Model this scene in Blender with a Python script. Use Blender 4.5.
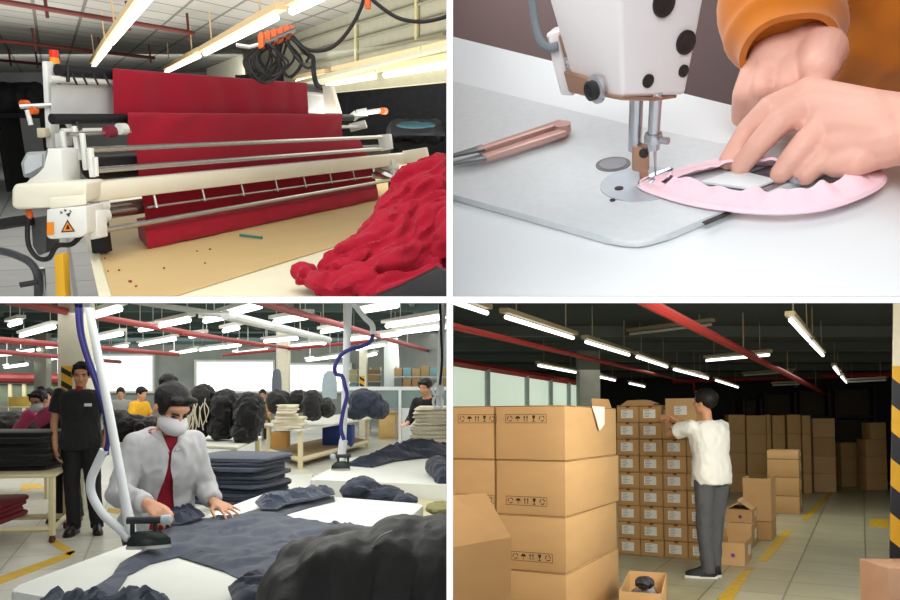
import bpy, bmesh, math, random
from mathutils import Vector, Matrix, noise, Quaternion

for _o in list(bpy.data.objects):
    bpy.data.objects.remove(_o)
SC = bpy.context.scene
COL = SC.collection
R = math.radians
random.seed(11)

# ------------------------------------------------------------------ camera
FOC, CX, CY = 800.0, 450.0, 379.0
cam_d = bpy.data.cameras.new('camera')
cam_d.sensor_fit = 'HORIZONTAL'
cam_d.sensor_width = 36.0
cam_d.lens = FOC / 900.0 * 36.0
cam_d.shift_y = (CY - 300.0) / 900.0
cam_d.clip_start, cam_d.clip_end = 0.05, 200
cam = bpy.data.objects.new('camera', cam_d)
cam.location = (0, 0, 0)
cam.rotation_euler = (R(90), 0, 0)
COL.objects.link(cam)
SC.camera = cam

# ------------------------------------------------------------------ world and exposure
W = bpy.data.worlds.new('World')
SC.world = W
W.use_nodes = True
W.node_tree.nodes['Background'].inputs[0].default_value = (0.93, 0.96, 1.0, 1)
W.node_tree.nodes['Background'].inputs[1].default_value = 0.22
SC.view_settings.view_transform = 'Standard'
SC.view_settings.look = 'None'
SC.view_settings.gamma = 1
SC.view_settings.use_curve_mapping = False
SC.view_settings.exposure = 0.0


# ------------------------------------------------------------------ the four rooms of the cut-away block
class Room:
    """room coordinates: x right, y away, z up from the floor (z = cam_h is eye height)"""
    def __init__(self, cam_h, yaw, pitch, planes):
        # pitch: how far the room's level plane is turned up against the camera's
        fwd = Vector((math.sin(yaw) * math.cos(pitch), math.cos(yaw) * math.cos(pitch), math.sin(pitch)))
        ex = Vector((math.cos(yaw), -math.sin(yaw), 0))
        up = ex.cross(fwd)
        self.h = cam_h
        self.M = Matrix(((ex.x, fwd.x, up.x, 0), (ex.y, fwd.y, up.y, 0), (ex.z, fwd.z, up.z, 0), (0, 0, 0, 1))) @ Matrix.Translation((0, 0, -cam_h))
        self.Ri = self.M.to_3x3().inverted()
        self.planes = planes                      # partition faces: world normals pointing out of the room

    def ray(self, px, py):
        return self.Ri @ Vector(((px - CX) / FOC, 1, (CY - py) / FOC))

    def hit(self, px, py, z):
        r = self.ray(px, py)
        t = (z - self.h) / r.z
        return Vector((r.x * t, r.y * t, z))

    def at(self, px, py, y):
        r = self.ray(px, py)
        t = y / r.y
        return Vector((r.x * t, y, r.z * t + self.h))

    def onplane(self, px, py, p, n):
        r = self.ray(px, py)
        o = Vector((0, 0, self.h))
        t = (Vector(p) - o).dot(n) / r.dot(n)
        return o + r * t


def pl_x(px, s):      # partition plane through the camera at image column px; s=+1: outside is to the right
    return Vector((1, -(px - CX) / FOC, 0)).normalized() * s


def pl_y(py, s):      # s=+1: outside is below
    return Vector((0, (CY - py) / FOC, -1)).normalized() * s


TL = Room(1.42, 0, math.atan((CY - 120) / FOC), [pl_x(446.3, 1), pl_y(296.2, 1)])
BL = Room(1.54, 0, 0, [pl_x(446.3, 1), pl_y(303.3, -1)])
BR = Room(1.45, 0, math.atan((CY - 424) / FOC), [pl_x(453.2, -1), pl_y(303.3, -1)])
_e = math.atan((CY - 190) / math.hypot(FOC, 200))
TR = Room(1.0, math.atan(200 / FOC), R(25) + _e, [pl_x(453.2, -1), pl_y(296.2, 1)])
ROOM = BR


def use(room):
    global ROOM
    ROOM = room


# ------------------------------------------------------------------ lights
def area(room, name, loc, target, sx, sy, power, color=(1, 1, 1), spread=180):
    d = bpy.data.lights.new(name, 'AREA')
    d.shape = 'RECTANGLE'
    d.size, d.size_y = sx, sy
    d.energy = power
    d.color = color
    d.spread = R(spread)
    o = bpy.data.objects.new(name, d)
    COL.objects.link(o)
    p, t = Vector(loc), Vector(target)
    q = (t - p).to_track_quat('-Z', 'Y')
    o.matrix_basis = room.M @ (Matrix.Translation(p) @ q.to_matrix().to_4x4())
    return o


# cut-away front
area(BR, 'front_fill', (-0.2, -0.55, 1.9), (0, 0.6, 1.45), 1.0, 0.8, 17, (1, 1, 1))  # added fill behind the camera, whitens the partition's front edges
# packing store (lower right): a warm lamp at the left and the weak tubes
area(BR, 'store_lamp_warm', (0.25, 3.6, 2.05), (0.75, 5.7, 1.0), 0.5, 0.5, 26, (1.0, 0.86, 0.68))
area(BR, 'store_lamp_aisle', (2.6, 4.6, 1.86), (2.9, 9.0, 0.4), 2.2, 1.0, 92, (1, 0.96, 0.84))
area(BR, 'store_fill_right', (1.45, 2.3, 1.70), (1.85, 3.15, 1.1), 0.5, 0.3, 7, (1, 0.98, 0.94))  # added fill with no fixture, brightens the striped column
area(BR, 'store_lamp_back', (4.5, 11.5, 2.25), (4.5, 11.6, 0), 5.0, 4.0, 75, (1, 0.98, 0.88))
# pressing hall (lower left)
area(BL, 'hall_lamp_near', (-1.2, 4.6, 1.54 + 0.36), (-1.25, 4.7, 0), 2.0, 5.0, 58, (1, 0.99, 0.95))
area(BL, 'hall_lamp_far', (-4.0, 15, 1.54 + 1.0), (-4.0, 15.1, 0), 10.0, 12.0, 520, (1, 0.99, 0.96))
area(BL, 'hall_fill_back', (-9.0, 23.0, 2.5), (-9.0, 29.6, 1.3), 15.0, 1.2, 420, (1, 0.99, 0.96))  # added fill turned at the back wall, not one of the hall's lamps
# spreading hall (upper left)
area(TL, 'spreading_lamp', (-0.8, 2.3, 2.5), (-1.0, 3.7, 0.9), 2.6, 2.0, 50, (1, 0.98, 0.92))
area(TL, 'spreading_lamp_far', (-3.5, 10.0, 2.3), (-3.5, 10.1, 0), 9.0, 8.0, 260, (1, 0.98, 0.94))
area(TL, 'spreading_fill_up', (-3.0, 10.0, 1.3), (-3.0, 10.1, 4), 8.0, 9.0, 520, (1, 0.98, 0.94))  # added upward fill, brightens the ceiling tiles
area(TL, 'spreading_fill_back', (-10.0, 20.5, 2.3), (-10.0, 28, 1.2), 14.0, 1.0, 210, (1, 0.98, 0.94))  # added fill that lifts the dark back wall, no real fixture
# sewing corner (upper right): soft daylight
area(TR, 'sewing_daylight', (-0.5, 1.05, 1.25), (0.02, 0.8, 0.65), 0.7, 0.7, 6.6, (0.95, 0.98, 1.0))
area(TR, 'sewing_daylight_back', (0.2, 1.9, 1.7), (0.1, 1.3, 0.65), 1.0, 0.8, 8, (0.97, 0.99, 1.0))



# ------------------------------------------------------------------ materials
MATS = {}


def lin(c):
    return tuple(((v / 255.0) / 12.92) if v / 255.0 <= 0.04045 else ((v / 255.0 + 0.055) / 1.055) ** 2.4 for v in c)


def mat(name, rgb, rough=0.6, metal=0.0, var=0.08, scale=8.0, bump=0.0, bscale=40.0, emit=0.0, spec=0.4, sheen=0.0, trans=0.0, stretch=None, sss=0.0):
    """rgb in sRGB 0-255"""
    if name in MATS:
        return MATS[name]
    m = bpy.data.materials.new(name)
    m.use_nodes = True
    nt = m.node_tree
    b = nt.nodes['Principled BSDF']
    c = lin(rgb)
    b.inputs['Base Color'].default_value = (*c, 1)
    b.inputs['Roughness'].default_value = rough
    b.inputs['Metallic'].default_value = metal
    b.inputs['Specular IOR Level'].default_value = spec
    if sheen:
        b.inputs['Sheen Weight'].default_value = sheen
    if sss:
        b.inputs['Subsurface Weight'].default_value = sss
        b.inputs['Subsurface Radius'].default_value = (0.012, 0.005, 0.003)
        b.inputs['Subsurface Scale'].default_value = 0.6
    if trans:
        b.inputs['Transmission Weight'].default_value = trans
    if emit:
        b.inputs['Emission Color'].default_value = (*c, 1)
        b.inputs['Emission Strength'].default_value = emit
    tc = nt.nodes.new('ShaderNodeTexCoord')
    mp = nt.nodes.new('ShaderNodeMapping')
    nt.links.new(tc.outputs['Object'], mp.inputs['Vector'])
    if stretch:
        mp.inputs['Scale'].default_value = stretch
    if var:
        n = nt.nodes.new('ShaderNodeTexNoise')
        n.inputs['Scale'].default_value = scale
        n.inputs['Detail'].default_value = 5
        nt.links.new(mp.outputs[0], n.inputs['Vector'])
        r = nt.nodes.new('ShaderNodeMapRange')
        r.inputs['To Min'].default_value = 1 - var * 1.6
        r.inputs['To Max'].default_value = 1 + var * 1.6
        nt.links.new(n.outputs[0], r.inputs[0])
        mx = nt.nodes.new('ShaderNodeMix')
        mx.data_type = 'RGBA'
        mx.blend_type = 'MULTIPLY'
        mx.inputs[0].default_value = 1
        mx.inputs[6].default_value = (*c, 1)
        nt.links.new(r.outputs[0], mx.inputs[7])
        nt.links.new(mx.outputs[2], b.inputs['Base Color'])
    if bump:
        n2 = nt.nodes.new('ShaderNodeTexNoise')
        n2.inputs['Scale'].default_value = bscale
        n2.inputs['Detail'].default_value = 4
        nt.links.new(mp.outputs[0], n2.inputs['Vector'])
        bp = nt.nodes.new('ShaderNodeBump')
        bp.inputs['Strength'].default_value = bump
        bp.inputs['Distance'].default_value = 0.01
        nt.links.new(n2.outputs[0], bp.inputs['Height'])
        nt.links.new(bp.outputs[0], b.inputs['Normal'])
    MATS[name] = m
    return m


def tile_mat(name, rgb, joint, w, h, gap=0.012, offset=0.0, rough=0.5, var=0.08, bump=0.15, spec=0.4):
    """tiles on the UV map (metres)"""
    if name in MATS:
        return MATS[name]
    m = mat(name, rgb, rough, var=var, scale=3, spec=spec)
    nt = m.node_tree
    b = nt.nodes['Principled BSDF']
    uv = nt.nodes.new('ShaderNodeUVMap')
    br = nt.nodes.new('ShaderNodeTexBrick')
    br.offset = offset
    br.inputs['Scale'].default_value = 1
    br.inputs['Mortar Size'].default_value = gap
    br.inputs['Mortar Smooth'].default_value = 0.1
    br.inputs['Brick Width'].default_value = w
    br.inputs['Row Height'].default_value = h
    br.inputs['Color1'].default_value = (1, 1, 1, 1)
    br.inputs['Color2'].default_value = (0.86, 0.86, 0.86, 1)
    j, c = lin(joint), lin(rgb)
    br.inputs['Mortar'].default_value = tuple(min(1, a / max(bb, 1e-3)) for a, bb in zip(j, c)) + (1,)
    nt.links.new(uv.outputs[0], br.inputs['Vector'])
    src = b.inputs['Base Color'].links[0].from_socket
    mx = nt.nodes.new('ShaderNodeMix')
    mx.data_type = 'RGBA'
    mx.blend_type = 'MULTIPLY'
    mx.inputs[0].default_value = 1
    nt.links.new(src, mx.inputs[6])
    nt.links.new(br.outputs[0], mx.inputs[7])
    nt.links.new(mx.outputs[2], b.inputs['Base Color'])
    return m


# ------------------------------------------------------------------ object making
WM = {}


def props(o, label=None, cat=None, group=None, kind=None):
    if label:
        o['label'] = label
    if cat:
        o['category'] = cat
    if group:
        o['group'] = group
    if kind:
        o['kind'] = kind
    return o


def thing(name, loc, label, cat, group=None, rz=0.0, kind=None):
    o = bpy.data.objects.new(name, None)
    o.empty_display_size = 0.05
    COL.objects.link(o)
    m = ROOM.M @ Matrix.Translation(loc) @ Matrix.Rotation(rz, 4, 'Z')
    o.matrix_basis = m
    WM[o.name] = m
    return props(o, label, cat, group, kind)


def clip_bm(bm):
    for n in ROOM.planes:
        ds = [n.dot(v.co) for v in bm.verts]
        if not ds or max(ds) < 1e-5:
            continue
        g = bm.verts[:] + bm.edges[:] + bm.faces[:]
        res = bmesh.ops.bisect_plane(bm, geom=g, plane_co=(0, 0, 0), plane_no=n, clear_outer=True)
        cut = [e for e in res['geom_cut'] if isinstance(e, bmesh.types.BMEdge) and e.is_valid and e.is_boundary]
        if cut:
            try:
                bmesh.ops.triangle_fill(bm, edges=cut, use_beauty=True, normal=n)
            except Exception:
                pass


def mk(name, bm, m, parent=None, label=None, cat=None, group=None, kind=None, local=False, smooth=True, clip=True, sharp=0.6, wmat=None):
    """bm is in room coordinates (or, with local=True, in the parent's)"""
    if local:
        bm.transform(WM[parent.name])
    else:
        bm.transform(ROOM.M)
    if clip:
        clip_bm(bm)
    bmesh.ops.recalc_face_normals(bm, faces=bm.faces[:])
    if smooth:
        for f in bm.faces:
            f.smooth = True
        for e in bm.edges:
            e.smooth = not (len(e.link_faces) == 2 and e.calc_face_angle(0) > sharp)
    me = bpy.data.meshes.new(name)
    o = bpy.data.objects.new(name, me)
    COL.objects.link(o)
    if parent is not None:
        o.parent = parent
        pm = WM[parent.name]
        WM[o.name] = pm
        bm.transform(pm.inverted())
    else:
        if wmat is None:
            inv = ROOM.M.inverted()
            cs = [inv @ v.co for v in bm.verts] or [Vector()]
            lo = [min(c[i] for c in cs) for i in range(3)]
            hi = [max(c[i] for c in cs) for i in range(3)]
            wmat = ROOM.M @ Matrix.Translation(((lo[0] + hi[0]) / 2, (lo[1] + hi[1]) / 2, lo[2]))
        o.matrix_basis = wmat
        WM[o.name] = wmat
        bm.transform(wmat.inverted())
    bm.to_mesh(me)
    bm.free()
    for x in (m if isinstance(m, (list, tuple)) else [m]):
        me.materials.append(x)
    return props(o, label, cat, group, kind)


KIDS = {}


def dup(root, mtx, label=None, group=None):
    """copy a thing, its parts and their sub-parts; mtx in room coordinates"""
    def kids(o):
        return [c for c in COL.objects if c.parent == o] if o.name not in KIDS else KIDS[o.name]
    def rec(o, parent):
        c = o.copy()
        COL.objects.link(c)
        c.parent = parent
        WM[c.name] = WM[o.name]
        ks = kids(o)
        KIDS[o.name] = ks
        for k in ks:
            rec(k, c)
        KIDS[c.name] = [x for x in []]
        return c
    r = rec(root, None)
    r.matrix_basis = ROOM.M @ mtx
    WM[r.name] = ROOM.M @ mtx
    if label:
        r['label'] = label
    if group:
        r['group'] = group
    return r


def TRZ(loc, rz=0.0):
    return Matrix.Translation(loc) @ Matrix.Rotation(rz, 4, 'Z')


# ------------------------------------------------------------------ shapes
def nb():
    return bmesh.new()


def box(bm, lo, hi, M=None, bev=0.0, seg=2, mi=0):
    x0, y0, z0 = lo
    x1, y1, z1 = hi
    vs = [bm.verts.new(p) for p in ((x0, y0, z0), (x1, y0, z0), (x1, y1, z0), (x0, y1, z0), (x0, y0, z1), (x1, y0, z1), (x1, y1, z1), (x0, y1, z1))]
    fs = [bm.faces.new([vs[i] for i in f]) for f in ((0, 3, 2, 1), (4, 5, 6, 7), (0, 1, 5, 4), (1, 2, 6, 5), (2, 3, 7, 6), (3, 0, 4, 7))]
    for f in fs:
        f.material_index = mi
    if bev:
        es = list({e for f in fs for e in f.edges})
        r = bmesh.ops.bevel(bm, geom=es, offset=bev, segments=seg, affect='EDGES', profile=0.5)
        vs = list({v for f in r['faces'] for v in f.verts} | {v for v in vs if v.is_valid})
        for f in r['faces']:
            f.material_index = mi
    if M is not None:
        bmesh.ops.transform(bm, matrix=M, verts=[v for v in vs if v.is_valid])
    return vs


def hexa(bm, p, bev=0.0, seg=2, mi=0):
    """8 corners: bottom ring 0-3, top ring 4-7"""
    vs = [bm.verts.new(q) for q in p]
    fs = [bm.faces.new([vs[i] for i in f]) for f in ((0, 3, 2, 1), (4, 5, 6, 7), (0, 1, 5, 4), (1, 2, 6, 5), (2, 3, 7, 6), (3, 0, 4, 7))]
    for f in fs:
        f.material_index = mi
    if bev:
        es = list({e for f in fs for e in f.edges})
        bmesh.ops.bevel(bm, geom=es, offset=bev, segments=seg, affect='EDGES', profile=0.5)


def prism(bm, pts, vec, bev=0.0, seg=2, mi=0):
    """polygon extruded along vec"""
    v = Vector(vec)
    a = [bm.verts.new(Vector(p)) for p in pts]
    b = [bm.verts.new(Vector(p) + v) for p in pts]
    n = len(a)
    fs = [bm.faces.new(a), bm.faces.new(b[::-1])]
    for i in range(n):
        fs.append(bm.faces.new((a[i], b[i], b[(i + 1) % n], a[(i + 1) % n])))
    for f in fs:
        f.material_index = mi
    if bev:
        es = list({e for f in fs for e in f.edges})
        bmesh.ops.bevel(bm, geom=es, offset=bev, segments=seg, affect='EDGES', profile=0.5)


def basis(d):
    d = Vector(d).normalized()
    a = Vector((0, 0, 1)) if abs(d.z) < 0.9 else Vector((1, 0, 0))
    u = d.cross(a).normalized()
    return u, d.cross(u).normalized()


def rings(bm, rs, closed=False, cap=True, mi=0):
    """rs: list of lists of points, equal length; skinned in order"""
    vv = [[bm.verts.new(p) for p in r] for r in rs]
    n = len(rs[0])
    m = len(vv)
    for i in range(m if closed else m - 1):
        a, b = vv[i], vv[(i + 1) % m]
        for j in range(n):
            f = bm.faces.new((a[j], a[(j + 1) % n], b[(j + 1) % n], b[j]))
            f.material_index = mi
    if cap and not closed:
        bm.faces.new(vv[0][::-1]).material_index = mi
        bm.faces.new(vv[-1]).material_index = mi
    return vv


def circ(c, u, v, ru, rv=None, n=12, ph=0.0):
    rv = ru if rv is None else rv
    c = Vector(c)
    return [c + u * (math.cos(2 * math.pi * k / n + ph) * ru) + v * (math.sin(2 * math.pi * k / n + ph) * rv) for k in range(n)]


def cyl(bm, a, b, r0, r1=None, n=16, mi=0):
    a, b = Vector(a), Vector(b)
    r1 = r0 if r1 is None else r1
    u, v = basis(b - a)
    rings(bm, [circ(a, u, v, r0, n=n), circ(b, u, v, r1, n=n)], mi=mi)


def lathe(bm, a, d, prof, n=20, mi=0):
    """prof: (distance along d, radius)"""
    a, d = Vector(a), Vector(d).normalized()
    u, v = basis(d)
    rings(bm, [circ(a + d * t, u, v, max(r, 1e-4), n=n) for t, r in prof], mi=mi)


def tube(bm, pts, r, n=8, closed=False, flat=1.0, mi=0):
    """parallel-transport tube; r a number or a list"""
    pts = [Vector(p) for p in pts]
    m = len(pts)
    rs = r if isinstance(r, (list, tuple)) else [r] * m
    u = None
    out = []
    for i in range(m):
        if closed:
            t = (pts[(i + 1) % m] - pts[i - 1]).normalized()
        else:
            t = (pts[min(i + 1, m - 1)] - pts[max(i - 1, 0)]).normalized()
        if u is None:
            u, _ = basis(t)
        u = (u - t * u.dot(t))
        u = u.normalized() if u.length > 1e-6 else basis(t)[0]
        v = t.cross(u)
        out.append(circ(pts[i], u, v, rs[i], rs[i] * flat, n=n))
    rings(bm, out, closed=closed, mi=mi)


def spline(pts, n=8):
    """Catmull-Rom through the points"""
    P = [Vector(p) for p in pts]
    P = [P[0] * 2 - P[1]] + P + [P[-1] * 2 - P[-2]]
    out = []
    for i in range(1, len(P) - 2):
        for k in range(n):
            t = k / n
            a, b, c, d = P[i - 1:i + 3]
            out.append(0.5 * ((2 * b) + (c - a) * t + (2 * a - 5 * b + 4 * c - d) * t * t + (3 * b - a - 3 * c + d) * t ** 3))
    out.append(P[-2])
    return out


def ell(bm, c, r, M=None, nu=16, nv=10, mi=0):
    """ellipsoid at c with radii r, turned by 3x3 M"""
    c, r = Vector(c), Vector(r)
    rs = []
    for j in range(nv + 1):
        th = math.pi * j / nv
        s, z = max(math.sin(th), 1e-3), -math.cos(th)
        ring = []
        for k in range(nu):
            p = Vector((math.cos(2 * math.pi * k / nu) * s * r.x, math.sin(2 * math.pi * k / nu) * s * r.y, z * r.z))
            ring.append(c + (M @ p if M is not None else p))
        rs.append(ring)
    rings(bm, rs, mi=mi)


def limb(bm, pts, rad, n=12, flat=None, axis=None):
    """rounded tapered chain; each bone a capsule, for remeshing together"""
    pts = [Vector(p) for p in pts]
    for i in range(len(pts) - 1):
        a, b, ra, rb = pts[i], pts[i + 1], rad[i], rad[i + 1]
        d = (b - a).normalized()
        if axis is not None:
            u = Vector(axis)
            u = (u - d * u.dot(d)).normalized()
            v = d.cross(u)
        else:
            u, v = basis(d)
        fl = 1.0 if flat is None else flat
        rs = []
        for k in range(5):
            th = math.pi / 2 * (1 - k / 4.0)
            rs.append(circ(a - d * ra * math.sin(th) * min(1, fl * 1.2), u, v, max(ra * math.cos(th), ra * 0.05), max(ra * math.cos(th), ra * 0.05) * fl, n))
        for k in range(5):
            th = math.pi / 2 * k / 4.0
            rs.append(circ(b + d * rb * math.sin(th) * min(1, fl * 1.2), u, v, max(rb * math.cos(th), rb * 0.05), max(rb * math.cos(th), rb * 0.05) * fl, n))
        rings(bm, rs)


def remesh(bm, voxel, smooth=4, fac=0.5):
    """union of overlapping closed shapes as one continuous skin"""
    bmesh.ops.recalc_face_normals(bm, faces=bm.faces[:])
    me = bpy.data.meshes.new('tmp')
    bm.to_mesh(me)
    bm.free()
    o = bpy.data.objects.new('tmp', me)
    COL.objects.link(o)
    a = o.modifiers.new('r', 'REMESH')
    a.mode = 'VOXEL'
    a.voxel_size = voxel
    if smooth:
        s = o.modifiers.new('s', 'SMOOTH')
        s.iterations = smooth
        s.factor = fac
    dg = bpy.context.evaluated_depsgraph_get()
    dg.update()
    ev = o.evaluated_get(dg)
    m2 = ev.to_mesh()
    out = bmesh.new()
    out.from_mesh(m2)
    ev.to_mesh_clear()
    bpy.data.objects.remove(o)
    bpy.data.meshes.remove(me)
    return out


def wrinkle(bm, amp, scale, seed=0.0, stretch=(1, 1, 1), ridged=True):
    """displace along normals: cloth folds"""
    bm.normal_update()
    off = Vector((seed * 3.1, seed * 1.7, seed * 2.3))
    new = []
    for v in bm.verts:
        q = Vector((v.co.x * stretch[0], v.co.y * stretch[1], v.co.z * stretch[2])) * scale + off
        k = noise.noise(q) + 0.5 * noise.noise(q * 2.1)
        if ridged:
            k = 0.6 - abs(k) * 1.7
        new.append(v.co + v.normal * (k * amp))
    for v, c in zip(bm.verts, new):
        v.co = c


def pip(x, y, poly):
    r = False
    n = len(poly)
    for i in range(n):
        x0, y0 = poly[i][0], poly[i][1]
        x1, y1 = poly[(i + 1) % n][0], poly[(i + 1) % n][1]
        if (y0 > y) != (y1 > y) and x < (x1 - x0) * (y - y0) / (y1 - y0) + x0:
            r = not r
    return r


def edge_dist(x, y, poly):
    best = 1e9
    n = len(poly)
    for i in range(n):
        ax, ay = poly[i][0], poly[i][1]
        bx, by = poly[(i + 1) % n][0], poly[(i + 1) % n][1]
        dx, dy = bx - ax, by - ay
        t = max(0, min(1, ((x - ax) * dx + (y - ay) * dy) / (dx * dx + dy * dy + 1e-12)))
        best = min(best, math.hypot(x - ax - t * dx, y - ay - t * dy))
    return best


def sheet(bm, poly, z0, hfun, step, thick=0.004):
    """a cloth lying on z0: the outline poly (x, y), filled with a grid and lifted by hfun(x, y, distance to edge); closed below"""
    # boundary resampled
    out = []
    n = len(poly)
    for i in range(n):
        a, b = Vector(poly[i][:2]), Vector(poly[(i + 1) % n][:2])
        k = max(1, int((b - a).length / step))
        for j in range(k):
            out.append(a.lerp(b, j / k))
    t = bmesh.new()
    bv = [t.verts.new((p.x, p.y, 0)) for p in out]
    for i in range(len(bv)):
        t.edges.new((bv[i], bv[(i + 1) % len(bv)]))
    bmesh.ops.triangle_fill(t, edges=t.edges[:], use_beauty=True)
    xs = [p.x for p in out]
    ys = [p.y for p in out]
    x = min(xs) + step
    while x < max(xs):
        bmesh.ops.bisect_plane(t, geom=t.verts[:] + t.edges[:] + t.faces[:], plane_co=(x, 0, 0), plane_no=(1, 0, 0))
        x += step
    y = min(ys) + step
    while y < max(ys):
        bmesh.ops.bisect_plane(t, geom=t.verts[:] + t.edges[:] + t.faces[:], plane_co=(0, y, 0), plane_no=(0, 1, 0))
        y += step
    bmesh.ops.triangulate(t, faces=t.faces[:])
    bmesh.ops.remove_doubles(t, verts=t.verts[:], dist=step * 0.1)
    t.verts.ensure_lookup_table()
    top, bot = {}, {}
    for v in t.verts:
        d = edge_dist(v.co.x, v.co.y, poly)
        h = max(thick, hfun(v.co.x, v.co.y, d))
        top[v.index] = bm.verts.new((v.co.x, v.co.y, z0 + h))
        bot[v.index] = bm.verts.new((v.co.x, v.co.y, z0 + 0.0008))
    for f in t.faces:
        try:
            bm.faces.new([top[v.index] for v in f.verts])
            bm.faces.new([bot[v.index] for v in f.verts][::-1])
        except ValueError:
            pass
    for e in t.edges:
        if len(e.link_faces) == 1:
            a, b = e.verts
            try:
                bm.faces.new((top[a.index], top[b.index], bot[b.index], bot[a.index]))
            except ValueError:
                pass
    t.free()


def fold_h(base, amp, scale, seed, ang=0.0, st=3.0, edge=0.03):
    """height function with long directional folds"""
    ca, sa = math.cos(ang), math.sin(ang)
    def f(x, y, d):
        u, v = x * ca + y * sa, -x * sa + y * ca
        q = Vector((u * scale, v * scale * st, seed))
        k = noise.noise(q) + 0.55 * noise.noise(q * 2.3 + Vector((5, 1, 0)))
        k = 1 - min(1, abs(k) * 2.2)
        e = min(1, d / edge)
        return (base + amp * k) * (0.25 + 0.75 * e)
    return f


def quad_face(bm, pts, uvs=None, mi=0):
    f = bm.faces.new([bm.verts.new(p) for p in pts])
    f.material_index = mi
    if uvs:
        l = bm.loops.layers.uv.verify()
        for lp, uv in zip(f.loops, uvs):
            lp[l].uv = uv
    return f


def slab(name, pts, thick, m, kind='structure', ang=0.0, du=(0, 0), label=None, shear=None, vec=None):
    """a flat structural slab (floor / ceiling / wall): polygon, thickness away along vec; UVs in metres in the polygon's plane"""
    bm = nb()
    P = [Vector(p) for p in pts]
    nrm = (P[1] - P[0]).cross(P[2] - P[0]).normalized()
    v = Vector(vec) if vec is not None else -nrm * thick
    prism(bm, P, v)
    l = bm.loops.layers.uv.verify()
    if shear:
        u, w = Vector(shear[0]), Vector(shear[1])
    elif abs(nrm.z) > 0.7:
        u, w = Vector((math.cos(ang), math.sin(ang), 0)), Vector((-math.sin(ang), math.cos(ang), 0))
    else:
        w = Vector((0, 0, 1))
        u = nrm.cross(w).normalized()
    for f in bm.faces:
        for lp in f.loops:
            if shear:
                # oblique coordinates in the xy plane
                x, y = lp.vert.co.x, lp.vert.co.y
                det = u.x * w.y - u.y * w.x
                lp[l].uv = ((x * w.y - y * w.x) / det, (u.x * y - u.y * x) / det)
            else:
                lp[l].uv = (lp.vert.co.dot(u) + du[0], lp.vert.co.dot(w) + du[1])
    return mk(name, bm, m, kind=kind, label=label, smooth=False)

# ==================================================================== people
m_skin = mat('skin', (204, 152, 122), 0.55, var=0.05, scale=20, sss=0.15)
m_skin_tan = mat('skin_tan', (198, 146, 112), 0.55, var=0.05, scale=20, sss=0.15)
m_hair = mat('black_hair', (22, 19, 19), 0.5, var=0.35, scale=90, stretch=(1, 1, 0.15), bump=0.5, bscale=120, spec=0.25)
m_eye = mat('eye_dark', (34, 26, 24), 0.3, var=0)
m_lip = mat('lips', (158, 92, 82), 0.5, var=0)


def rot3(right, fwd):
    f = Vector(fwd).normalized()
    r = Vector(right)
    r = (r - f * r.dot(f)).normalized()
    u = r.cross(f)
    return Matrix(((r.x, f.x, u.x), (r.y, f.y, u.y), (r.z, f.z, u.z)))


def add_hand(bm, w, d, n, side, s=1.0, curl=0.35, spread=0.10, thumb=0.5, curls=None):
    """w wrist, d towards the fingers, n out of the back of the hand; side +1 thumb towards d x n"""
    w, d = Vector(w), Vector(d).normalized()
    n = Vector(n)
    n = (n - d * n.dot(d)).normalized()
    t = d.cross(n) * side                              # towards the thumb
    k = w + d * 0.085 * s
    for off, r0, r1 in ((-0.026, 0.016, 0.0155), (0.0, 0.019, 0.016), (0.026, 0.0185, 0.0155)):
        limb(bm, [w + t * off * 0.6 * s, k + t * off * s], [r0 * s, r1 * s], n=10)
    lens = [(0.044, 0.027, 0.021), (0.050, 0.031, 0.022), (0.046, 0.029, 0.022), (0.036, 0.022, 0.019)]
    for i in range(4):
        off = (0.031, 0.0105, -0.0105, -0.030)[i]
        p = k + t * off * s - d * (0.0, 0.0, 0.002, 0.009)[i] * s
        a = (curls[i] if curls else curl)
        fd = (d + t * spread * (1.5, 0.5, -0.5, -1.5)[i]).normalized()
        pts = [p]
        ang = a * 0.6
        for L in lens[i]:
            v = fd * math.cos(ang) - n * math.sin(ang)
            p = p + v * L * s
            pts.append(p)
            ang += a
        limb(bm, pts, [0.0098 * s, 0.009 * s, 0.008 * s, 0.0066 * s], n=9)
    p = w + d * 0.025 * s + t * 0.024 * s
    q = p + (d * 0.75 + t * (0.75 * thumb + 0.2) - n * 0.2).normalized() * 0.042 * s
    r = q + (d * 1.0 + t * 0.5 * thumb - n * 0.3).normalized() * 0.032 * s
    e = r + (d * 1.0 + t * 0.2 * thumb - n * 0.35).normalized() * 0.026 * s
    limb(bm, [p, q, r, e], [0.015 * s, 0.0115 * s, 0.010 * s, 0.0075 * s], n=9)


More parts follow.
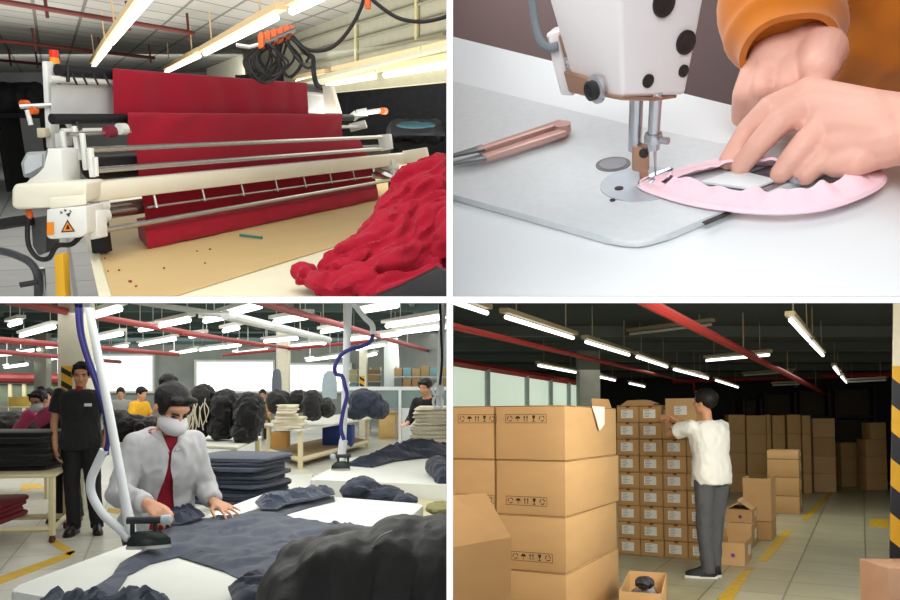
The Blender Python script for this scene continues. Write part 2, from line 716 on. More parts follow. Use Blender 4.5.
def head_shapes(bm, c, H, s=1.0):
    """c middle of the head; H 3x3 right, forward, up"""
    c = Vector(c)
    def P(x, y, z):
        return c + H @ Vector((x * s, y * s, z * s))
    ell(bm, P(0, -0.012, 0.03), Vector((0.075, 0.094, 0.084)) * s, H)
    ell(bm, P(0, 0.02, -0.03), Vector((0.062, 0.07, 0.085)) * s, H)
    ell(bm, P(0, 0.05, -0.082), Vector((0.034, 0.034, 0.028)) * s, H)       # chin
    ell(bm, P(0, 0.062, 0.038), Vector((0.052, 0.024, 0.03)) * s, H)        # brow
    for x in (-1, 1):
        ell(bm, P(0.036 * x, 0.058, -0.022), Vector((0.024, 0.024, 0.022)) * s, H)   # cheeks
        ell(bm, P(0.077 * x, -0.006, -0.008), Vector((0.010, 0.020, 0.032)) * s, H)  # ears
    limb(bm, [P(0, 0.083, 0.02), P(0, 0.103, -0.022)], [0.009 * s, 0.013 * s], n=8)  # nose
    ell(bm, P(0.011, 0.092, -0.026), Vector((0.009, 0.01, 0.008)) * s, H)
    ell(bm, P(-0.011, 0.092, -0.026), Vector((0.009, 0.01, 0.008)) * s, H)
    ell(bm, P(0, 0.080, -0.053), Vector((0.024, 0.013, 0.011)) * s, H)               # mouth


def face_parts(t, c, H, s=1.0, mouth=True):
    c = Vector(c)
    def P(x, y, z):
        return c + H @ Vector((x * s, y * s, z * s))
    for x in (-1, 1):
        bm = nb(); ell(bm, P(0.031 * x, 0.0785, 0.008), Vector((0.0115, 0.006, 0.0046)) * s, H); mk('eye', bm, m_eye, t, local=True)
        bm = nb(); limb(bm, [P(0.016 * x, 0.088, 0.026), P(0.046 * x, 0.079, 0.027)], [0.0045 * s, 0.0035 * s], n=6); mk('eyebrow', bm, m_hair, t, local=True)
    if mouth:
        bm = nb(); ell(bm, P(0, 0.0895, -0.053), Vector((0.021, 0.005, 0.0065)) * s, H); mk('lips', bm, m_lip, t, local=True)


def hair_bm(c, H, s=1.0, front=0.08, back=-0.05, thick=1.09, lock=0.036):
    """skull cap trimmed along a line from the forehead to the nape"""
    c = Vector(c)
    bm = nb()
    ell(bm, c + H @ Vector((0, -0.016 * s, 0.032 * s)), Vector((0.079, 0.097, 0.087)) * s * thick, H, nu=28, nv=18)
    wrinkle(bm, 0.004 * s, 40, 2.0)
    a = c + H @ Vector((0, 0.085 * s, front * s))
    b = c + H @ Vector((0, -0.08 * s, back * s))
    n = H @ Vector((0, -(front - back), 0.165)).normalized()
    # front = high, back = low: keep what lies above the line
    dvec = (b - a).normalized()
    n = (H @ Vector((1, 0, 0))).cross(dvec)
    if n.dot(H @ Vector((0, 0, 1))) > 0:
        n = -n
    bmesh.ops.bisect_plane(bm, geom=bm.verts[:] + bm.edges[:] + bm.faces[:], plane_co=a.lerp(b, 0.35) - n * 0.0, plane_no=n, clear_outer=True)
    es = [e for e in bm.edges if e.is_boundary]
    if es:
        bmesh.ops.triangle_fill(bm, edges=es, use_beauty=True)
    for x in (-1, 1):                    # hair before the ears
        ell(bm, c + H @ Vector((0.066 * s * x, 0.024 * s, lock)), Vector((0.016, 0.034, 0.046)) * s, H, nu=12, nv=8)
        ell(bm, c + H @ Vector((0.036 * s * x, 0.058 * s, front * s + 0.014)), Vector((0.038, 0.022, 0.016)) * s, H, nu=12, nv=8)
    return remesh(bm, 0.006, 4)


def torso_rings(J, grow, z_hem=None, n=20, prof=None):
    """rings along the spine: J['spine'] list of (centre, half width, half depth), right vector"""
    r = Vector(J['right'])
    out = []
    S = J['spine'] if prof is None else prof
    for i, (c, a, b) in enumerate(S):
        c = Vector(c)
        t = (Vector(S[min(i + 1, len(S) - 1)][0]) - Vector(S[max(i - 1, 0)][0])).normalized()
        rr = (r - t * r.dot(t)).normalized()
        f = t.cross(rr)
        ring = []
        for k in range(n):
            th = 2 * math.pi * k / n
            cs, sn = math.cos(th), math.sin(th)
            e = 0.8
            ring.append(c + rr * (math.copysign(abs(cs) ** e, cs) * (a + grow)) + f * (math.copysign(abs(sn) ** e, sn) * (b + grow)))
        out.append(ring)
    return out


def body_bm(J, voxel=0.009):
    bm = nb()
    rings(bm, torso_rings(J, 0))
    limb(bm, [J['neck0'], J['neck1']], [0.052, 0.05], n=12)
    head_shapes(bm, J['head'], J['H'], J.get('hs', 1.0))
    for s in 'LR':
        limb(bm, [J['sh' + s], J['el' + s], J['wr' + s]], [0.047, 0.037, 0.0265], n=12)
        if 'hd' + s in J:
            add_hand(bm, J['wr' + s], J['hd' + s], J['hn' + s], (1 if s == 'L' else -1), s=J.get('hands', 1.0), **J.get('hk' + s, {}))
        limb(bm, [J['hip' + s], J['kn' + s], J['an' + s]], [0.08, 0.056, 0.038], n=12)
        limb(bm, [J['an' + s], J['to' + s]], [0.034, 0.016], n=10)
    return remesh(bm, voxel, 3)


def trousers_bm(J, grow=0.016, voxel=0.014, wr=0.006, cuff=None, seed=1):
    bm = nb()
    S = J['spine'][:3]
    rings(bm, torso_rings(J, grow, prof=S))
    for s in 'LR':
        h, k, a = Vector(J['hip' + s]), Vector(J['kn' + s]), Vector(J['an' + s])
        end = a + (a - k).normalized() * (0.035 if cuff is None else cuff)
        u, v = basis(k - h)
        u2, v2 = basis(end - k)
        rings(bm, [circ(h, u, v, 0.085 + grow, n=14), circ(h.lerp(k, 0.5), u, v, 0.073 + grow, n=14), circ(k, u, v, 0.06 + grow, n=14), circ(k.lerp(end, 0.4), u2, v2, 0.056 + grow, n=14), circ(end, u2, v2, 0.05 + grow, n=14)])
        ell(bm, h, (0.086 + grow, 0.09 + grow, 0.09 + grow))
    bm = remesh(bm, voxel, 4)
    wrinkle(bm, wr, 14, seed, (1, 1, 0.5))
    return bm


def shirt_bm(J, grow=0.018, sleeve=(0.5, 0.062), full=False, hem=0, voxel=0.012, wr=0.006, seed=1, cuffr=0.042, top=0.0):
    bm = nb()
    S = J['spine'][hem:]
    rings(bm, torso_rings(J, grow, prof=S))
    for s in 'LR':
        a, e, w = Vector(J['sh' + s]), Vector(J['el' + s]), Vector(J['wr' + s])
        u, v = basis(e - a)
        g2 = grow * 0.45
        ell(bm, a, (0.052 + g2, 0.054 + g2, 0.054 + g2))
        if full:
            x = e.lerp(w, sleeve[0])
            u2, v2 = basis(w - e)
            rings(bm, [circ(a, u, v, 0.052 + g2, n=14), circ(a.lerp(e, 0.6), u, v, 0.048 + g2, n=14), circ(e, u, v, 0.044 + g2, n=14)])
            ell(bm, e, (0.045 + g2,) * 3)
            rings(bm, [circ(e, u2, v2, 0.044 + g2, n=14), circ(e.lerp(x, 0.5), u2, v2, 0.041 + g2, n=14), circ(x, u2, v2, cuffr, n=14)])
        else:
            x = a.lerp(e, sleeve[0])
            rings(bm, [circ(a, u, v, 0.053 + g2, n=14), circ(a.lerp(x, 0.5), u, v, 0.056 + g2, n=14), circ(x, u, v, sleeve[1], n=14)])
    bm = remesh(bm, voxel, 3)
    wrinkle(bm, wr, 11, seed, (1, 1, 0.6))
    return bm


def shoe(t, a, to, m_up, m_sole, s=1.0):
    """a ankle, to toe point, local"""
    a, to = Vector(a), Vector(to)
    d = (to - a)
    d.z = 0
    d.normalize()
    r = d.cross(Vector((0, 0, 1)))
    g = Vector((a.x, a.y, 0))
    heel = g - d * 0.075 * s
    L = 0.285 * s
    z0 = max(0.001, a.z - 0.082)
    bm = nb()
    rs = []
    for k, (f, w, h) in enumerate([(0.0, 0.024, 0.07), (0.08, 0.040, 0.112), (0.25, 0.042, 0.118), (0.45, 0.044, 0.098), (0.7, 0.048, 0.07), (0.9, 0.04, 0.052), (1.0, 0.02, 0.036)]):
        c = heel + d * (f * L) + Vector((0, 0, z0 + 0.018))
        rs.append([c + r * (math.cos(th) * w * s) + Vector((0, 0, max(0, math.sin(th)) * h * s)) for th in [2 * math.pi * q / 14 for q in range(14)]])
    rings(bm, rs)
    up = mk('shoe', bm, m_up, t, local=True)
    bm = nb()
    rs = []
    for f, w in [(-0.02, 0.022), (0.06, 0.038), (0.25, 0.04), (0.45, 0.042), (0.7, 0.05), (0.9, 0.042), (1.03, 0.02)]:
        c = heel + d * (f * L) + Vector((0, 0, z0))
        rs.append([c - r * w * s, c + r * w * s, c + r * w * s + Vector((0, 0, 0.024)), c - r * w * s + Vector((0, 0, 0.024))])
    rings(bm, rs)
    mk('sole', bm, m_sole, up, local=True)


def std_spine(z0=0.86, w=1.0, lean=0.0, dz=0.0, shw=0.19):
    """default spine rings from the crotch to the neck for someone about 1.68 m tall"""
    prof = [(0.84, 0.15, 0.10), (0.93, 0.166, 0.112), (1.02, 0.148, 0.104), (1.12, 0.142, 0.10), (1.24, 0.16, 0.112), (1.34, 0.17, 0.108), (1.40, 0.15, 0.085), (1.435, 0.085, 0.06)]
    out = []
    for z, a, b in prof:
        f = max(0, (z - 0.95)) / 0.48
        out.append(((0, lean * f ** 1.3, z + dz), a * w, b * w))
    return out

# ==================================================================== the partitions of the cut-away block
def wedge(name, x0, x1, y0, y1, d0, d1):
    bm = nb()
    def p(px, py, d):
        return Vector(((px - CX) / FOC * d, d, (CY - py) / FOC * d))
    hexa(bm, [p(x0, y1, d0), p(x1, y1, d0), p(x1, y1, d1), p(x0, y1, d1), p(x0, y0, d0), p(x1, y0, d0), p(x1, y0, d1), p(x0, y0, d1)])
    bm.transform(BL.M.inverted())
    use(BL)
    return mk(name, bm, mat('partition_white', (250, 250, 250), 0.6, var=0.0), kind='structure', smooth=False, clip=False)


wedge('wall_middle', 446.6, 452.9, -60, 660, 0.46, 36)
wedge('trim_1', -80, 446.58, 296.5, 303.0, 0.46, 36)
wedge('trim_2', 452.92, 980, 296.5, 303.0, 0.46, 36)

# ==================================================================== LOWER RIGHT: the packing store
use(BR)
TH = R(27.2)
UD = Vector((math.sin(TH), math.cos(TH), 0))      # down the aisle
VD = Vector((-math.cos(TH), math.sin(TH), 0))     # to the left, across it
m_card = mat('cardboard', (203, 164, 116), 0.75, var=0.05, scale=3, stretch=(1, 1, 3))
m_card2 = mat('cardboard_brown', (190, 150, 100), 0.75, var=0.06, scale=4)
m_cardin = mat('cardboard_inside', (176, 130, 80), 0.8, var=0.05)
m_seam = mat('cardboard_seam', (104, 70, 36), 0.8, var=0.1)
m_ink = mat('box_print', (52, 42, 34), 0.8, var=0.0)
m_lab = mat('label_paper', (232, 232, 228), 0.6, var=0.03)
m_labtxt = mat('label_print', (120, 124, 130), 0.7, var=0.0)
m_tape = mat('clear_tape', (214, 178, 128), 0.25, var=0.03, spec=0.6)
m_floor = tile_mat('store_tiles', (176, 172, 142), (112, 110, 92), 0.62, 0.62, 0.008, rough=0.33, var=0.12)
m_ceil = mat('store_ceiling', (40, 50, 50), 0.9, var=0.2, scale=2)
m_wall = mat('store_back_wall', (42, 44, 46), 0.9, var=0.15, scale=1)
m_red = mat('red_pipe_paint', (150, 38, 36), 0.45, var=0.1)
m_tube = mat('lit_tube', (255, 255, 250), 0.5, var=0, emit=3.0)
m_housing = mat('lamp_housing', (118, 108, 82), 0.5, var=0.1)
m_white_steel = mat('white_steel', (226, 228, 226), 0.35, var=0.04)
m_yellow = mat('floor_paint_yellow', (196, 158, 30), 0.6, var=0.25, scale=14)

slab('floor', [(-1, 1.2, 0), (13, 1.2, 0), (15, 20.5, 0), (-1, 20.5, 0)], 0.1, m_floor, ang=-TH + R(90), vec=(0, 0, -0.1))
slab('ceiling', [(-0.5, 6.9, 2.62), (14, 6.9, 2.62), (15, 20.5, 2.62), (-0.5, 20.5, 2.62)], 0.1, m_ceil, vec=(0, 0, 0.1))
slab('wall_back', [(-0.6, 20.2, 0), (15, 20.2, 0), (15, 20.2, 2.62), (-0.6, 20.2, 2.62)], 0.1, m_wall, vec=(0, 0.15, 0))
slab('wall_right', [(13.2, 4, 0), (13.2, 20.2, 0), (13.2, 20.2, 2.62), (13.2, 4, 2.62)], 0.1, m_wall, vec=(0.15, 0, 0))

# ceiling beams of the dark deck
for i, y in enumerate((9.5, 11.4, 13.4, 15.6, 18)):
    bm = nb()
    box(bm, (-0.3, y, 2.5), (13, y + 0.12, 2.62))
    mk('beam', bm, mat('beam_dark', (62, 66, 62), 0.7), kind='structure', smooth=False)

# glazed partition on the left
gA, gB = BR.at(440, 362, 9.2), BR.at(592, 388, 15.2)
gdir = (gB - gA)
def gp(t, z):
    p = gA.lerp(gB, t)
    return Vector((p.x, p.y, z))
zt0 = gA.z
bm = nb()
prism(bm, [gp(0, 0.9), gp(1, 0.9), gp(1, zt0), gp(0, zt0)], (0, 0.03, 0))
win = mk('window_1', bm, mat('store_window', (214, 232, 214), 0.3, var=0.16, scale=1.4, emit=0.55, stretch=(0.6, 0.6, 2.5)), kind='structure', smooth=False)
for t in (0.02, 0.21, 0.44, 0.61, 0.76, 0.87, 0.97):
    bm = nb()
    cyl(bm, gp(t, 0.9) + Vector((0, -0.03, 0)), gp(t, zt0) + Vector((0, -0.03, 0)), 0.05, n=4)
    mk('mullion', bm, mat('mullion_grey', (150, 160, 158), 0.5), win)
bm = nb()
for z in (1.42, ):
    cyl(bm, gp(0, z) + Vector((0, -0.05, 0)), gp(1, z) + Vector((0, -0.05, 0)), 0.035, n=4)
mk('transom', bm, mat('transom_dark', (58, 64, 74), 0.5), win)
bm = nb()
cyl(bm, gp(0, zt0) + Vector((0, -0.05, 0.02)), gp(1, zt0) + Vector((0, -0.05, 0.02)), 0.05, n=4)
mk('head_rail', bm, m_red, win)
bm = nb()
prism(bm, [gp(0, 0), gp(1.05, 0), gp(1.05, 0.9), gp(0, 0.9)], (0, 0.06, 0))
mk('wall_left', bm, mat('store_side_wall', (150, 150, 140), 0.8), kind='structure', smooth=False)
# pier behind the boxes
p = BR.at(589, 400, 12.5)
bm = nb()
box(bm, (p.x - 0.16, 12.4, 0), (p.x + 0.16, 12.75, 2.6), bev=0.01)
mk('column', bm, mat('pier_grey', (128, 130, 122), 0.8, var=0.12), kind='structure')


# fluorescent lamps
def lamp(a, b, z, label, lit=True, rail=1.25, drop=0.0, w=0.016):
    a, b = (BR.hit(*a, z), BR.hit(*b, z))
    t = thing('fluorescent_lamp', (a + b) / 2, label, 'ceiling lamp', 'fluorescent lamps over the packing store')
    d = (b - a).normalized()
    bm = nb()
    cyl(bm, a, b, w, n=10)
    mk('tube', bm, m_tube if lit else mat('tube_dim', (150, 152, 146), 0.5, var=0), t, clip=True)
    bm = nb()
    M = (a + b) / 2
    L = (b - a).length * rail / 2
    u = d.cross(Vector((0, 0, 1))).normalized()
    c0, c1 = M - d * L + Vector((0, 0, 0.028)), M + d * L + Vector((0, 0, 0.028))
    hexa(bm, [c0 - u * 0.035, c0 + u * 0.035, c1 + u * 0.035, c1 - u * 0.035] + [q + Vector((0, 0, 0.035)) for q in (c0 - u * 0.035, c0 + u * 0.035, c1 + u * 0.035, c1 - u * 0.035)])
    mk('housing', bm, m_housing, t, smooth=False)
    for q in (c0.lerp(c1, 0.15), c0.lerp(c1, 0.85)):
        bm = nb()
        cyl(bm, q + Vector((0, 0, 0.03)), Vector((q.x, q.y, 2.63)), 0.005, n=5)
        mk('hanger', bm, m_housing, t)
    return t


for i, (a, b) in enumerate([((448, 300), (487, 313)), ((506, 317), (573, 338)), ((586, 342), (629, 355)), ((637, 357), (667, 367)), ((674, 369.5), (697, 375.5)), ((699, 376), (708, 378.5)), ((716, 380.5), (738, 387.5))]):
    lamp(a, b, 2.24, ('nearest lit tube of the long lamp row above the big cartons', 'second lit tube of the long lamp row, above the stack of big cartons', 'third lit tube of the long lamp row from the near end', 'fourth lit tube of the long lamp row, left of the red pipe', 'fifth short lit tube of the long lamp row above the man', 'tiny sixth tube of the long lamp row above the man', 'farthest lit tube of the long lamp row, above the man')[i], rail=1.06)
for i, (a, b) in enumerate([((790.5, 320), (809, 340.5)), ((811, 343), (823, 355.5)), ((834, 367.5), (839, 374)), ((841.5, 377), (846.5, 382.5))]):
    lamp(a, b, 2.24, ('nearest and longest tube of the lamp row over the aisle', 'second tube of the lamp row over the aisle', 'third tube of the lamp row over the aisle, before the red cross pipe', 'farthest small tube of the lamp row over the aisle')[i], rail=1.06)
for i, (a, b, z, l) in enumerate([((630, 334), (711, 324.5), 2.50, False), ((706.5, 360.5), (769, 354.8), 2.24, True), ((538.5, 365.5), (575.5, 372.5), 2.24, True), ((597, 376.5), (615, 380.5), 2.24, True), ((629.5, 383.5), (644.5, 386.7), 2.24, True), ((744, 375.2), (793, 371.8), 2.42, False), ((773, 385.2), (800, 384), 2.2, False), ((847, 382), (886, 380), 2.2, False)]):
    lamp(a, b, z, ('unlit crosswise lamp between the two lamp rows', 'lit crosswise lamp behind the diagonal red pipe', 'lit lamp above the glazed partition at the left', 'lit lamp just right of the grey pier', 'small lit lamp farther right of the grey pier', 'dim crosswise lamp above the red cross pipe', 'dim crosswise lamp below the red cross pipe', 'dim crosswise lamp beside the striped column')[i], lit=l, rail=1.05)


def pipe(name, a, b, r, m, label, cat='pipe', group=None):
    bm = nb()
    cyl(bm, a, b, r, n=10)
    return mk(name, bm, m, label=label, cat=cat, group=group)


g = 'red pipes under the store ceiling'
pa, pb = BR.at(640, 298.5, 5.0), BR.at(828, 395, 18.5)
t = thing('sprinkler_pipe', (pa + pb) / 2, 'thick red pipe running diagonally under the dark ceiling above the man', 'pipe', g)
bm = nb(); cyl(bm, pa, pb, 0.04, n=10); mk('pipe_run', bm, m_red, t)
for f in (0.25, 0.5, 0.8):
    bm = nb(); q = pa.lerp(pb, f); cyl(bm, q, (q.x, q.y, 2.62), 0.008, n=5); mk('hanger', bm, m_housing, t)
pa, pb = BR.at(440, 323, 5.6), BR.at(692, 383, 18)
t = thing('sprinkler_pipe', (pa + pb) / 2, 'thin red pipe running from the left edge to above the small boxes', 'pipe', g)
bm = nb(); cyl(bm, pa, pb, 0.025, n=10); mk('pipe_run', bm, m_red, t)
for f in (0.35, 0.6, 0.8):
    bm = nb(); q = pa.lerp(pb, f); cyl(bm, q, (q.x, q.y, 2.62), 0.008, n=5); mk('hanger', bm, m_housing, t)
pa, pb = BR.at(672, 381, 18.9), BR.at(905, 373.5, 17.6)
t = thing('sprinkler_pipe', (pa + pb) / 2, 'red cross pipe spanning the aisle behind the lamp rows', 'pipe', g)
bm = nb(); cyl(bm, pa, pb, 0.06, n=10); mk('pipe_run', bm, m_red, t)
for f in (0.1, 0.55):
    bm = nb(); q = pa.lerp(pb, f); cyl(bm, (q.x, q.y, q.z - 0.24), (q.x, q.y, 2.62), 0.03, n=6); mk('hanger', bm, m_red, t)


# -------------------------------------------------------------- cartons
def frame_of(origin, u, v):
    """matrix: x along v (front width, to the left), y along u (depth), z up"""
    m = Matrix.Identity(4)
    for i in range(3):
        m[i][0], m[i][1], m[i][2], m[i][3] = v[i], u[i], (0, 0, 1)[i], origin[i]
    return m


def icons(bm, c, ux, uz, s, n):
    """a strip of five transport signs in a thin border; c centre, ux right, uz up, n outward"""
    c = Vector(c) + n * 0.0012
    W2, H2 = s * 2.55, s * 0.5
    def P(x, z):
        return c + ux * x + uz * z
    def bar(x0, z0, x1, z1, w):
        a, b = P(x0, z0), P(x1, z1)
        d = (b - a).normalized()
        q = d.cross(n) * (w / 2)
        quad_face(bm, [a - q, b - q, b + q, a + q])
    def poly(pts):
        bm.faces.new([bm.verts.new(P(*p)) for p in pts])
    w = s * 0.05
    for a in ((-W2, -H2, W2, -H2), (-W2, H2, W2, H2), (-W2, -H2, -W2, H2), (W2, -H2, W2, H2)):
        bar(*a, w)
    for k in range(5):
        x = (k - 2) * s
        if k in (0, 4):                                   # ring of arrows
            for j in range(3):
                a0 = 2 * math.pi * j / 3
                for q in range(3):
                    t0, t1 = a0 + q * 0.5, a0 + q * 0.5 + 0.5
                    bar(x + math.cos(t0) * s * 0.3, math.sin(t0) * s * 0.3, x + math.cos(t1) * s * 0.3, math.sin(t1) * s * 0.3, s * 0.1)
        elif k == 1:                                      # umbrella
            poly([(x + math.cos(t) * s * 0.32, math.sin(t) * s * 0.3) for t in [math.pi * q / 8 for q in range(9)]])
            bar(x, 0, x, -s * 0.34, s * 0.07)
        elif k == 2:                                      # two arrows up
            for dx in (-0.18, 0.18):
                bar(x + dx * s, -s * 0.34, x + dx * s, s * 0.2, s * 0.08)
                poly([(x + (dx - 0.13) * s, s * 0.12), (x + (dx + 0.13) * s, s * 0.12), (x + dx * s, s * 0.38)])
        else:                                             # glass
            poly([(x - s * 0.2, s * 0.36), (x - s * 0.12, -s * 0.02), (x + s * 0.12, -s * 0.02), (x + s * 0.2, s * 0.36)])
            bar(x, 0, x, -s * 0.3, s * 0.08)
            bar(x - s * 0.17, -s * 0.33, x + s * 0.17, -s * 0.33, s * 0.08)


def closed_carton(F, w, d, h, label, cat='cardboard box', group=None, marks=None, material=None, lab=None, name='carton', side_lab=None, clip=True, parts=True):
    """F maps (0..w, 0..d, 0..h)"""
    t = thing(name, F @ Vector((w / 2, d / 2, 0)), label, cat, group)
    bm = nb()
    box(bm, (0.002, 0.002, 0.0015), (w - 0.002, d - 0.002, h - 0.0015), bev=0.006)
    bm.transform(F)
    mk('body', bm, material or m_card, t, clip=clip)
    if parts:
        bm = nb()
        for x in (w * 0.5,):
            quad_face(bm, [F @ Vector(p) for p in ((x - 0.004, 0.004, h - 0.0008), (x + 0.004, 0.004, h - 0.0008), (x + 0.004, d - 0.004, h - 0.0008), (x - 0.004, d - 0.004, h - 0.0008))])
        for y0, y1, x0, x1 in ((0.0008, 0.0008, 0.006, w - 0.006), ):
            quad_face(bm, [F @ Vector(p) for p in ((x0, y0, h - 0.009), (x1, y0, h - 0.009), (x1, y1, h - 0.005), (x0, y1, h - 0.005))])
        quad_face(bm, [F @ Vector(p) for p in ((0.0008, 0.006, h - 0.009), (0.0008, d - 0.006, h - 0.009), (0.0008, d - 0.006, h - 0.005), (0.0008, 0.006, h - 0.005))])
        mk('seam', bm, m_seam, t, smooth=False, clip=clip)
    if marks:
        bm = nb()
        x, z, s = marks
        icons(bm, F @ Vector((x, 0, z)), -(F.to_3x3() @ Vector((1, 0, 0))), Vector((0, 0, 1)), s, F.to_3x3() @ Vector((0, -1, 0)))
        mk('shipping_marks', bm, m_ink, t, smooth=False, clip=clip)
    return t


W_, L_, H_ = 0.54, 1.36, 0.3965
base = BR.hit(565, 628, 0)
base = Vector((0.818, 5.69, 0))
FB = [frame_of(base + Vector((0, 0, H_ * k)), UD, VD) for k in range(4)]
lab4 = ['lowest big carton of the front stack, mostly below its printed neighbour', 'third big carton down in the front stack, printed near its lower edge', 'second big carton down in the front stack, printed near its lower edge', 'topmost big carton of the front stack with a torn white sheet']
mk4 = [(0.3, 0.27, 0.062), (0.26, 0.1, 0.062), (0.3, 0.1, 0.062), (0.30, 0.3, 0.062)]
for k in range(4):
    t = closed_carton(FB[k] @ Matrix.Rotation(R((0, -0.5, 0.4, -0.3)[k]), 4, 'Z'), W_, L_, H_, lab4[k], group='big cartons stacked in front', marks=mk4[k] if k else None)
    if k == 3:
        F = FB[3]
        bm = nb()      # the white sheet hanging over the right face
        pts = [(-0.004, 0.62, H_ + 0.004), (-0.004, 0.96, H_ + 0.004), (-0.012, 0.93, H_ - 0.14), (-0.014, 0.78, H_ - 0.19), (-0.01, 0.72, H_ - 0.11)]
        prism(bm, [F @ Vector(p) for p in pts], F.to_3x3() @ Vector((-0.003, 0, 0)))
        mk('torn_sheet', bm, mat('white_sheet', (236, 236, 232), 0.6), t, smooth=False)
        bm = nb()      # raised flap
        prism(bm, [F @ Vector(p) for p in ((0.03, 0.75, H_), (0.03, 1.3, H_), (0.05, 1.28, H_ + 0.075), (0.05, 0.8, H_ + 0.07))], F.to_3x3() @ Vector((0.004, 0, 0)))
        mk('flap', bm, m_card2, t, smooth=False)
for k in range(4):
    F = frame_of(base + VD * (W_ + 0.012) + Vector((0, 0, H_ * k)), UD, VD)
    closed_carton(F, W_, L_, H_, ['lowest big carton of the stack cut by the left edge', 'third big carton down of the stack cut by the left edge', 'second big carton down of the stack cut by the left edge', 'topmost big carton of the stack cut by the left edge'][k], group='big cartons stacked in front', marks=[None, None, (0.16, 0.1, 0.062), (0.14, 0.3, 0.062)][k])

# near carton with a lifted lid, bottom left
q0, q1 = BR.at(511, 537, 4.5), BR.at(440, 557.5, 4.05)
zt = q0.z
q1.z = zt
vdir = (q1 - q0); vdir.z = 0
wid = vdir.length; vdir.normalize()
udir = Vector((-vdir.y, vdir.x, 0))
if udir.y < 0:
    udir = -udir
F = frame_of(Vector((q0.x, q0.y, 0)), udir, vdir)
t = thing('carton', F @ Vector((wid / 2, 0.25, 0)), 'near carton at the bottom left with its lid flap raised', 'cardboard box')
bm = nb()
d_ = 0.5
for lo, hi in (((0, 0, 0), (wid, 0.006, zt)), ((0, d_ - 0.006, 0), (wid, d_, zt)), ((0, 0.006, 0), (0.006, d_ - 0.006, zt)), ((wid - 0.006, 0.006, 0), (wid, d_ - 0.006, zt)), ((0.006, 0.006, 0), (wid - 0.006, d_ - 0.006, 0.006))):
    box(bm, lo, hi)
bm.transform(F)
mk('body', bm, m_card, t, smooth=False)
bm = nb()
f0, f1 = BR.at(486, 493, 4.62), BR.at(440, 496.5, 4.2)
prism(bm, [F @ Vector((0, 0.0, zt)), F @ Vector((wid, 0, zt)), f1, f0], udir * 0.006)
mk('flap', bm, m_card, t, smooth=False)


def open_carton(F, w, d, h, flaps, label, material=None, group=None, clip=True, extra=None):
    """flaps: dict side -> (length, angle from upright, outward positive)"""
    t = thing('open_carton', F @ Vector((w / 2, d / 2, 0)), label, 'cardboard box', group)
    e = 0.006
    bm = nb()
    for lo, hi in (((0, 0, 0), (w, e, h)), ((0, d - e, 0), (w, d, h)), ((0, e, 0), (e, d - e, h)), ((w - e, e, 0), (w, d - e, h)), ((e, e, 0), (w - e, d - e, e))):
        box(bm, lo, hi)
    bm.transform(F)
    mk('body', bm, material or m_card2, t, smooth=False, clip=clip)
    for s, (ln, ang) in flaps.items():
        a = R(ang)
        o, up = math.sin(a) * ln, math.cos(a) * ln
        if s == 'f':
            pts, off = [(0, 0, h), (w, 0, h), (w, -o, h + up), (0, -o, h + up)], (0, e, 0)
        elif s == 'b':
            pts, off = [(0, d, h), (w, d, h), (w, d + o, h + up), (0, d + o, h + up)], (0, -e, 0)
        elif s == 'r':
            pts, off = [(0, 0, h), (0, d, h), (-o, d, h + up), (-o, 0, h + up)], (e, 0, 0)
        else:
            pts, off = [(w, 0, h), (w, d, h), (w + o, d, h + up), (w + o, 0, h + up)], (-e, 0, 0)
        bm = nb()
        prism(bm, [F @ Vector(p) for p in pts], F.to_3x3() @ Vector(off))
        mk('flap', bm, material or m_card2, t, smooth=False, clip=clip)
    return t


# small open box with a plastic bag, on the floor behind the big stack
qa = BR.hit(662, 594, 0.25)
F = frame_of(Vector((qa.x, qa.y, 0)), UD, VD)
F = F @ Matrix.Rotation(R(-10), 4, 'Z')
t = open_carton(F, 0.30, 0.85, 0.25, {}, 'small open carton holding a plastic bag on the floor at the bottom', material=m_card)
bm = nb()
ell(bm, (0.15, 0.45, 0.115), (0.10, 0.22, 0.09), nu=30, nv=18)
wrinkle(bm, 0.03, 14, 3)
bm.transform(F)
mk('plastic_bag', bm, mat('grey_plastic', (150, 152, 156), 0.2, var=0.5, scale=30, spec=0.8), label='crumpled grey plastic bag lying in the small open carton', cat='bag', clip=False)
bm = nb()
ell(bm, (0.14, 0.32, 0.262), (0.06, 0.09, 0.03), nu=30, nv=16)
wrinkle(bm, 0.03, 22, 5)
bm.transform(F)
mk('garment', bm, mat('dark_garment', (52, 54, 62), 0.7), label='dark folded garment on the plastic bag in the small carton', cat='clothes', clip=False)

# -------------------------------------------------------------- the wall of small labelled boxes
O0 = Vector((1.90, 9.06, 0))
SV = -VD                               # to the right
PW, PH, PD = 0.2545, 0.1845, 0.36


def label_bm(F, x0, x1, z0, z1, y=-0.0008, side=None):
    bm = nb()
    def q(x0, z0, x1, z1, y, mi):
        if side is None:
            quad_face(bm, [F @ Vector(p) for p in ((x0, y, z0), (x1, y, z0), (x1, y, z1), (x0, y, z1))], mi=mi)
        else:
            quad_face(bm, [F @ Vector(p) for p in ((side, x0, z0), (side, x1, z0), (side, x1, z1), (side, x0, z1))], mi=mi)
    q(x0, z0, x1, z1, y, 0)
    if side is None:
        rnd = random.Random(4)
        n = 5
        for k in range(n):
            zz = z1 - (k + 0.8) * (z1 - z0) / (n + 0.6)
            q(x0 + 0.012, zz, x0 + 0.012 + (x1 - x0 - 0.024) * rnd.uniform(0.4, 1), zz + 0.005, y - 0.0006, 1)
    return bm


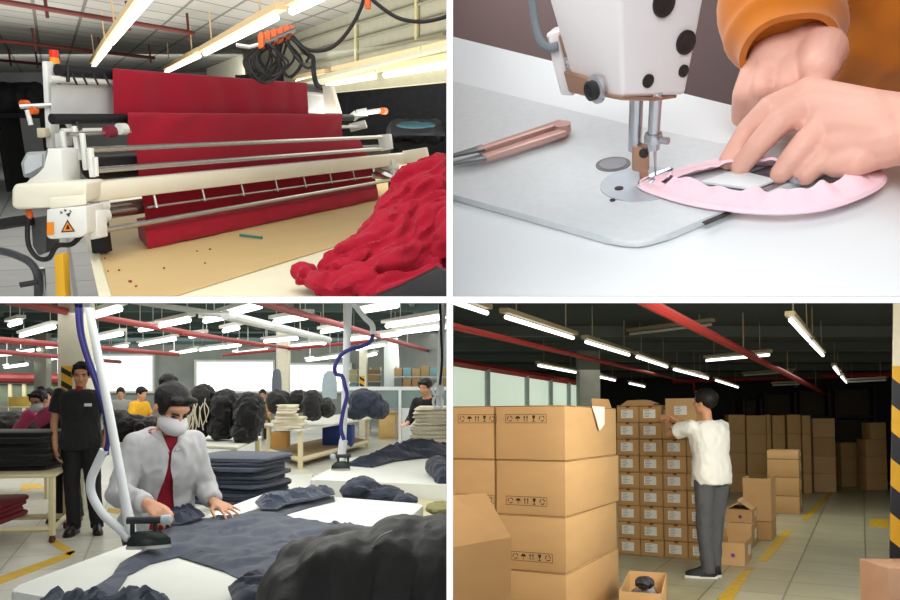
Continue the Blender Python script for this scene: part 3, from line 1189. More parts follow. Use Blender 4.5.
proto = None
cols = ['leftmost', 'second', 'third', 'fourth']
ords = ['bottom', 'second', 'third', 'fourth', 'fifth', 'sixth', 'seventh', 'eighth', 'top']
small_parent = []
for c in range(4):
    nrow = 9 if c < 2 else 8
    for r_ in range(nrow):
        s0 = -0.019 + c * 0.2565
        jit = random.uniform(-0.012, 0.012)
        o = O0 + SV * (s0 + random.uniform(-0.002, 0.002)) + UD * jit + Vector((0, 0, r_ * PH))
        F = frame_of(o, UD, SV)
        lb = f"small labelled box in the {cols[c]} column of the box wall, {ords[r_]} {'box' if r_ in (0, 8) else 'row up'}"
        if proto is None:
            I = Matrix.Translation((0, 0, 0))
            t = thing('shoe_box', (0, 0, 0), lb, 'cardboard box', 'small labelled boxes stacked as a wall')
            bm = nb(); box(bm, (0.003, 0, 0.001), (PW - 0.003, PD, PH - 0.0015), bev=0.004); mk('body', bm, m_card2, t, local=True, clip=False)
            bm = nb()
            for z in (PH - 0.016,):
                quad_face(bm, [(0.004, -0.0008, z), (PW - 0.004, -0.0008, z), (PW - 0.004, -0.0008, z + 0.007), (0.004, -0.0008, z + 0.007)])
            quad_face(bm, [(PW / 2 - 0.02, -0.001, PH - 0.03), (PW / 2 + 0.02, -0.001, PH - 0.03), (PW / 2 + 0.02, -0.001, PH - 0.006), (PW / 2 - 0.02, -0.001, PH - 0.006)])
            mk('lid_seam', bm, m_seam, t, local=True, smooth=False, clip=False)
            mk('paper_label', label_bm(Matrix.Identity(4), 0.05, 0.185, 0.04, 0.135), [m_lab, m_labtxt], t, local=True, smooth=False, clip=False)
            mk('end_label', label_bm(Matrix.Identity(4), 0.10, 0.2, 0.04, 0.13, side=PW - 0.0015), [m_lab, m_labtxt], t, local=True, smooth=False, clip=False)
            proto = t
            t.matrix_basis = BR.M @ F
            WM[t.name] = BR.M @ F
        else:
            dup(proto, F, lb)

# lids and loose cardboard on top of the first two columns
zt = 9 * PH
F = frame_of(O0 + SV * 0.0 + Vector((0, 0, zt + 0.001)), UD, SV)
bm = nb()
prism(bm, [F @ Vector(p) for p in ((0.02, 0.04, 0), (0.10, 0.04, 0.055), (0.30, 0.04, 0.06), (0.40, 0.04, 0.02), (0.38, 0.04, 0))], UD * 0.26)
mk('loose_cardboard', bm, m_card2, label='folded brown cardboard lying on top of the box wall', cat='cardboard', smooth=False)

# the box the man handles
F = frame_of(O0 + SV * 0.56 - UD * 0.14 + Vector((0, 0, 8 * PH + 0.003)), UD, SV) @ Matrix.Rotation(R(-6), 4, 'Z')
BOXTOP = F.copy()
t = thing('held_box', F @ Vector((0.2, 0.2, 0)), 'larger labelled box held at the top of the box wall by the man', 'cardboard box')
bm = nb(); box(bm, (0, 0, 0), (0.335, 0.42, 0.245), bev=0.005); bm.transform(F); mk('body', bm, m_card, t)
mk('paper_label', label_bm(F, 0.1, 0.235, 0.07, 0.165), [m_lab, m_labtxt], t, smooth=False)
mk('end_label', label_bm(F, 0.16, 0.27, 0.07, 0.17, side=0.3362), [m_lab, m_labtxt], t, smooth=False)
bm = nb(); quad_face(bm, [F @ Vector(p) for p in ((0.15, 0.002, 0.2456), (0.19, 0.002, 0.2456), (0.19, 0.418, 0.2456), (0.15, 0.418, 0.2456))]); mk('tape', bm, m_tape, t, smooth=False)

# -------------------------------------------------------------- open cartons right of the man
def carton_px(pxl, pxr, pyb, z, h, rightpx, label, flaps=None, material=None, lab=False, group=None, dmax=0.6, dot=False):
    """front-right corner at (pxr, pyb) on height z; left end at column pxl; right face reaching to column rightpx"""
    o = BR.hit(pxr, pyb, z)
    # width along VD to reach pxl
    k = (pxl - CX) / FOC
    y0, x0 = o.y, o.x
    # perspective of this room: use rays
    best = 0.3
    lo_, hi_ = 0.05, 1.6
    def col(p):
        w = BR.M @ p
        return CX + FOC * w.x / w.y
    for _ in range(40):
        best = (lo_ + hi_) / 2
        if col(o + VD * best) > pxl:
            lo_ = best
        else:
            hi_ = best
    w = best
    lo_, hi_ = 0.05, dmax
    for _ in range(40):
        d = (lo_ + hi_) / 2
        if col(o + UD * d) < rightpx:
            lo_ = d
        else:
            hi_ = d
    F = frame_of(o, UD, VD)
    if flaps is None:
        t = closed_carton(F, w, d, h, label, material=material or m_card2, group=group)
    else:
        t = open_carton(F, w, d, h, flaps, label, material=material or m_card2, group=group)
    if lab:
        bm = nb()
        x = -0.0012
        quad_face(bm, [F @ Vector(p) for p in ((x, d * 0.45, h * 0.3), (x, d * 0.8, h * 0.3), (x, d * 0.8, h * 0.75), (x, d * 0.45, h * 0.75))])
        mk('paper_label', bm, m_lab, t, smooth=False)
    if dot:
        bm = nb()
        c = F @ Vector((w * 0.45, -0.0015, h * 0.45))
        r1 = circ(c, VD, Vector((0, 0, 1)), 0.022, n=12)
        bm.faces.new([bm.verts.new(p) for p in r1])
        mk('purple_mark', bm, mat('purple_ink', (130, 60, 140), 0.7, var=0), t, smooth=False)
    return t, F, w, d


gq = 'open cartons beside the man'
carton_px(719, 745, 566.5, 0, 0.23, 756, 'open carton with a purple mark in front beside the man', {'b': (0.14, -8), 'l': (0.15, 20)}, m_card, True, gq, dot=True)
t, F, w, d = carton_px(726, 752, 549, 0, 0.26, 762, 'closed carton under the gaping one, behind the open carton beside the man', None, m_card2, True, gq)
carton_px(726, 752, 523, 0.262, 0.15, 761, 'carton with gaping lid stacked above the labelled carton beside the man', {'l': (0.2, -62), 'r': (0.2, -55), 'f': (0.05, -80)}, m_card, True, gq, dot=True)
t, F, w, d = carton_px(744, 772, 541, 0, 0.235, 784, 'lower carton under the tall open carton', None, m_card2, False, gq)
o = F.translation
F2 = frame_of(o + Vector((0, 0, 0.237)), UD, VD)
t2 = open_carton(F2, w, d, 0.40, {'r': (0.16, 2), 'f': (0.13, -4), 'l': (0.13, 5)}, 'tall open carton with upright flaps standing on a lower carton', m_card, gq)

gq = 'brown cartons stacked along the aisle'
zz = 0
for k, (h, lb) in enumerate([(0.29, 'bottom carton of the three stacked behind the tall open carton'), (0.3, 'middle carton of the three stacked behind the tall open carton'), (0.29, 'upper carton of the stack behind the tall open carton'), (0.14, 'flat carton on top of the stack behind the tall open carton')]):
    t, F, w, d = carton_px(768, 800, 514.5 - 0, 0, h, 808, lb, None, m_card2 if k < 3 else m_card, False, gq) if k == 0 else (None, F, w, d)
    if k:
        t = closed_carton(frame_of(o5 + Vector((0, 0, zz)), UD, VD), w, d, h, lb, material=m_card2 if k < 3 else m_card, group=gq)
    else:
        o5 = F.translation.copy()
    bm = nb()
    Fk = frame_of(o5 + Vector((0, 0, zz)), UD, VD)
    quad_face(bm, [Fk @ Vector(p) for p in ((-0.0012, d * 0.5, h * 0.3), (-0.0012, d * 0.75, h * 0.3), (-0.0012, d * 0.75, h * 0.75), (-0.0012, d * 0.5, h * 0.75))])
    mk('paper_label', bm, m_lab, t, smooth=False)
    zz += h + 0.001

# far row of carton columns
far_cols = [(730, 747, 0, 413), (748, 768, 0, 413), (768, 773, 0.0, 414), (774, 787, 0.0, 414), (789, 803, 0.0, 414), (804, 813, 0.0, 414)]
rowp = BR.hit(812, 493.5, 0)
def col_px(p):
    w = BR.M @ p
    return CX + FOC * w.x / w.y
def along(p, px, dirv):
    lo_, hi_ = -4.0, 6.0
    for _ in range(50):
        mid = (lo_ + hi_) / 2
        if (col_px(p + dirv * mid) < px):
            lo_ = mid
        else:
            hi_ = mid
    return p + dirv * mid
hts = [0.415, 0.42, 0.41, 0.40]
FV = Vector((math.cos(R(-8)), math.sin(R(-8)), 0))
FU = Vector((-FV.y, FV.x, 0))
for ci, (xa, xb, _, _) in enumerate(far_cols):
    a, b = along(rowp, xa, FV), along(rowp, xb, FV)
    w = (b - a).length - 0.01
    z = 0
    for k in range(4):
        h = hts[k] * (0.99 if ci % 2 else 1)
        closed_carton(frame_of(a + Vector((0, 0, z)), FU, FV), w, 0.5, h, f"{('bottom', 'second', 'third', 'top')[k]} carton of the {('first', 'second', 'narrow third', 'fourth', 'fifth', 'narrow sixth')[ci]} column in the far row, from the left", material=m_card2, group='cartons in the far row', parts=False)
        z += h + 0.001
a, b = BR.hit(812, 492, 0), BR.hit(838, 492, 0)
a, b = BR.hit(811, 491.5, 0), BR.hit(835, 491.5, 0)
z = 0
for k, h in enumerate((0.39, 0.37, 0.4, 0.41)):
    closed_carton(frame_of(a + FV * 0.03 + Vector((0, 0, z)) - FU * 0.12, FU, FV), (b - a).length - 0.06, 0.6, h, f"{('bottom', 'second', 'third', 'top')[k]} wide carton of the column at the right end of the far row", material=m_card if k != 2 else m_card2, group='cartons in the far row', parts=False)
    z += h + 0.001
for j, (xa, xb, yb, n, nm) in enumerate([(842, 866, 487, 3, 'dim'), (867, 888, 490, 4, 'lighter')]):
    a, b = BR.hit(xa, yb, 0), BR.hit(xb, yb, 0)
    z = 0
    for k in range(n):
        h = 0.34 if j == 0 else 0.37
        dx = 0.12 if (j == 1 and k >= 3) else 0
        closed_carton(frame_of(a + Vector((dx, 0, z)), Vector((0, 1, 0)), Vector((1, 0, 0))), (b - a).length - dx, 0.4, h, f"{('bottom', 'second', 'third', 'top')[k]} carton of the {nm} stack at the far right end of the aisle", material=m_card2, group='cartons at the end of the aisle', parts=False)
        z += h + 0.001
# dark racking against the back wall
for j, (xa, xb, yt) in enumerate([(748, 768, 398), (770, 803, 392), (806, 838, 388), (842, 884, 386)]):
    a, b = BR.at(xa, 430, 19.0), BR.at(xb, 430, 19.0)
    zt = BR.at(xa, yt, 19.0).z
    t = thing('storage_rack', ((a.x + b.x) / 2, 19.2, 0), f"dark storage rack against the back wall, {('first', 'second', 'third', 'last')[j]} from the left", 'rack', 'dark racks at the back wall')
    for x in (a.x, b.x - 0.06):
        for y in (19.3, 20.05):
            bm = nb(); box(bm, (x, y, 0), (x + 0.06, y + 0.06, zt)); mk('upright', bm, mat('rack_dark', (58, 56, 52), 0.7), t, smooth=False)
    for z in (0.1, 0.9, 1.6):
        bm = nb(); box(bm, (a.x, 19.3, z), (b.x, 20.1, z + 0.05)); mk('rack_shelf', bm, mat('rack_dark', (58, 56, 52), 0.7), t, smooth=False)
    for n_, (z, h) in enumerate(((0.153, 0.7), (0.953, 0.6), (1.653, max(0.1, zt - 1.7)))):
        bm = nb(); box(bm, (a.x + 0.1, 19.37, z), (b.x - 0.12, 20.0, z + h), bev=0.03)
        mk('stored_bale', bm, mat('bale_dark', (70, 62, 50), 0.9), label=f"dark bale on the {('bottom', 'middle', 'top')[n_]} shelf of the {('first', 'second', 'third', 'last')[j]} back rack from the left", cat='bale', group='bales on the dark racks')

# -------------------------------------------------------------- floor marks
def floor_mark(pts, label, m=m_yellow, group=None, h=0.0025):
    P = [BR.hit(*p, 0.0) for p in pts]
    bm = nb()
    prism(bm, P, (0, 0, h))
    return mk('floor_marking', bm, m, label=label, cat='floor marking', kind='structure', smooth=False)


floor_mark([(712, 605), (730, 605), (750, 573), (744, 571), (738, 576)], 'nearest worn yellow stripe on the tiled floor')
floor_mark([(743, 570.5), (752, 571), (755, 568.5), (747, 568)], 'small worn yellow fleck between the floor stripes')
floor_mark([(757, 561), (766, 562), (793, 531), (784, 530.5)], 'middle worn yellow stripe on the tiled floor')
floor_mark([(801, 519.5), (807.5, 520), (837, 489), (833, 489)], 'far yellow stripe beside the stacked cartons')
floor_mark([(870, 519), (888, 519), (888, 528), (869, 526.5)], 'worn yellow patch beside the striped column')

# -------------------------------------------------------------- striped column at the right edge
def sm(name, fy, w, a, b, phase):
    """diagonal two-colour hazard paint in object space"""
    m = mat(name, (222, 168, 44), 0.6, var=0.16, scale=9)
    nt = m.node_tree
    b_ = nt.nodes['Principled BSDF']
    src = b_.inputs['Base Color'].links[0].from_socket
    tc = nt.nodes.new('ShaderNodeTexCoord')
    sep = nt.nodes.new('ShaderNodeSeparateXYZ')
    nt.links.new(tc.outputs['Object'], sep.inputs[0])
    def math_(op, x, y):
        n = nt.nodes.new('ShaderNodeMath')
        n.operation = op
        for i, v in enumerate((x, y)):
            if hasattr(v, 'is_linked'):
                nt.links.new(v, n.inputs[i])
            else:
                n.inputs[i].default_value = v
        return n.outputs[0]
    s = math_('ADD', sep.outputs[2], math_('MULTIPLY', sep.outputs[0], b))
    s = math_('ADD', s, math_('MULTIPLY', sep.outputs[1], -b))
    s = math_('ADD', s, phase)
    fr = math_('FRACT', math_('DIVIDE', s, w), 0)
    blk = math_('LESS_THAN', fr, 0.5)
    mx = nt.nodes.new('ShaderNodeMix')
    mx.data_type = 'RGBA'
    nt.links.new(blk, mx.inputs[0])
    nt.links.new(src, mx.inputs[6])
    mx.inputs[7].default_value = (*lin((44, 44, 48)), 1)
    # plain cream above
    top = math_('GREATER_THAN', sep.outputs[2], a)
    mx2 = nt.nodes.new('ShaderNodeMix')
    mx2.data_type = 'RGBA'
    nt.links.new(top, mx2.inputs[0])
    nt.links.new(mx.outputs[2], mx2.inputs[6])
    mx2.inputs[7].default_value = (*lin((222, 214, 186)), 1)
    nt.links.new(mx2.outputs[2], b_.inputs['Base Color'])
    return m


cb, ct = BR.at(881.5, 600, 3.1), BR.at(892.5, 296, 3.1)
cx0 = (cb.x + ct.x) / 2
zc_top = BR.at(890, 366, 3.1).z
bm = nb()
hexa(bm, [(cb.x - 0.01, 3.1, -0.0), (cb.x + 0.5, 3.1, 0), (cb.x + 0.5, 3.5, 0), (cb.x + 0.3, 3.5, 0), (ct.x, 3.1, ct.z), (ct.x + 0.5, 3.1, ct.z), (ct.x + 0.5, 3.5, ct.z), (ct.x + 0.3, 3.5, ct.z)], bev=0.012)
mk('column', bm, sm('hazard_paint', 0, 0.215, zc_top, 0.8, 0.0), kind='structure')
q = BR.at(888, 568, 2.85)
bm = nb()
box(bm, (q.x, 2.85, 0), (q.x + 0.3, 3.05, q.z), bev=0.004)
mk('carton', bm, mat('pinkish_card', (206, 160, 128), 0.7), label='pale pinkish carton in front of the striped column', cat='cardboard box')

# -------------------------------------------------------------- the man at the box wall
use(BR)
loc = BR.hit(714, 578, 0)
t = thing('person', loc, 'man seen from behind in white polo and grey trousers, reaching to the box wall', 'person', rz=R(24))
J = {'right': (1, 0, 0), 'spine': std_spine(w=0.98, lean=0.05, dz=0.04)}
J.update(neck0=(0, 0.055, 1.45), neck1=(0, 0.065, 1.56), head=(0.0, 0.085, 1.66), hs=1.06, H=rot3((math.cos(R(22)), math.sin(R(22)), 0), (-math.sin(R(22)), math.cos(R(22)), 0.02)))
J.update(shL=(-0.185, 0.06, 1.42), elL=(-0.22, 0.35, 1.36), wrL=(-0.06, 0.58, 1.47), hdL=(0.2, 0.8, 0.3), hnL=(-0.8, 0.1, 0.5))
J.update(shR=(0.185, 0.06, 1.42), elR=(0.17, 0.32, 1.34), wrR=(0.02, 0.52, 1.48), hdR=(-0.3, 0.8, 0.3), hnR=(0.6, 0.2, 0.6))
J.update(hipL=(-0.09, 0, 0.92), knL=(-0.09, 0.02, 0.49), anL=(-0.065, -0.0, 0.085), toL=(-0.20, 0.10, 0.03))
J.update(hipR=(0.09, 0, 0.92), knR=(0.075, 0.05, 0.49), anR=(0.055, 0.06, 0.085), toR=(0.05, 0.22, 0.03))
mk('body', body_bm(J), m_skin_tan, t, local=True)
mk('polo_shirt', shirt_bm(J, 0.036, (0.62, 0.082), hem=0, wr=0.010, seed=3), mat('white_polo', (228, 230, 228), 0.75, var=0.03, sheen=0.2), t, local=True)
mk('trousers', trousers_bm(J, 0.014, seed=5, wr=0.007), mat('grey_trousers', (84, 86, 92), 0.8, var=0.12, scale=30), t, local=True)
mk('hair', hair_bm(J['head'], J['H'], 1.08, 0.075, -0.085, 1.12), m_hair, t, local=True)
face_parts(t, J['head'], J['H'])
for s in 'LR':
    shoe(t, J['an' + s], J['to' + s], mat('black_shoe', (26, 26, 28), 0.6), mat('white_sole', (224, 224, 222), 0.5))

# ==================================================================== LOWER LEFT: the pressing hall
use(BL)
H0 = BL.h
m_hfloor = tile_mat('hall_tiles', (206, 206, 194), (160, 160, 148), 0.6, 0.6, 0.008, rough=0.3, var=0.10)
m_deck = mat('roof_deck', (44, 66, 66), 0.7, var=0.15, scale=1.0)
m_hwall = mat('hall_wall', (158, 164, 160), 0.8, var=0.06)
m_hwall_dark = mat('hall_back_wall', (150, 156, 148), 0.9, var=0.25, scale=0.8)
m_cream = mat('cream_steel', (222, 210, 170), 0.4, var=0.05)
m_navy = mat('navy_cloth', (60, 68, 84), 0.85, var=0.10, scale=14, bump=0.2, bscale=160, sheen=0.2)
m_navy_d = mat('dark_navy_cloth', (44, 50, 66), 0.85, var=0.12, scale=14, sheen=0.15)
m_black = mat('black_cloth', (22, 22, 24), 0.85, var=0.2, scale=14, sheen=0.15)
m_pad = mat('ironing_pad', (232, 234, 226), 0.8, var=0.05, scale=3, bump=0.1, bscale=6)
m_ivory = mat('ivory_cloth', (214, 206, 184), 0.85, var=0.10, scale=20)
m_plastic_w = mat('white_tube', (226, 230, 232), 0.4, var=0.04)
m_violet = mat('violet_cable', (46, 42, 120), 0.5, var=0.05)
m_iron = mat('iron_sole_dark', (48, 54, 52), 0.35, metal=0.6, var=0.1)
m_steel = mat('bare_steel', (178, 180, 180), 0.3, metal=0.9, var=0.05)
m_htube = mat('hall_tube', (255, 255, 250), 0.5, var=0, emit=3.2)
m_hhouse = mat('hall_lamp_body', (196, 198, 190), 0.5, var=0.04)
m_rust = mat('hall_red_pipe', (158, 52, 52), 0.45, var=0.1)
m_day = mat('bright_window', (248, 255, 250), 0.4, var=0.05, scale=0.7, emit=1.05)
m_shoe = mat('black_leather', (20, 20, 22), 0.35)
m_brown_shoe = mat('brown_leather', (104, 62, 46), 0.4)

slab('floor', [(-19, 1.3, 0), (0.2, 1.3, 0), (0.2, 30, 0), (-19, 30, 0)], 0.1, m_hfloor, ang=R(20), vec=(0, 0, -0.1))
slab('ceiling', [(-19, 13, 2.9), (0.2, 13, 2.9), (0.2, 30, 2.9), (-19, 30, 2.9)], 0.1, m_deck, vec=(0, 0, 0.1))
slab('wall_back', [(-19, 29.6, 0), (0.2, 29.6, 0), (0.2, 29.6, 2.9), (-19, 29.6, 2.9)], 0.1, m_hwall_dark, vec=(0, 0.2, 0))
slab('wall_left', [(-18.8, 2.0, 0), (-18.8, 29.6, 0), (-18.8, 29.6, 2.9), (-18.8, 2.0, 2.9)], 0.1, m_hwall_dark, vec=(-0.2, 0, 0))
for i in range(7):
    y = 14 + i * 2.2
    bm = nb()
    box(bm, (-18.5, y, 2.72), (-0.01 * y, y + 0.14, 2.9))
    mk('beam', bm, mat('roof_beam', (70, 88, 86), 0.7), kind='structure', smooth=False)
for i in range(9):
    x = -17.5 + i * 2.1
    bm = nb()
    box(bm, (x, 13, 2.80), (x + 0.08, 29.5, 2.88))
    mk('beam', bm, mat('roof_purlin', (96, 108, 104), 0.7), kind='structure', smooth=False)

# windows in the back wall
for i, (x0, x1, y0, y1) in enumerate([(95, 153, 356, 391), (197, 273, 362, 391), (284, 350, 365, 391)]):
    a, b = BL.at(x0, y1, 29.4), BL.at(x1, y0, 29.4)
    bm = nb()
    box(bm, (a.x, 29.4, a.z), (b.x, 29.5, b.z))
    w = mk('window_%d' % (i + 2), bm, m_day, kind='structure', smooth=False)
    bm = nb()
    for lo, hi in (((a.x - 0.08, 29.32, a.z - 0.08), (a.x, 29.6, b.z + 0.08)), ((b.x, 29.32, a.z - 0.08), (b.x + 0.08, 29.6, b.z + 0.08)), ((a.x, 29.32, b.z), (b.x, 29.6, b.z + 0.08)), ((a.x, 29.32, a.z - 0.08), (b.x, 29.6, a.z))):
        box(bm, lo, hi)
    mk('window_frame', bm, mat('window_frame_white', (210, 214, 206), 0.5), w, smooth=False)
# grey wall with the shelves at the right rear
a, b = BL.at(384, 379, 24), BL.at(446, 379, 20)
bm = nb()
prism(bm, [(a.x, 24, 0), (b.x + 0.1, 20, 0), (b.x + 0.1, 20, 2.9), (a.x, 24, 2.9)], (0, 0.2, 0))
mk('wall_right', bm, m_hwall, kind='structure', smooth=False)

# columns
def column(x0, x1, d, dep, m=None, zt=2.9, stripe=None):
    a, b = BL.at(x0, 379, d), BL.at(x1, 379, d)
    bm = nb()
    box(bm, (a.x, d, 0), (b.x, d + dep, zt), bev=0.01)
    c = mk('column', bm, m or mat('column_paint', (226, 222, 200), 0.6, var=0.05), kind='structure')
    if stripe:
        x0, x1, y0, y1 = stripe
        p, q = BL.at(x0, y1, d - 0.012), BL.at(x1, y0, d - 0.012)
        bm = nb()
        box(bm, (p.x, d - 0.008, p.z), (q.x, d - 0.001, q.z))
        k = mk('hazard_band', bm, mat('band_yellow', (222, 170, 40), 0.6), c, smooth=False)
        bm = nb()
        w, h = q.x - p.x, q.z - p.z
        n = max(2, int(h / w))
        for i in range(n):
            zb = p.z + h * (i + 0.1) / n
            prism(bm, [(p.x, d - 0.0095, zb + 0.45 * h / n), (q.x, d - 0.0095, zb), (q.x, d - 0.0095, zb + 0.4 * h / n), (p.x, d - 0.0095, zb + 0.85 * h / n)], (0, 0.001, 0))
        mk('hazard_stripes', bm, mat('band_black', (36, 36, 38), 0.6), k, smooth=False)
    return c
column(57.5, 84, 9.4, 0.3, stripe=(61, 72, 366, 420))
column(276, 288, 19, 0.3)
column(359, 366.5, 21.5, 0.3, stripe=(359.5, 364.5, 376, 389))
column(34, 46, 21, 0.3, mat('column_grey', (168, 168, 154), 0.7))

# fluorescent lamps
LP = [(21, 336, 54, 327), (95, 316, 120, 309), (96, 339, 122, 334), (140, 345, 175, 339), (160, 326, 189, 320), (172, 354, 196, 350), (200, 350, 225, 347), (-3, 355.5, 14, 354), (19, 352.5, 39, 349.5), (5, 367.5, 27, 364.5), (47, 347.5, 58, 346), (44, 360, 61, 357.5), (140, 330, 153, 328), (110, 349, 127, 346), (190, 336.5, 203, 335), (222, 316, 260, 306), (275, 322, 307, 317), (322, 332, 345, 328), (360, 311, 397, 305), (387, 326, 444, 317), (397, 333, 445, 327), (350, 339.5, 400, 334), (291, 346.5, 325, 343.5), (265, 341.5, 297, 338.5), (227, 347, 240, 345), (235, 353.5, 267, 350), (307, 360.5, 342, 356), (357, 349.5, 384, 345), (365, 356.5, 376, 354), (224, 331, 238, 328), (10, 325, 20, 322), (205, 321, 232, 316)]
gl = 'fluorescent lamps of the pressing hall'
spots = ['left of the big column', 'just right of the leaning white tube near the top', 'right of the leaning white tube, upper', 'above the left bright window', 'high, between the white tube and the cable tray', 'above the gap between the windows', 'above the start of the middle window', 'at the left image edge', 'left of the big column, lower', 'lowest at the left, above the grey column', 'touching the left side of the big column', 'low, left of the big column', 'short, left of the middle tray', 'above the left window, right of the white tube', 'short, below the cable tray start', 'large, crossing the top of the cable tray', 'above the cable tray, centre', 'left of the second white pole', 'nearest at the top, right of the second pole', 'long, upper right', 'long, second from the top at the right', 'crossing behind the second pole', 'above the right bright window', 'behind the middle column', 'tiny, above the middle window', 'above the middle window, lower', 'lowest above the right bright window', 'above the grey right wall', 'tiny, above the third column', 'left of the cable tray', 'small, top left', 'beside the upper cable tray']
for k, (x0, y0, x1, y1) in enumerate(LP):
    ym = (y0 + y1) / 2
    zr = min(0.8, (379 - ym) * 22 / 800)
    a = BL.hit(x0, y0, H0 + zr) if y0 < 372 else BL.at(x0, y0, 22)
    b = BL.hit(x1, y1, H0 + zr)
    # limit the depth spread of slanting lamps
    if abs(a.y - b.y) > 3.2:
        m_ = (a.y + b.y) / 2
        a, b = BL.at(x0, y0, m_ + 1.6 * (1 if a.y > b.y else -1)), BL.at(x1, y1, m_ + 1.6 * (-1 if a.y > b.y else 1))
    t = thing('fluorescent_lamp', (a + b) / 2, 'lit fluorescent lamp ' + spots[k], 'ceiling lamp', gl)
    d = (b - a).normalized()
    bm = nb(); cyl(bm, a, b, 0.035, n=8); mk('tube', bm, m_htube, t)
    u = d.cross(Vector((0, 0, 1))).normalized() * 0.06
    c0, c1 = a - d * 0.1 + Vector((0, 0, 0.045)), b + d * 0.1 + Vector((0, 0, 0.045))
    bm = nb(); hexa(bm, [c0 - u, c0 + u, c1 + u, c1 - u] + [q + Vector((0, 0, 0.05)) for q in (c0 - u, c0 + u, c1 + u, c1 - u)]); mk('housing', bm, m_hhouse, t, smooth=False)
    for f in (0.12, 0.88):
        q = c0.lerp(c1, f)
        bm = nb(); cyl(bm, q + Vector((0, 0, 0.04)), (q.x, q.y, 2.92), 0.006, n=5); mk('hanger', bm, m_hhouse, t)

for k, (x0, y0, d0, x1, y1, d1, r, m, lb) in enumerate([(5, 300.5, 8.2, 263, 346, 18, 0.045, m_rust, 'red pipe crossing the top left behind the leaning white tube'), (247, 298, 8.2, 441, 354.5, 24, 0.045, m_rust, 'red pipe crossing the top right behind the second white pole'), (-4, 339.5, 12.2, 178, 354.5, 19, 0.05, m_rust, 'second red pipe at the left, under the lamps'), (-4, 351.5, 15, 120, 362, 22, 0.05, m_rust, 'third red pipe at the left, lower than the second'), (180, 333, 13, 300, 349.5, 20, 0.04, m_rust, 'red pipe passing behind the middle column'), (224, 355, 21, 372, 341, 17, 0.04, m_rust, 'red cross pipe behind the cable tray'), (-4, 378, 24, 66, 379, 24, 0.16, mat('dark_red_duct', (120, 40, 40), 0.5), 'thick dark red duct low at the far left'), (225, 315, 9.4, 329, 340, 15, 0.06, mat('cable_tray', (206, 210, 206), 0.4), 'pale cable tray slanting down to the middle column'), (120, 299, 9, 226, 315.5, 9.6, 0.035, mat('cable_tray', (206, 210, 206), 0.4), 'thin pale conduit at the top leading to the cable tray')]):
    a, b = BL.at(x0, y0, d0), BL.at(x1, y1, d1)
    t = thing('ceiling_pipe', (a + b) / 2, lb, 'pipe', 'pipes under the hall roof')
    bm = nb(); cyl(bm, a, b, r, n=10); mk('pipe_run', bm, m, t)
    for f in (0.62, 0.88):
        q = a.lerp(b, f)
        bm = nb(); cyl(bm, q, (q.x, q.y, 2.92), 0.008, n=5); mk('hanger', bm, m_hhouse, t)

# yellow floor lines
for pts in ([(-4, 586), (74, 556), (75.5, 550), (-4, 578)], [(75, 552), (69, 556), (47, 541), (54, 538)], [(107, 512), (119, 514), (121, 510), (108, 508)], [(20, 491), (44, 488), (42, 484), (22, 484)]):
    bm = nb(); prism(bm, [BL.hit(*p, 0) for p in pts], (0, 0, 0.003)); mk('floor_marking', bm, mat('hall_yellow', (206, 168, 62), 0.6, var=0.12), kind='structure', smooth=False)


# -------------------------------------------------------------- tables
def slab_table(name, label, pts, z, th, m_top, m_leg, legs, lr=0.02, shelf=None, clip=True, castors=False, plank=False, cat='table', group=None):
    """pts: top outline (x, y) points; legs: list of (x, y)"""
    c = sum((Vector((p[0], p[1], 0)) for p in pts), Vector()) / len(pts)
    t = thing(name, c, label, cat, group)
    bm = nb(); prism(bm, [(p[0], p[1], z - th) for p in pts], (0, 0, th), bev=min(0.012, th * 0.3)); mk('table_top', bm, m_top, t)
    for q in legs:
        bm = nb(); box(bm, (q[0] - lr, q[1] - lr, 0.07 if castors else 0), (q[0] + lr, q[1] + lr, z - th), bev=0.003); l = mk('leg', bm, m_leg, t)
        if castors:
            bm = nb(); cyl(bm, (q[0] - 0.015, q[1], 0.036), (q[0] + 0.015, q[1], 0.036), 0.036, n=14); mk('castor', bm, mat('castor', (80, 44, 36), 0.5), l)
    if shelf and plank:
        bm = nb(); prism(bm, [(q[0], q[1], shelf + 0.03) for q in legs], (0, 0, 0.012)); mk('lower_shelf', bm, mat('plywood', (158, 136, 100), 0.7, var=0.1), t, smooth=False)
    if shelf:
        bm = nb()
        n = len(legs)
        for i in range(n):
            a, b = legs[i], legs[(i + 1) % n]
            cyl(bm, (a[0], a[1], shelf), (b[0], b[1], shelf), lr * 1.2, n=4)
        mk('lower_rail', bm, m_leg, t, smooth=False)
    return t


ZT = 0.85
A, B, C = BL.hit(5, 590, ZT), BL.hit(269, 492, ZT), BL.hit(425, 504, ZT)
D = A + (C - B)
ctr = (A + C) / 2
legs = [ctr.lerp(Vector((q.x, q.y, ctr.z)), 0.9) for q in (A, B, C, D)]
def round_poly(P, r, n=5):
    out = []
    m = len(P)
    for i in range(m):
        a, b, c = P[i - 1], P[i], P[(i + 1) % m]
        p, q = b + (a - b).normalized() * r, b + (c - b).normalized() * r
        for k in range(n + 1):
            t = k / n
            out.append(p * (1 - t) ** 2 + b * 2 * t * (1 - t) + q * t * t)
    return out
slab_table('ironing_table', 'padded white ironing table the woman works at', round_poly([A, B, C, D], 0.06), ZT, 0.09, m_pad, m_cream, [(q.x, q.y) for q in legs], clip=True)

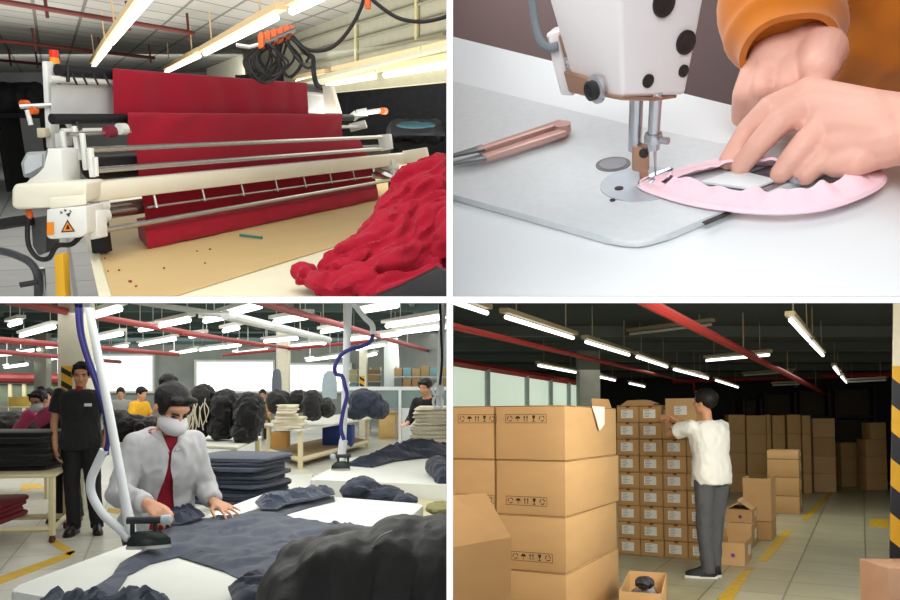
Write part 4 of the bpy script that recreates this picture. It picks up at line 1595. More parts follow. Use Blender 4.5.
# the far ironing table at the right
A2, B2 = BL.hit(309, 479.5, ZT), BL.hit(352, 457, ZT)
C2, D2 = BL.hit(452, 455, ZT), BL.hit(452, 485.5, ZT)
legs = [A2.lerp(C2, 0.1), B2.lerp(D2, 0.1), C2.lerp(A2, 0.12), D2.lerp(B2, 0.12)]
slab_table('ironing_table', 'second white ironing table at the right, with a steam iron at its left end', round_poly([A2, B2, Vector((C2.x, C2.y, ZT)), Vector((D2.x, D2.y, ZT))], 0.05), ZT, 0.17, m_pad, m_cream, [(q.x, q.y) for q in legs])

# beige ledge between them
Lp = [BL.hit(330, 498, 0.755), BL.hit(452, 500, 0.755), BL.hit(452, 528, 0.755), BL.hit(418, 530, 0.755), BL.hit(423, 509, 0.755)]
bm = nb()
prism(bm, [(p.x, p.y, 0) for p in Lp], (0, 0, 0.755))
mk('side_counter', bm, mat('beige_board', (206, 198, 160), 0.6), label='beige counter between the two ironing tables at the right', cat='counter', smooth=False)

# low stand with the folded navy stack
q0, q1 = BL.hit(196, 507, 0.70), BL.hit(312, 493, 0.70)
c0 = BL.hit(285, 478, 0.70)
slab_table('low_table', 'pale low table under the navy folded stack', [(q0.x, q0.y), (q1.x, q1.y), (q1.x - 0.2, q1.y + 1.2), (q0.x - 0.2, q0.y + 1.6)], 0.70, 0.04, m_pad, m_cream, [(q0.x + 0.1, q0.y + 0.3), (q1.x - 0.2, q1.y + 0.2), (q1.x - 0.3, q1.y + 1.0), (q0.x, q0.y + 1.3)])

# trolley table at the left with the black pile
P1 = BL.hit(55, 474, 0.65)
P1 = Vector((P1.x, P1.y, 0))
wv = Vector((-1.0, -0.16, 0)); dv = Vector((-0.28, 0.95, 0)).normalized()
cn = [P1, P1 + dv * 0.8, P1 + dv * 0.8 + wv * 2.0, P1 + wv * 2.0]
trol = slab_table('trolley_table', 'cream wheeled trolley table under the black pile at the left', [(p.x, p.y) for p in cn], 0.65, 0.035, m_cream, m_cream, [(p.x, p.y) for p in (P1 + wv * 0.03 + dv * 0.03, P1 + dv * 0.77 + wv * 0.03, P1 + dv * 0.77 + wv * 1.0, P1 + wv * 1.0 + dv * 0.03)], lr=0.024, shelf=0.13, castors=True)
def cloth_stack(c, ux, uy, w, d, z0, hs, m, label, group, name='folded_garment', wr=0.012, seed=1, bulge=0.03, cat='clothes'):
    """folded garments lying on each other; each one its own"""
    z = z0 + 0.001
    rnd = random.Random(seed)
    for k, h in enumerate(hs):
        dx, dy = rnd.uniform(-bulge, bulge), rnd.uniform(-bulge, bulge)
        bm = nb()
        nx = 16
        rs = []
        n = 24
        ang = rnd.uniform(-0.05, 0.05)
        for f, s in ((0.0, 0.93), (0.15, 0.99), (0.5, 1.0), (0.85, 0.98), (1.0, 0.92)):
            ring = []
            for q in range(n):
                th = 2 * math.pi * q / n
                cs, sn = math.cos(th), math.sin(th)
                e = 0.28
                x = math.copysign(abs(cs) ** e, cs) * w / 2 * s + dx
                y = math.copysign(abs(sn) ** e, sn) * d / 2 * s + dy
                x, y = x * math.cos(ang) - y * math.sin(ang), x * math.sin(ang) + y * math.cos(ang)
                nz = noise.noise(Vector((x * 5, y * 5, k * 3.1 + f + seed)))
                ring.append(Vector(c) + Vector(ux) * (x + nz * wr) + Vector(uy) * (y + nz * wr) + Vector((0, 0, z + h * f - Vector(c).z)))
            rs.append(ring)
        rings(bm, rs)
        lb = label(k, len(hs))
        mk(name, bm, m[k % len(m)] if isinstance(m, list) else m, label=lb, cat=cat, group=group)
        z += h + 0.0006
    return z


ORD = ['bottom', 'second', 'third', 'fourth', 'fifth', 'sixth', 'seventh', 'eighth', 'ninth', 'tenth', 'eleventh', 'twelfth', 'thirteenth', 'fourteenth']
def nth(what, where):
    def f(k, n):
        return f"{'topmost' if k == n - 1 else ORD[k]} {what}{'' if k in (0, n - 1) else ' from the bottom'} {where}"
    return f


# the navy stack beside the woman
c = (BL.hit(236, 503, 0.70) + BL.hit(240, 490, 0.70)) / 2
c = BL.at(238, 500, 5.55); c.z = 0.70
cloth_stack(c, (0.97, -0.22, 0), (0.22, 0.97, 0), 0.60, 0.55, 0.70, [0.028, 0.026, 0.03, 0.027, 0.026, 0.03, 0.028, 0.026, 0.03, 0.028, 0.03], [m_navy, m_navy_d], nth('folded navy garment', 'in the stack beside the woman'), 'navy garments folded in the stack', seed=3, bulge=0.022, wr=0.03)

# the black pile at the left
c = BL.at(22, 470, 7.9); c.z = 0.65
zb = cloth_stack((c.x - 0.12, c.y + 0.1, 0.65), (1, 0.1, 0), (-0.1, 1, 0), 0.86, 0.62, 0.65, [0.05, 0.055, 0.05, 0.06, 0.05, 0.055, 0.05], m_black, nth('folded black garment', 'in the left pile on the trolley'), 'black garments folded on the trolley', seed=8, wr=0.05)


c = P1 + wv * 0.66 + dv * 0.42
cloth_stack((c.x, c.y, 0.165), (1, 0.1, 0), (-0.1, 1, 0), 0.46, 0.74, 0.165, [0.05, 0.05, 0.05, 0.05], mat('dark_red_cloth', (112, 20, 36), 0.8), nth('dark red folded cloth', 'on the lower rails of the left trolley'), 'dark red cloths under the trolley top', seed=12, cat='cloth')


def heap(name, parts, m, label, cat='clothes', vox=0.03, wr=0.04, ws=6, seed=1, group=None, flat=None, stretch=(1, 1, 1), sm=3):
    bm = nb()
    for c, r in parts:
        ell(bm, c, r, nu=18, nv=12)
    bm = remesh(bm, vox, sm)
    wrinkle(bm, wr, ws, seed, stretch)
    wrinkle(bm, wr * 0.35, ws * 2.7, seed + 3, stretch)
    if flat is not None:
        for v in bm.verts:
            if v.co.z < flat:
                v.co.z = flat
    return mk(name, bm, m, label=label, cat=cat, group=group)


def blob(px, py, d, rx, rz, ry):
    """ellipsoid centred at a pixel and depth; rx, rz in pixels there, ry metres in depth"""
    return (BL.at(px, py, d), (rx * d / FOC, ry, rz * d / FOC))


# clothes behind the pile and pink worker
heap('black_garments', [blob(10, 424, 10.5, 22, 12, 0.3), blob(32, 427, 10.5, 14, 10, 0.3), blob(-4, 432, 10.5, 14, 14, 0.3), blob(20, 440, 10.6, 34, 14, 0.3)], m_black, 'heap of black clothes behind the left pile', flat=0.5)
q = BL.at(20, 447, 10.6)
slab_table('work_table', 'cream work table behind the pink-clad worker', [(q.x - 0.9, 10.2), (q.x + 0.6, 10.2), (q.x + 0.6, 11.1), (q.x - 0.9, 11.1)], 0.499, 0.03, m_cream, m_cream, [(q.x - 0.8, 10.3), (q.x + 0.5, 10.3), (q.x + 0.5, 11), (q.x - 0.8, 11)])
heap('black_garments', [blob(117, 420, 9.8, 12, 9, 0.25), blob(132, 424, 9.8, 16, 8, 0.25), blob(148, 426, 9.8, 14, 8, 0.25), blob(125, 435, 9.9, 22, 12, 0.3)], m_black, 'heap of black clothes between the standing man and the woman', flat=0.78)
q = BL.at(128, 440, 9.9)
slab_table('work_table', 'cream work table behind the ironing woman', [(q.x - 0.3, 9.5), (q.x + 0.6, 9.5), (q.x + 0.6, 10.3), (q.x - 0.3, 10.3)], 0.779, 0.03, m_cream, m_cream, [(q.x - 0.25, 9.6), (q.x + 0.5, 9.6), (q.x + 0.5, 10.2), (q.x - 0.25, 10.2)])

# middle tables
ZM = 0.68
tA, tB, tC, tD = [BL.hit(*p, ZM) for p in ((264, 423.5), (297, 430), (372, 417.5), (345, 413.5))]
slab_table('work_table', 'long cream work table in the middle with the ivory stack', [(p.x, p.y) for p in (tA, tB, tC, tD)], ZM, 0.04, mat('pale_top', (216, 216, 204), 0.5), m_cream, [(p.x, p.y) for p in (tA.lerp(tC, 0.04), tB.lerp(tD, 0.05), tC.lerp(tA, 0.05), tD.lerp(tB, 0.05))], lr=0.04, shelf=0.14, plank=True)
uA, uB, uC, uD = [BL.hit(*p, ZM) for p in ((172, 444), (237, 447), (262, 436), (195, 434))]
slab_table('work_table', 'cream work table under the large black bundles', [(p.x, p.y) for p in (uA, uB, uC, uD)], ZM, 0.04, mat('pale_top', (216, 216, 204), 0.5), m_cream, [(p.x, p.y) for p in (uA.lerp(uC, 0.04), uB.lerp(uD, 0.05), uC.lerp(uA, 0.05), uD.lerp(uB, 0.05))], lr=0.035, shelf=0.14, plank=True)
uu = sum((uA, uB, uC, uD), Vector()) / 4
bl = [([blob(203, 405, uu.y, 13, 20, 0.3), blob(200, 425, uu.y, 11, 12, 0.3)], 'left black garment bundle with white strings on the middle table'),
      ([blob(226, 410, uu.y - 0.1, 14, 20, 0.3), blob(222, 428, uu.y - 0.1, 12, 12, 0.3)], 'central black garment bundle on the middle table'),
      ([blob(250, 413, uu.y - 0.4, 15, 20, 0.3), blob(246, 433, uu.y - 0.4, 14, 9, 0.3)], 'right black garment bundle drooping over the middle table edge')]
for k, (ps, lb) in enumerate(bl):
    heap('garment_bundle', ps, m_black, lb, seed=k + 4, wr=0.045, ws=6, group='black bundles on the middle tables')
for k in range(16):
    px = random.choice([193, 196, 199, 188, 204, 191]) + random.uniform(-3, 4)
    y0 = random.uniform(398, 415)
    dd = uu.y - 0.34
    pts = spline([BL.at(px, y0, dd), BL.at(px + random.uniform(-4, 4), y0 + 9, dd - 0.02), BL.at(px + random.uniform(-5, 5), min(440, y0 + 24), dd)], 5)
    bm = nb(); tube(bm, pts, 0.008, n=5)
    if k == 0:
        st = thing('white_strings', pts[0], 'white drawstrings hanging from the left black bundle', 'strings')
        st['kind'] = 'stuff'
    mk('string', bm, m_ivory, st)
tt = (tA + tB + tC + tD) / 4
bl = [([blob(279, 402, 14.8, 12, 12, 0.3)], 'black bundle directly behind the ivory stack'), ([blob(299, 401, 15, 9, 11, 0.3)], 'black bundle right behind the ivory stack, second of the row'), ([blob(312, 404, 14.6, 10, 14, 0.3), blob(313, 413, 14.6, 9, 7, 0.3)], 'tall black bundle in the middle of the long table'), ([blob(326, 408, 14.8, 9, 10, 0.3)], 'small black bundle left of the second white pole')]
for k, (ps, lb) in enumerate(bl):
    heap('garment_bundle', [(Vector((p.x, p.y, p.z)), r) for p, r in ps], m_black, lb, seed=k + 14, wr=0.04, ws=4, group='black bundles on the middle tables', flat=ZM + 0.005)
c = BL.at(289, 424, 13.9)
cloth_stack((c.x, 13.9, ZM), (1, 0, 0), (0, 1, 0), 0.52, 0.4, ZM, [0.052] * 4, m_ivory, nth('ivory folded cloth', 'in the ivory stack on the long table'), 'ivory cloths on the long table', seed=5, bulge=0.02, wr=0.06, cat='cloth')
cloth_stack((c.x - 0.02, 13.9, ZM + 0.212), (1, 0, 0), (0, 1, 0), 0.34, 0.32, ZM + 0.212, [0.05] * 4, m_ivory, lambda k, n: f"{('fifth', 'sixth', 'seventh', 'topmost')[k]} ivory folded cloth, in the narrow upper half of the ivory stack", 'ivory cloths on the long table', seed=6, bulge=0.02, wr=0.06, cat='cloth')
heap('navy_garments', [blob(363, 403, 15.6, 14, 14, 0.35), blob(378, 409, 15.6, 11, 10, 0.3), blob(372, 400, 15.6, 10, 9, 0.3), blob(356, 412, 15.6, 10, 7, 0.3)], m_navy_d, 'rumpled navy clothes heaped on the right end of the long table', seed=9, wr=0.04, ws=4, flat=ZM + 0.006)
# crate, bag and boxes below
def bx(name, x0, x1, y0, y1, d, dep, m, label, cat, bev=0.01):
    a, b = BL.at(x0, y1, d), BL.at(x1, y0, d)
    z0 = a.z if a.z > 0.12 else 0
    bm = nb(); box(bm, (a.x, d, z0), (b.x, d + dep, b.z), bev=bev)
    return mk(name, bm, m, label=label, cat=cat)
q = BL.hit(322, 447, 0.0)
bx('blue_crate', 322, 352, 426, 447, 16.4, 0.5, mat('crate_blue', (38, 62, 132), 0.5), 'blue crate standing under the long work table', 'crate', 0.03)
q = BL.hit(278, 452, 0.182)
bx('carton', 271, 287, 432, 448, 14.6, 0.3, mat('hall_carton', (176, 128, 70), 0.7), 'brown carton on the lower shelf of the long work table', 'cardboard box')
t = thing('wooden_cabinet', BL.at(391, 438, 20.4), 'light wooden cabinet behind the navy clothes heap', 'cabinet')
a, b = BL.at(378.5, 438.6, 20.4), BL.at(404.5, 413, 20.4)
bm = nb(); box(bm, (a.x, 20.41, 0), (b.x, 20.9, b.z), bev=0.006); mk('body', bm, mat('light_wood', (206, 172, 110), 0.6, var=0.1, scale=4, stretch=(1, 1, 0.2)), t)
bm = nb(); box(bm, (a.x + 0.03, 20.385, 0.08), (b.x - 0.03, 20.408, b.z - 0.06), bev=0.004); d_ = mk('door', bm, mat('light_wood_door', (212, 178, 116), 0.6, var=0.1, scale=4), t)
bm = nb(); ell(bm, ((a.x + b.x) / 2 + 0.1, 20.375, 0.45), (0.02, 0.015, 0.02)); mk('knob', bm, m_steel, d_)
bm = nb(); box(bm, (a.x - 0.04, 20.36, b.z), (b.x + 0.04, 20.95, b.z + 0.03)); mk('top', bm, mat('light_wood', (206, 172, 110), 0.6), t)

# glazed partition at the right rear
pa, pb = BL.at(346, 388, 17.5), BL.at(450, 387, 17.5)
t = thing('glass_partition', ((pa.x + pb.x) / 2, 17.5, 0), 'white framed glass partition at the right rear', 'partition')
bm = nb(); box(bm, (pa.x, 17.46, pa.z - 0.05), (pb.x, 17.54, pa.z + 0.03)); mk('top_rail', bm, m_plastic_w, t, smooth=False)
zb = BL.at(400, 408, 17.5).z
bm = nb(); box(bm, (pa.x, 17.48, zb), (pb.x, 17.5, pa.z - 0.05)); mk('glass_pane', bm, mat('partition_glass', (170, 190, 186), 0.1, var=0.15, scale=2, trans=0.6, spec=0.5), t, smooth=False)
bm = nb(); box(bm, (BL.at(402, 400, 17.5).x, 17.47, 0), (pb.x, 17.52, zb)); mk('lower_panel', bm, mat('partition_panel', (214, 220, 218), 0.5), t, smooth=False)
for px in (348, 400, 424):
    q = BL.at(px, 400, 17.5)
    bm = nb(); box(bm, (q.x - 0.03, 17.45, 0), (q.x + 0.03, 17.53, pa.z)); mk('post', bm, m_plastic_w, t, smooth=False)

# shelves with boxes before the grey wall
for (x0, x1, y0, y1, d, n, nm) in [(394, 448, 366, 388, 19.6, 12, 'the right rear rack'), (368, 380, 367, 388, 22.5, 5, 'the stack left of the grey wall'), (349, 358, 368, 388, 22.5, 4, 'the stack beside the striped column')]:
    a, b = BL.at(x0, y1 + 12, d), BL.at(x1, y0, d)
    t = None
    rw = [(y1 - 11.5, 11), (y1 - 22.5, 10.5)] if n > 6 else [(y1 - 7, 7), (y1 - 14, 7), (y1 - 21, 7)]
    sh = thing('storage_rack', ((a.x + b.x) / 2, d, 0), f"steel rack carrying {nm.replace('the ', 'the boxes of the ', 1)}", 'rack')
    for (yy, hh) in rw:
        q = BL.at(x0, yy + hh, d)
        bm = nb(); box(bm, (a.x, d - 0.02, q.z - 0.035), (b.x, d + 0.5, q.z - 0.004)); mk('rack_shelf', bm, m_steel, sh, smooth=False)
    for x in (a.x, b.x - 0.04):
        bm = nb(); box(bm, (x, d + 0.46, 0), (x + 0.04, d + 0.5, b.z)); mk('upright', bm, m_steel, sh, smooth=False)
    cells = n // len(rw)
    for r_, (yy, hh) in enumerate(rw):
        for k in range(max(1, cells)):
            xa, xb = x0 + (x1 - x0) * k / max(1, cells), x0 + (x1 - x0) * (k + 0.92) / max(1, cells)
            p, q = BL.at(xa, yy + hh, d), BL.at(xb, yy + hh * random.uniform(0.05, 0.4), d)
            col = random.choice([(168, 140, 92), (150, 120, 76), (120, 160, 168), (186, 178, 130), (104, 112, 104)])
            bm = nb(); box(bm, (p.x, d, p.z), (q.x, d + 0.4, q.z), bev=0.01)
            mk('stored_box', bm, mat('stored_box_%d%d%d' % col, col, 0.7), label=f"{ORD[k].replace('bottom', 'first')} box from the left on the {('lower', 'middle', 'upper')[r_ if len(rw) == 3 else r_ * 2]} shelf, {nm.replace('the stack', 'stack')}", cat='box', group='boxes stored at the rear wall')

# hung garments
for (x, y0, y1, w, m, lb) in [(277, 369, 394, 4.5, mat('grey_garment', (104, 110, 122), 0.8), 'grey garment hanging by the middle column'), (330, 371, 399, 7, mat('pale_blue_garment', (168, 184, 190), 0.8), 'pale blue garment hanging left of the second white pole')]:
    d = 16.5
    a, b = BL.at(x, y0, d), BL.at(x, y1, d)
    t = thing('hanging_garment', b, lb, 'clothes')
    bm = nb(); rs = []
    for f, s in ((0, 0.35), (0.12, 0.8), (0.4, 1.0), (0.8, 1.05), (1, 0.9)):
        p = a.lerp(b, f)
        rs.append([p + Vector((math.cos(2 * math.pi * q / 18) * w * s * d / FOC * (1 + 0.12 * math.sin(q * 3)), math.sin(2 * math.pi * q / 18) * 0.09, 0)) for q in range(18)])
    rings(bm, rs); mk('cloth', bm, m, t)
    bm = nb(); tube(bm, [a + Vector((0, 0, -0.02)), a + Vector((0, 0, 0.1)), Vector((a.x, a.y, 2.92))], 0.008, n=6); mk('hanger', bm, m_steel, t)

# low clutter at the far left: glazed booth and yellow cartons
a, b = BL.at(-4, 400, 24), BL.at(95, 384, 24)
t = thing('glass_booth', ((a.x + b.x) / 2, 24, 0), 'greenish glazed booth in the far left background', 'booth')
bm = nb(); box(bm, (a.x, 24, 0), (b.x, 24.4, BL.at(0, 402, 24).z)); mk('lower_panel', bm, mat('booth_grey', (116, 120, 108), 0.6), t, smooth=False)
bm = nb(); box(bm, (a.x, 24.05, BL.at(0, 402, 24).z), (b.x, 24.1, b.z)); mk('glass_pane', bm, mat('booth_glass', (120, 132, 112), 0.3, var=0.3, scale=3), t, smooth=False)
for px in (10, 24, 50, 68, 90):
    q = BL.at(px, 390, 24); bm = nb(); box(bm, (q.x - 0.05, 23.98, 0), (q.x + 0.05, 24.12, b.z)); mk('post', bm, m_cream, t, smooth=False)
bx('yellow_carton', 8, 30, 397, 406, 17, 0.5, mat('yellow_card', (206, 176, 84), 0.7), 'yellowish carton on the table behind the pink-clad worker', 'cardboard box')
q = BL.at(19, 406, 17)
slab_table('work_table', 'small far table under the yellowish carton', [(q.x - 0.5, 16.9), (q.x + 0.5, 16.9), (q.x + 0.5, 17.6), (q.x - 0.5, 17.6)], q.z - 0.001, 0.03, m_cream, m_cream, [(q.x - 0.45, 17), (q.x + 0.45, 17), (q.x + 0.45, 17.5), (q.x - 0.45, 17.5)])

# the ivory heap at the right edge
c = BL.at(431, 432, 9.6)
cloth_stack((c.x - 0.01, 9.6, 0.78), (1, 0, 0), (0, 1, 0), 0.46, 0.4, 0.78, [0.05] * 4, m_ivory, nth('ivory folded cloth', 'in the stack at the right edge'), 'ivory cloths at the right edge', seed=15, bulge=0.015, wr=0.05, cat='cloth')
cloth_stack((c.x + 0.015, 9.6, 0.986), (1, 0, 0), (0, 1, 0), 0.40, 0.36, 0.986, [0.045] * 5, m_ivory, lambda k, n: f"{('fifth', 'sixth', 'seventh', 'eighth', 'topmost')[k]} ivory folded cloth in the upper half of the stack at the right edge", 'ivory cloths at the right edge', seed=16, bulge=0.02, wr=0.05, cat='cloth')
slab_table('work_table', 'pale table under the ivory stack at the right edge', [(c.x - 0.3, 9.3), (c.x + 0.2, 9.3), (c.x + 0.2, 9.9), (c.x - 0.3, 9.9)], 0.779, 0.03, m_pad, m_cream, [(c.x - 0.25, 9.35), (c.x + 0.12, 9.35), (c.x + 0.12, 9.85), (c.x - 0.25, 9.85)])

# -------------------------------------------------------------- clothes on the ironing tables
use(BL)
def poly_px(pts, z):
    return [(p.x, p.y) for p in (BL.hit(x, y, z) for x, y in pts)]
bm = nb()
pg = poly_px([(166, 524), (180, 515), (200, 521), (235, 517), (258, 512), (262, 503), (275, 505), (300, 500), (334, 497), (335, 502), (310, 508), (283, 516), (300, 521), (364, 527), (366, 532), (340, 548), (310, 572), (272, 596), (225, 573), (178, 558), (150, 565), (128, 577), (118, 592), (108, 599), (75, 601), (82, 595), (112, 578), (120, 565), (135, 556), (150, 546), (160, 535)], ZT)
sheet(bm, pg, ZT + 0.001, fold_h(0.012, 0.022, 3.0, 4.2, R(60), 2.2, 0.06), 0.035)
mk('navy_shirt', bm, m_navy, label='slate navy long-sleeved shirt spread on the ironing table', cat='clothes')
bm = nb()
pg = poly_px([(158, 531), (166, 524), (180, 515), (196, 518), (205, 524), (190, 530), (172, 534)], ZT)
sheet(bm, [(x, y) for x, y in pg], ZT + 0.034, fold_h(0.01, 0.04, 9.0, 1.2, R(20), 2, 0.03), 0.02)
mk('dark_collar', bm, m_navy_d, label='crumpled dark navy cloth under the ironing hands', cat='clothes')
bm = nb()
pg = poly_px([(262, 517), (255, 510), (262, 503), (276, 504), (300, 499), (333, 496.5), (335, 501), (312, 507), (285, 512), (276, 517)], ZT)
sheet(bm, pg, ZT + 0.035, fold_h(0.012, 0.04, 7.0, 7.2, R(10), 2, 0.05), 0.025)
mk('navy_sleeve', bm, m_navy, label='rumpled navy sleeve thrown across the back of the ironing table', cat='clothes')
bm = nb()
pg = poly_px([(40, 603), (58, 596), (75, 601.5), (108, 600), (128, 596), (140, 598), (165, 598), (172, 606), (150, 615), (60, 612)], ZT)
sheet(bm, pg, ZT + 0.001, fold_h(0.02, 0.035, 9.0, 2.2, R(0), 2, 0.03), 0.02)
mk('navy_garment', bm, m_navy, label='rumpled navy garment at the near edge of the ironing table', cat='clothes')
bm = nb()
pg = poly_px([(228, 601), (245, 590), (262, 582), (285, 600), (270, 622), (235, 620)], ZT)
sheet(bm, pg, ZT + 0.036, fold_h(0.02, 0.02, 7.0, 5.2, R(0), 2, 0.03), 0.02)
mk('navy_garment', bm, m_navy_d, label='dark navy garment poking out below the black jacket', cat='clothes')

# black jacket heaped at the bottom right
def jb(px, py, d, rx, rz, ry):
    return blob(px, py, d, rx, rz, ry)
bm = nb()
for c, r in [jb(400, 592, 2.2, 66, 72, 0.26), jb(440, 596, 2.2, 52, 76, 0.3), jb(345, 596, 2.15, 56, 66, 0.22), jb(300, 604, 2.15, 40, 46, 0.2), jb(350, 552, 2.3, 34, 26, 0.12), jb(395, 640, 2.15, 130, 60, 0.3), jb(320, 563, 2.25, 44, 22, 0.12)]:
    ell(bm, c, r, nu=24, nv=16)
bm = remesh(bm, 0.010, 8)
wrinkle(bm, 0.022, 4.2, 3, (1.2, 1, 0.8))
wrinkle(bm, 0.006, 11, 8, (1.8, 1, 0.4))
for v in bm.verts:
    if v.co.z < 0.72:
        v.co.z = 0.72
jk = mk('black_jacket', bm, mat('jacket_black', (48, 48, 47), 0.6, var=0.12, scale=10, bump=0.15, bscale=120), label='large black quilted jacket heaped in the foreground at the bottom right', cat='jacket')
for pts in ([(372, 547), (380, 537), (392, 531)], [(333, 556), (341, 559)], ):
    p = [BL.at(x, y, 2.05) for x, y in pts]
    bm = nb(); tube(bm, spline(p, 4), 0.006, n=6, flat=0.4); mk('reflective_tape', bm, mat('grey_tape', (150, 152, 150), 0.4), jk, label='grey strip on the black jacket')
# counter under it
c = BL.at(390, 640, 2.2)
bm = nb(); prism(bm, [(c.x - 0.26, 1.75, 0), (c.x + 0.3, 1.75, 0), (c.x + 0.3, 2.62, 0), (c.x - 0.2, 2.62, 0)], (0, 0, 0.715)); mk('side_counter', bm, mat('beige_board', (206, 198, 160), 0.6), label='low counter hidden under the black jacket in the foreground', cat='counter', smooth=False)

# clothes of the far ironing table
bm = nb()
pg = poly_px([(347, 466), (372, 458), (390, 452), (402, 447), (430, 450), (450, 444), (452, 457), (420, 459), (395, 462), (372, 468)], ZT)
sheet(bm, pg, ZT + 0.001, fold_h(0.04, 0.10, 2.6, 3.2, R(20), 1.8, 0.2), 0.05)
mk('navy_garment', bm, m_navy_d, label='navy garments trailing along the back of the second ironing table', cat='clothes')
heap('navy_garment', [blob(438, 466, 5.75, 12, 9, 0.25), blob(441, 472, 5.55, 10, 10, 0.2), blob(444, 480, 5.38, 9, 14, 0.12)], m_navy_d, 'navy garment hanging over the front edge of the second ironing table', seed=3, wr=0.018, ws=7, vox=0.015)
heap('navy_garment', [blob(362, 488, 4.95, 17, 10, 0.16), blob(384, 495, 4.9, 20, 8, 0.14), blob(405, 500, 4.8, 12, 5, 0.1), blob(352, 492, 4.9, 12, 7, 0.1)], m_navy_d, 'navy garment heap on the beige counter between the ironing tables', seed=6, wr=0.018, ws=7, vox=0.012, stretch=(1, 1, 2))
heap('olive_cloth', [blob(440, 508, 4.3, 14, 5, 0.12)], mat('olive_cloth', (140, 136, 92), 0.8), 'small olive cloth at the right edge of the beige counter', cat='cloth', seed=2, wr=0.012, ws=12, vox=0.012)

# -------------------------------------------------------------- steam irons and their feeds
def iron(tip, back, z, s, label, wgrip=True):
    tip, back = Vector(tip), Vector(back)
    d = (tip - back).normalized()
    r = d.cross(Vector((0, 0, 1)))
    L = (tip - back).length
    t = thing('steam_iron', (tip + back) / 2, label, 'iron')
    def ring(sc, zz, off=0.0):
        out = []
        prof = [(0, 0.30), (0.12, 0.36), (0.4, 0.36), (0.65, 0.27), (0.85, 0.14), (1.0, 0.0)]
        for f, w in prof:
            out.append(back + d * (L * (0.5 + (f - 0.5) * sc + off)) + r * (w * L * sc * 0.62) + Vector((0, 0, zz)))
        for f, w in prof[::-1][1:]:
            out.append(back + d * (L * (0.5 + (f - 0.5) * sc + off)) - r * (w * L * sc * 0.62) + Vector((0, 0, zz)))
        return out
    bm = nb(); rings(bm, [ring(1.0, 0.0), ring(1.0, 0.012 * s)]); mk('soleplate', bm, m_steel, t)
    bm = nb(); rings(bm, [ring(0.97, 0.0125 * s), ring(0.93, 0.035 * s), ring(0.62, 0.06 * s, -0.04), ring(0.4, 0.066 * s, -0.06)]); mk('body', bm, m_iron, t)
    b0, b1 = back + d * L * 0.1 + Vector((0, 0, 0.06 * s)), back + d * L * 0.62 + Vector((0, 0, 0.06 * s))
    for q in (b0, b1):
        bm = nb(); cyl(bm, q - Vector((0, 0, 0.012)), q + Vector((0, 0, 0.036 * s)), 0.009 * s, n=10); mk('bracket', bm, m_iron, t)
    bm = nb(); cyl(bm, b0 - d * 0.02 + Vector((0, 0, 0.045 * s)), b1 + d * 0.02 + Vector((0, 0, 0.045 * s)), 0.014 * s, n=14); mk('handle', bm, mat('iron_grip', (40, 42, 46), 0.5), t)
    bm = nb(); lathe(bm, b1 + d * 0.02 + Vector((0, 0, 0.045 * s)), d, [(0, 0.012), (0.004, 0.018), (0.034, 0.020), (0.042, 0.012)], n=14); mk('grip_cap', bm, mat('grip_cap_grey', (176, 188, 196), 0.4), t)
    return t
tip, back = BL.hit(172, 546, ZT + 0.05), BL.hit(128, 547, ZT + 0.05)
iron((tip.x, tip.y, ZT + 0.046), (back.x, back.y, ZT + 0.046), ZT, 1.0, 'dark steam iron in the woman\'s hand on the ironing table')

def hose(name, pts, r, m, label, cat='cable', n=8):
    p = spline([BL.at(*q) for q in pts], 8)
    bm = nb(); tube(bm, p, r, n=n)
    return mk(name, bm, m, label=label, cat=cat)
t = thing('iron_feed_pole', BL.at(133, 538, 3.5), 'white leaning feed tube coming down to the woman\'s iron', 'tube')
bm = nb(); tube(bm, [BL.at(86.5, 296, 3.46), BL.at(110.5, 420, 3.46), BL.at(126, 505, 3.46)], [0.017, 0.019, 0.021], n=14); mk('tube', bm, m_plastic_w, t)
bm = nb(); tube(bm, [BL.at(126, 505, 3.46), BL.at(130, 525, 3.46), BL.at(134, 540, 3.46)], [0.021, 0.025, 0.012], n=14); mk('end_sleeve', bm, m_plastic_w, t)
hose('steam_hose', [(104, 450, 3.5), (97, 465, 3.5), (91, 480, 3.5), (92, 495, 3.5), (103, 514, 3.48), (118, 528, 3.47), (129, 538, 3.46)], 0.019, m_plastic_w, 'white padded steam hose bowing left of the feed tube', 'hose', 12)
hose('violet_cable', [(76.5, 299, 3.5), (79, 330, 3.5), (85.5, 355, 3.5), (96, 385, 3.5), (105, 415, 3.5), (108, 438, 3.5), (104, 456, 3.5)], 0.010, m_violet, 'thick violet cable hanging left of the leaning feed tube')
hose('violet_cable', [(80.5, 299, 3.52), (82.5, 330, 3.52), (88.5, 355, 3.52), (99, 385, 3.52), (109, 425, 3.52), (107, 455, 3.52)], 0.008, m_violet, 'thinner violet cable running along the thick one')

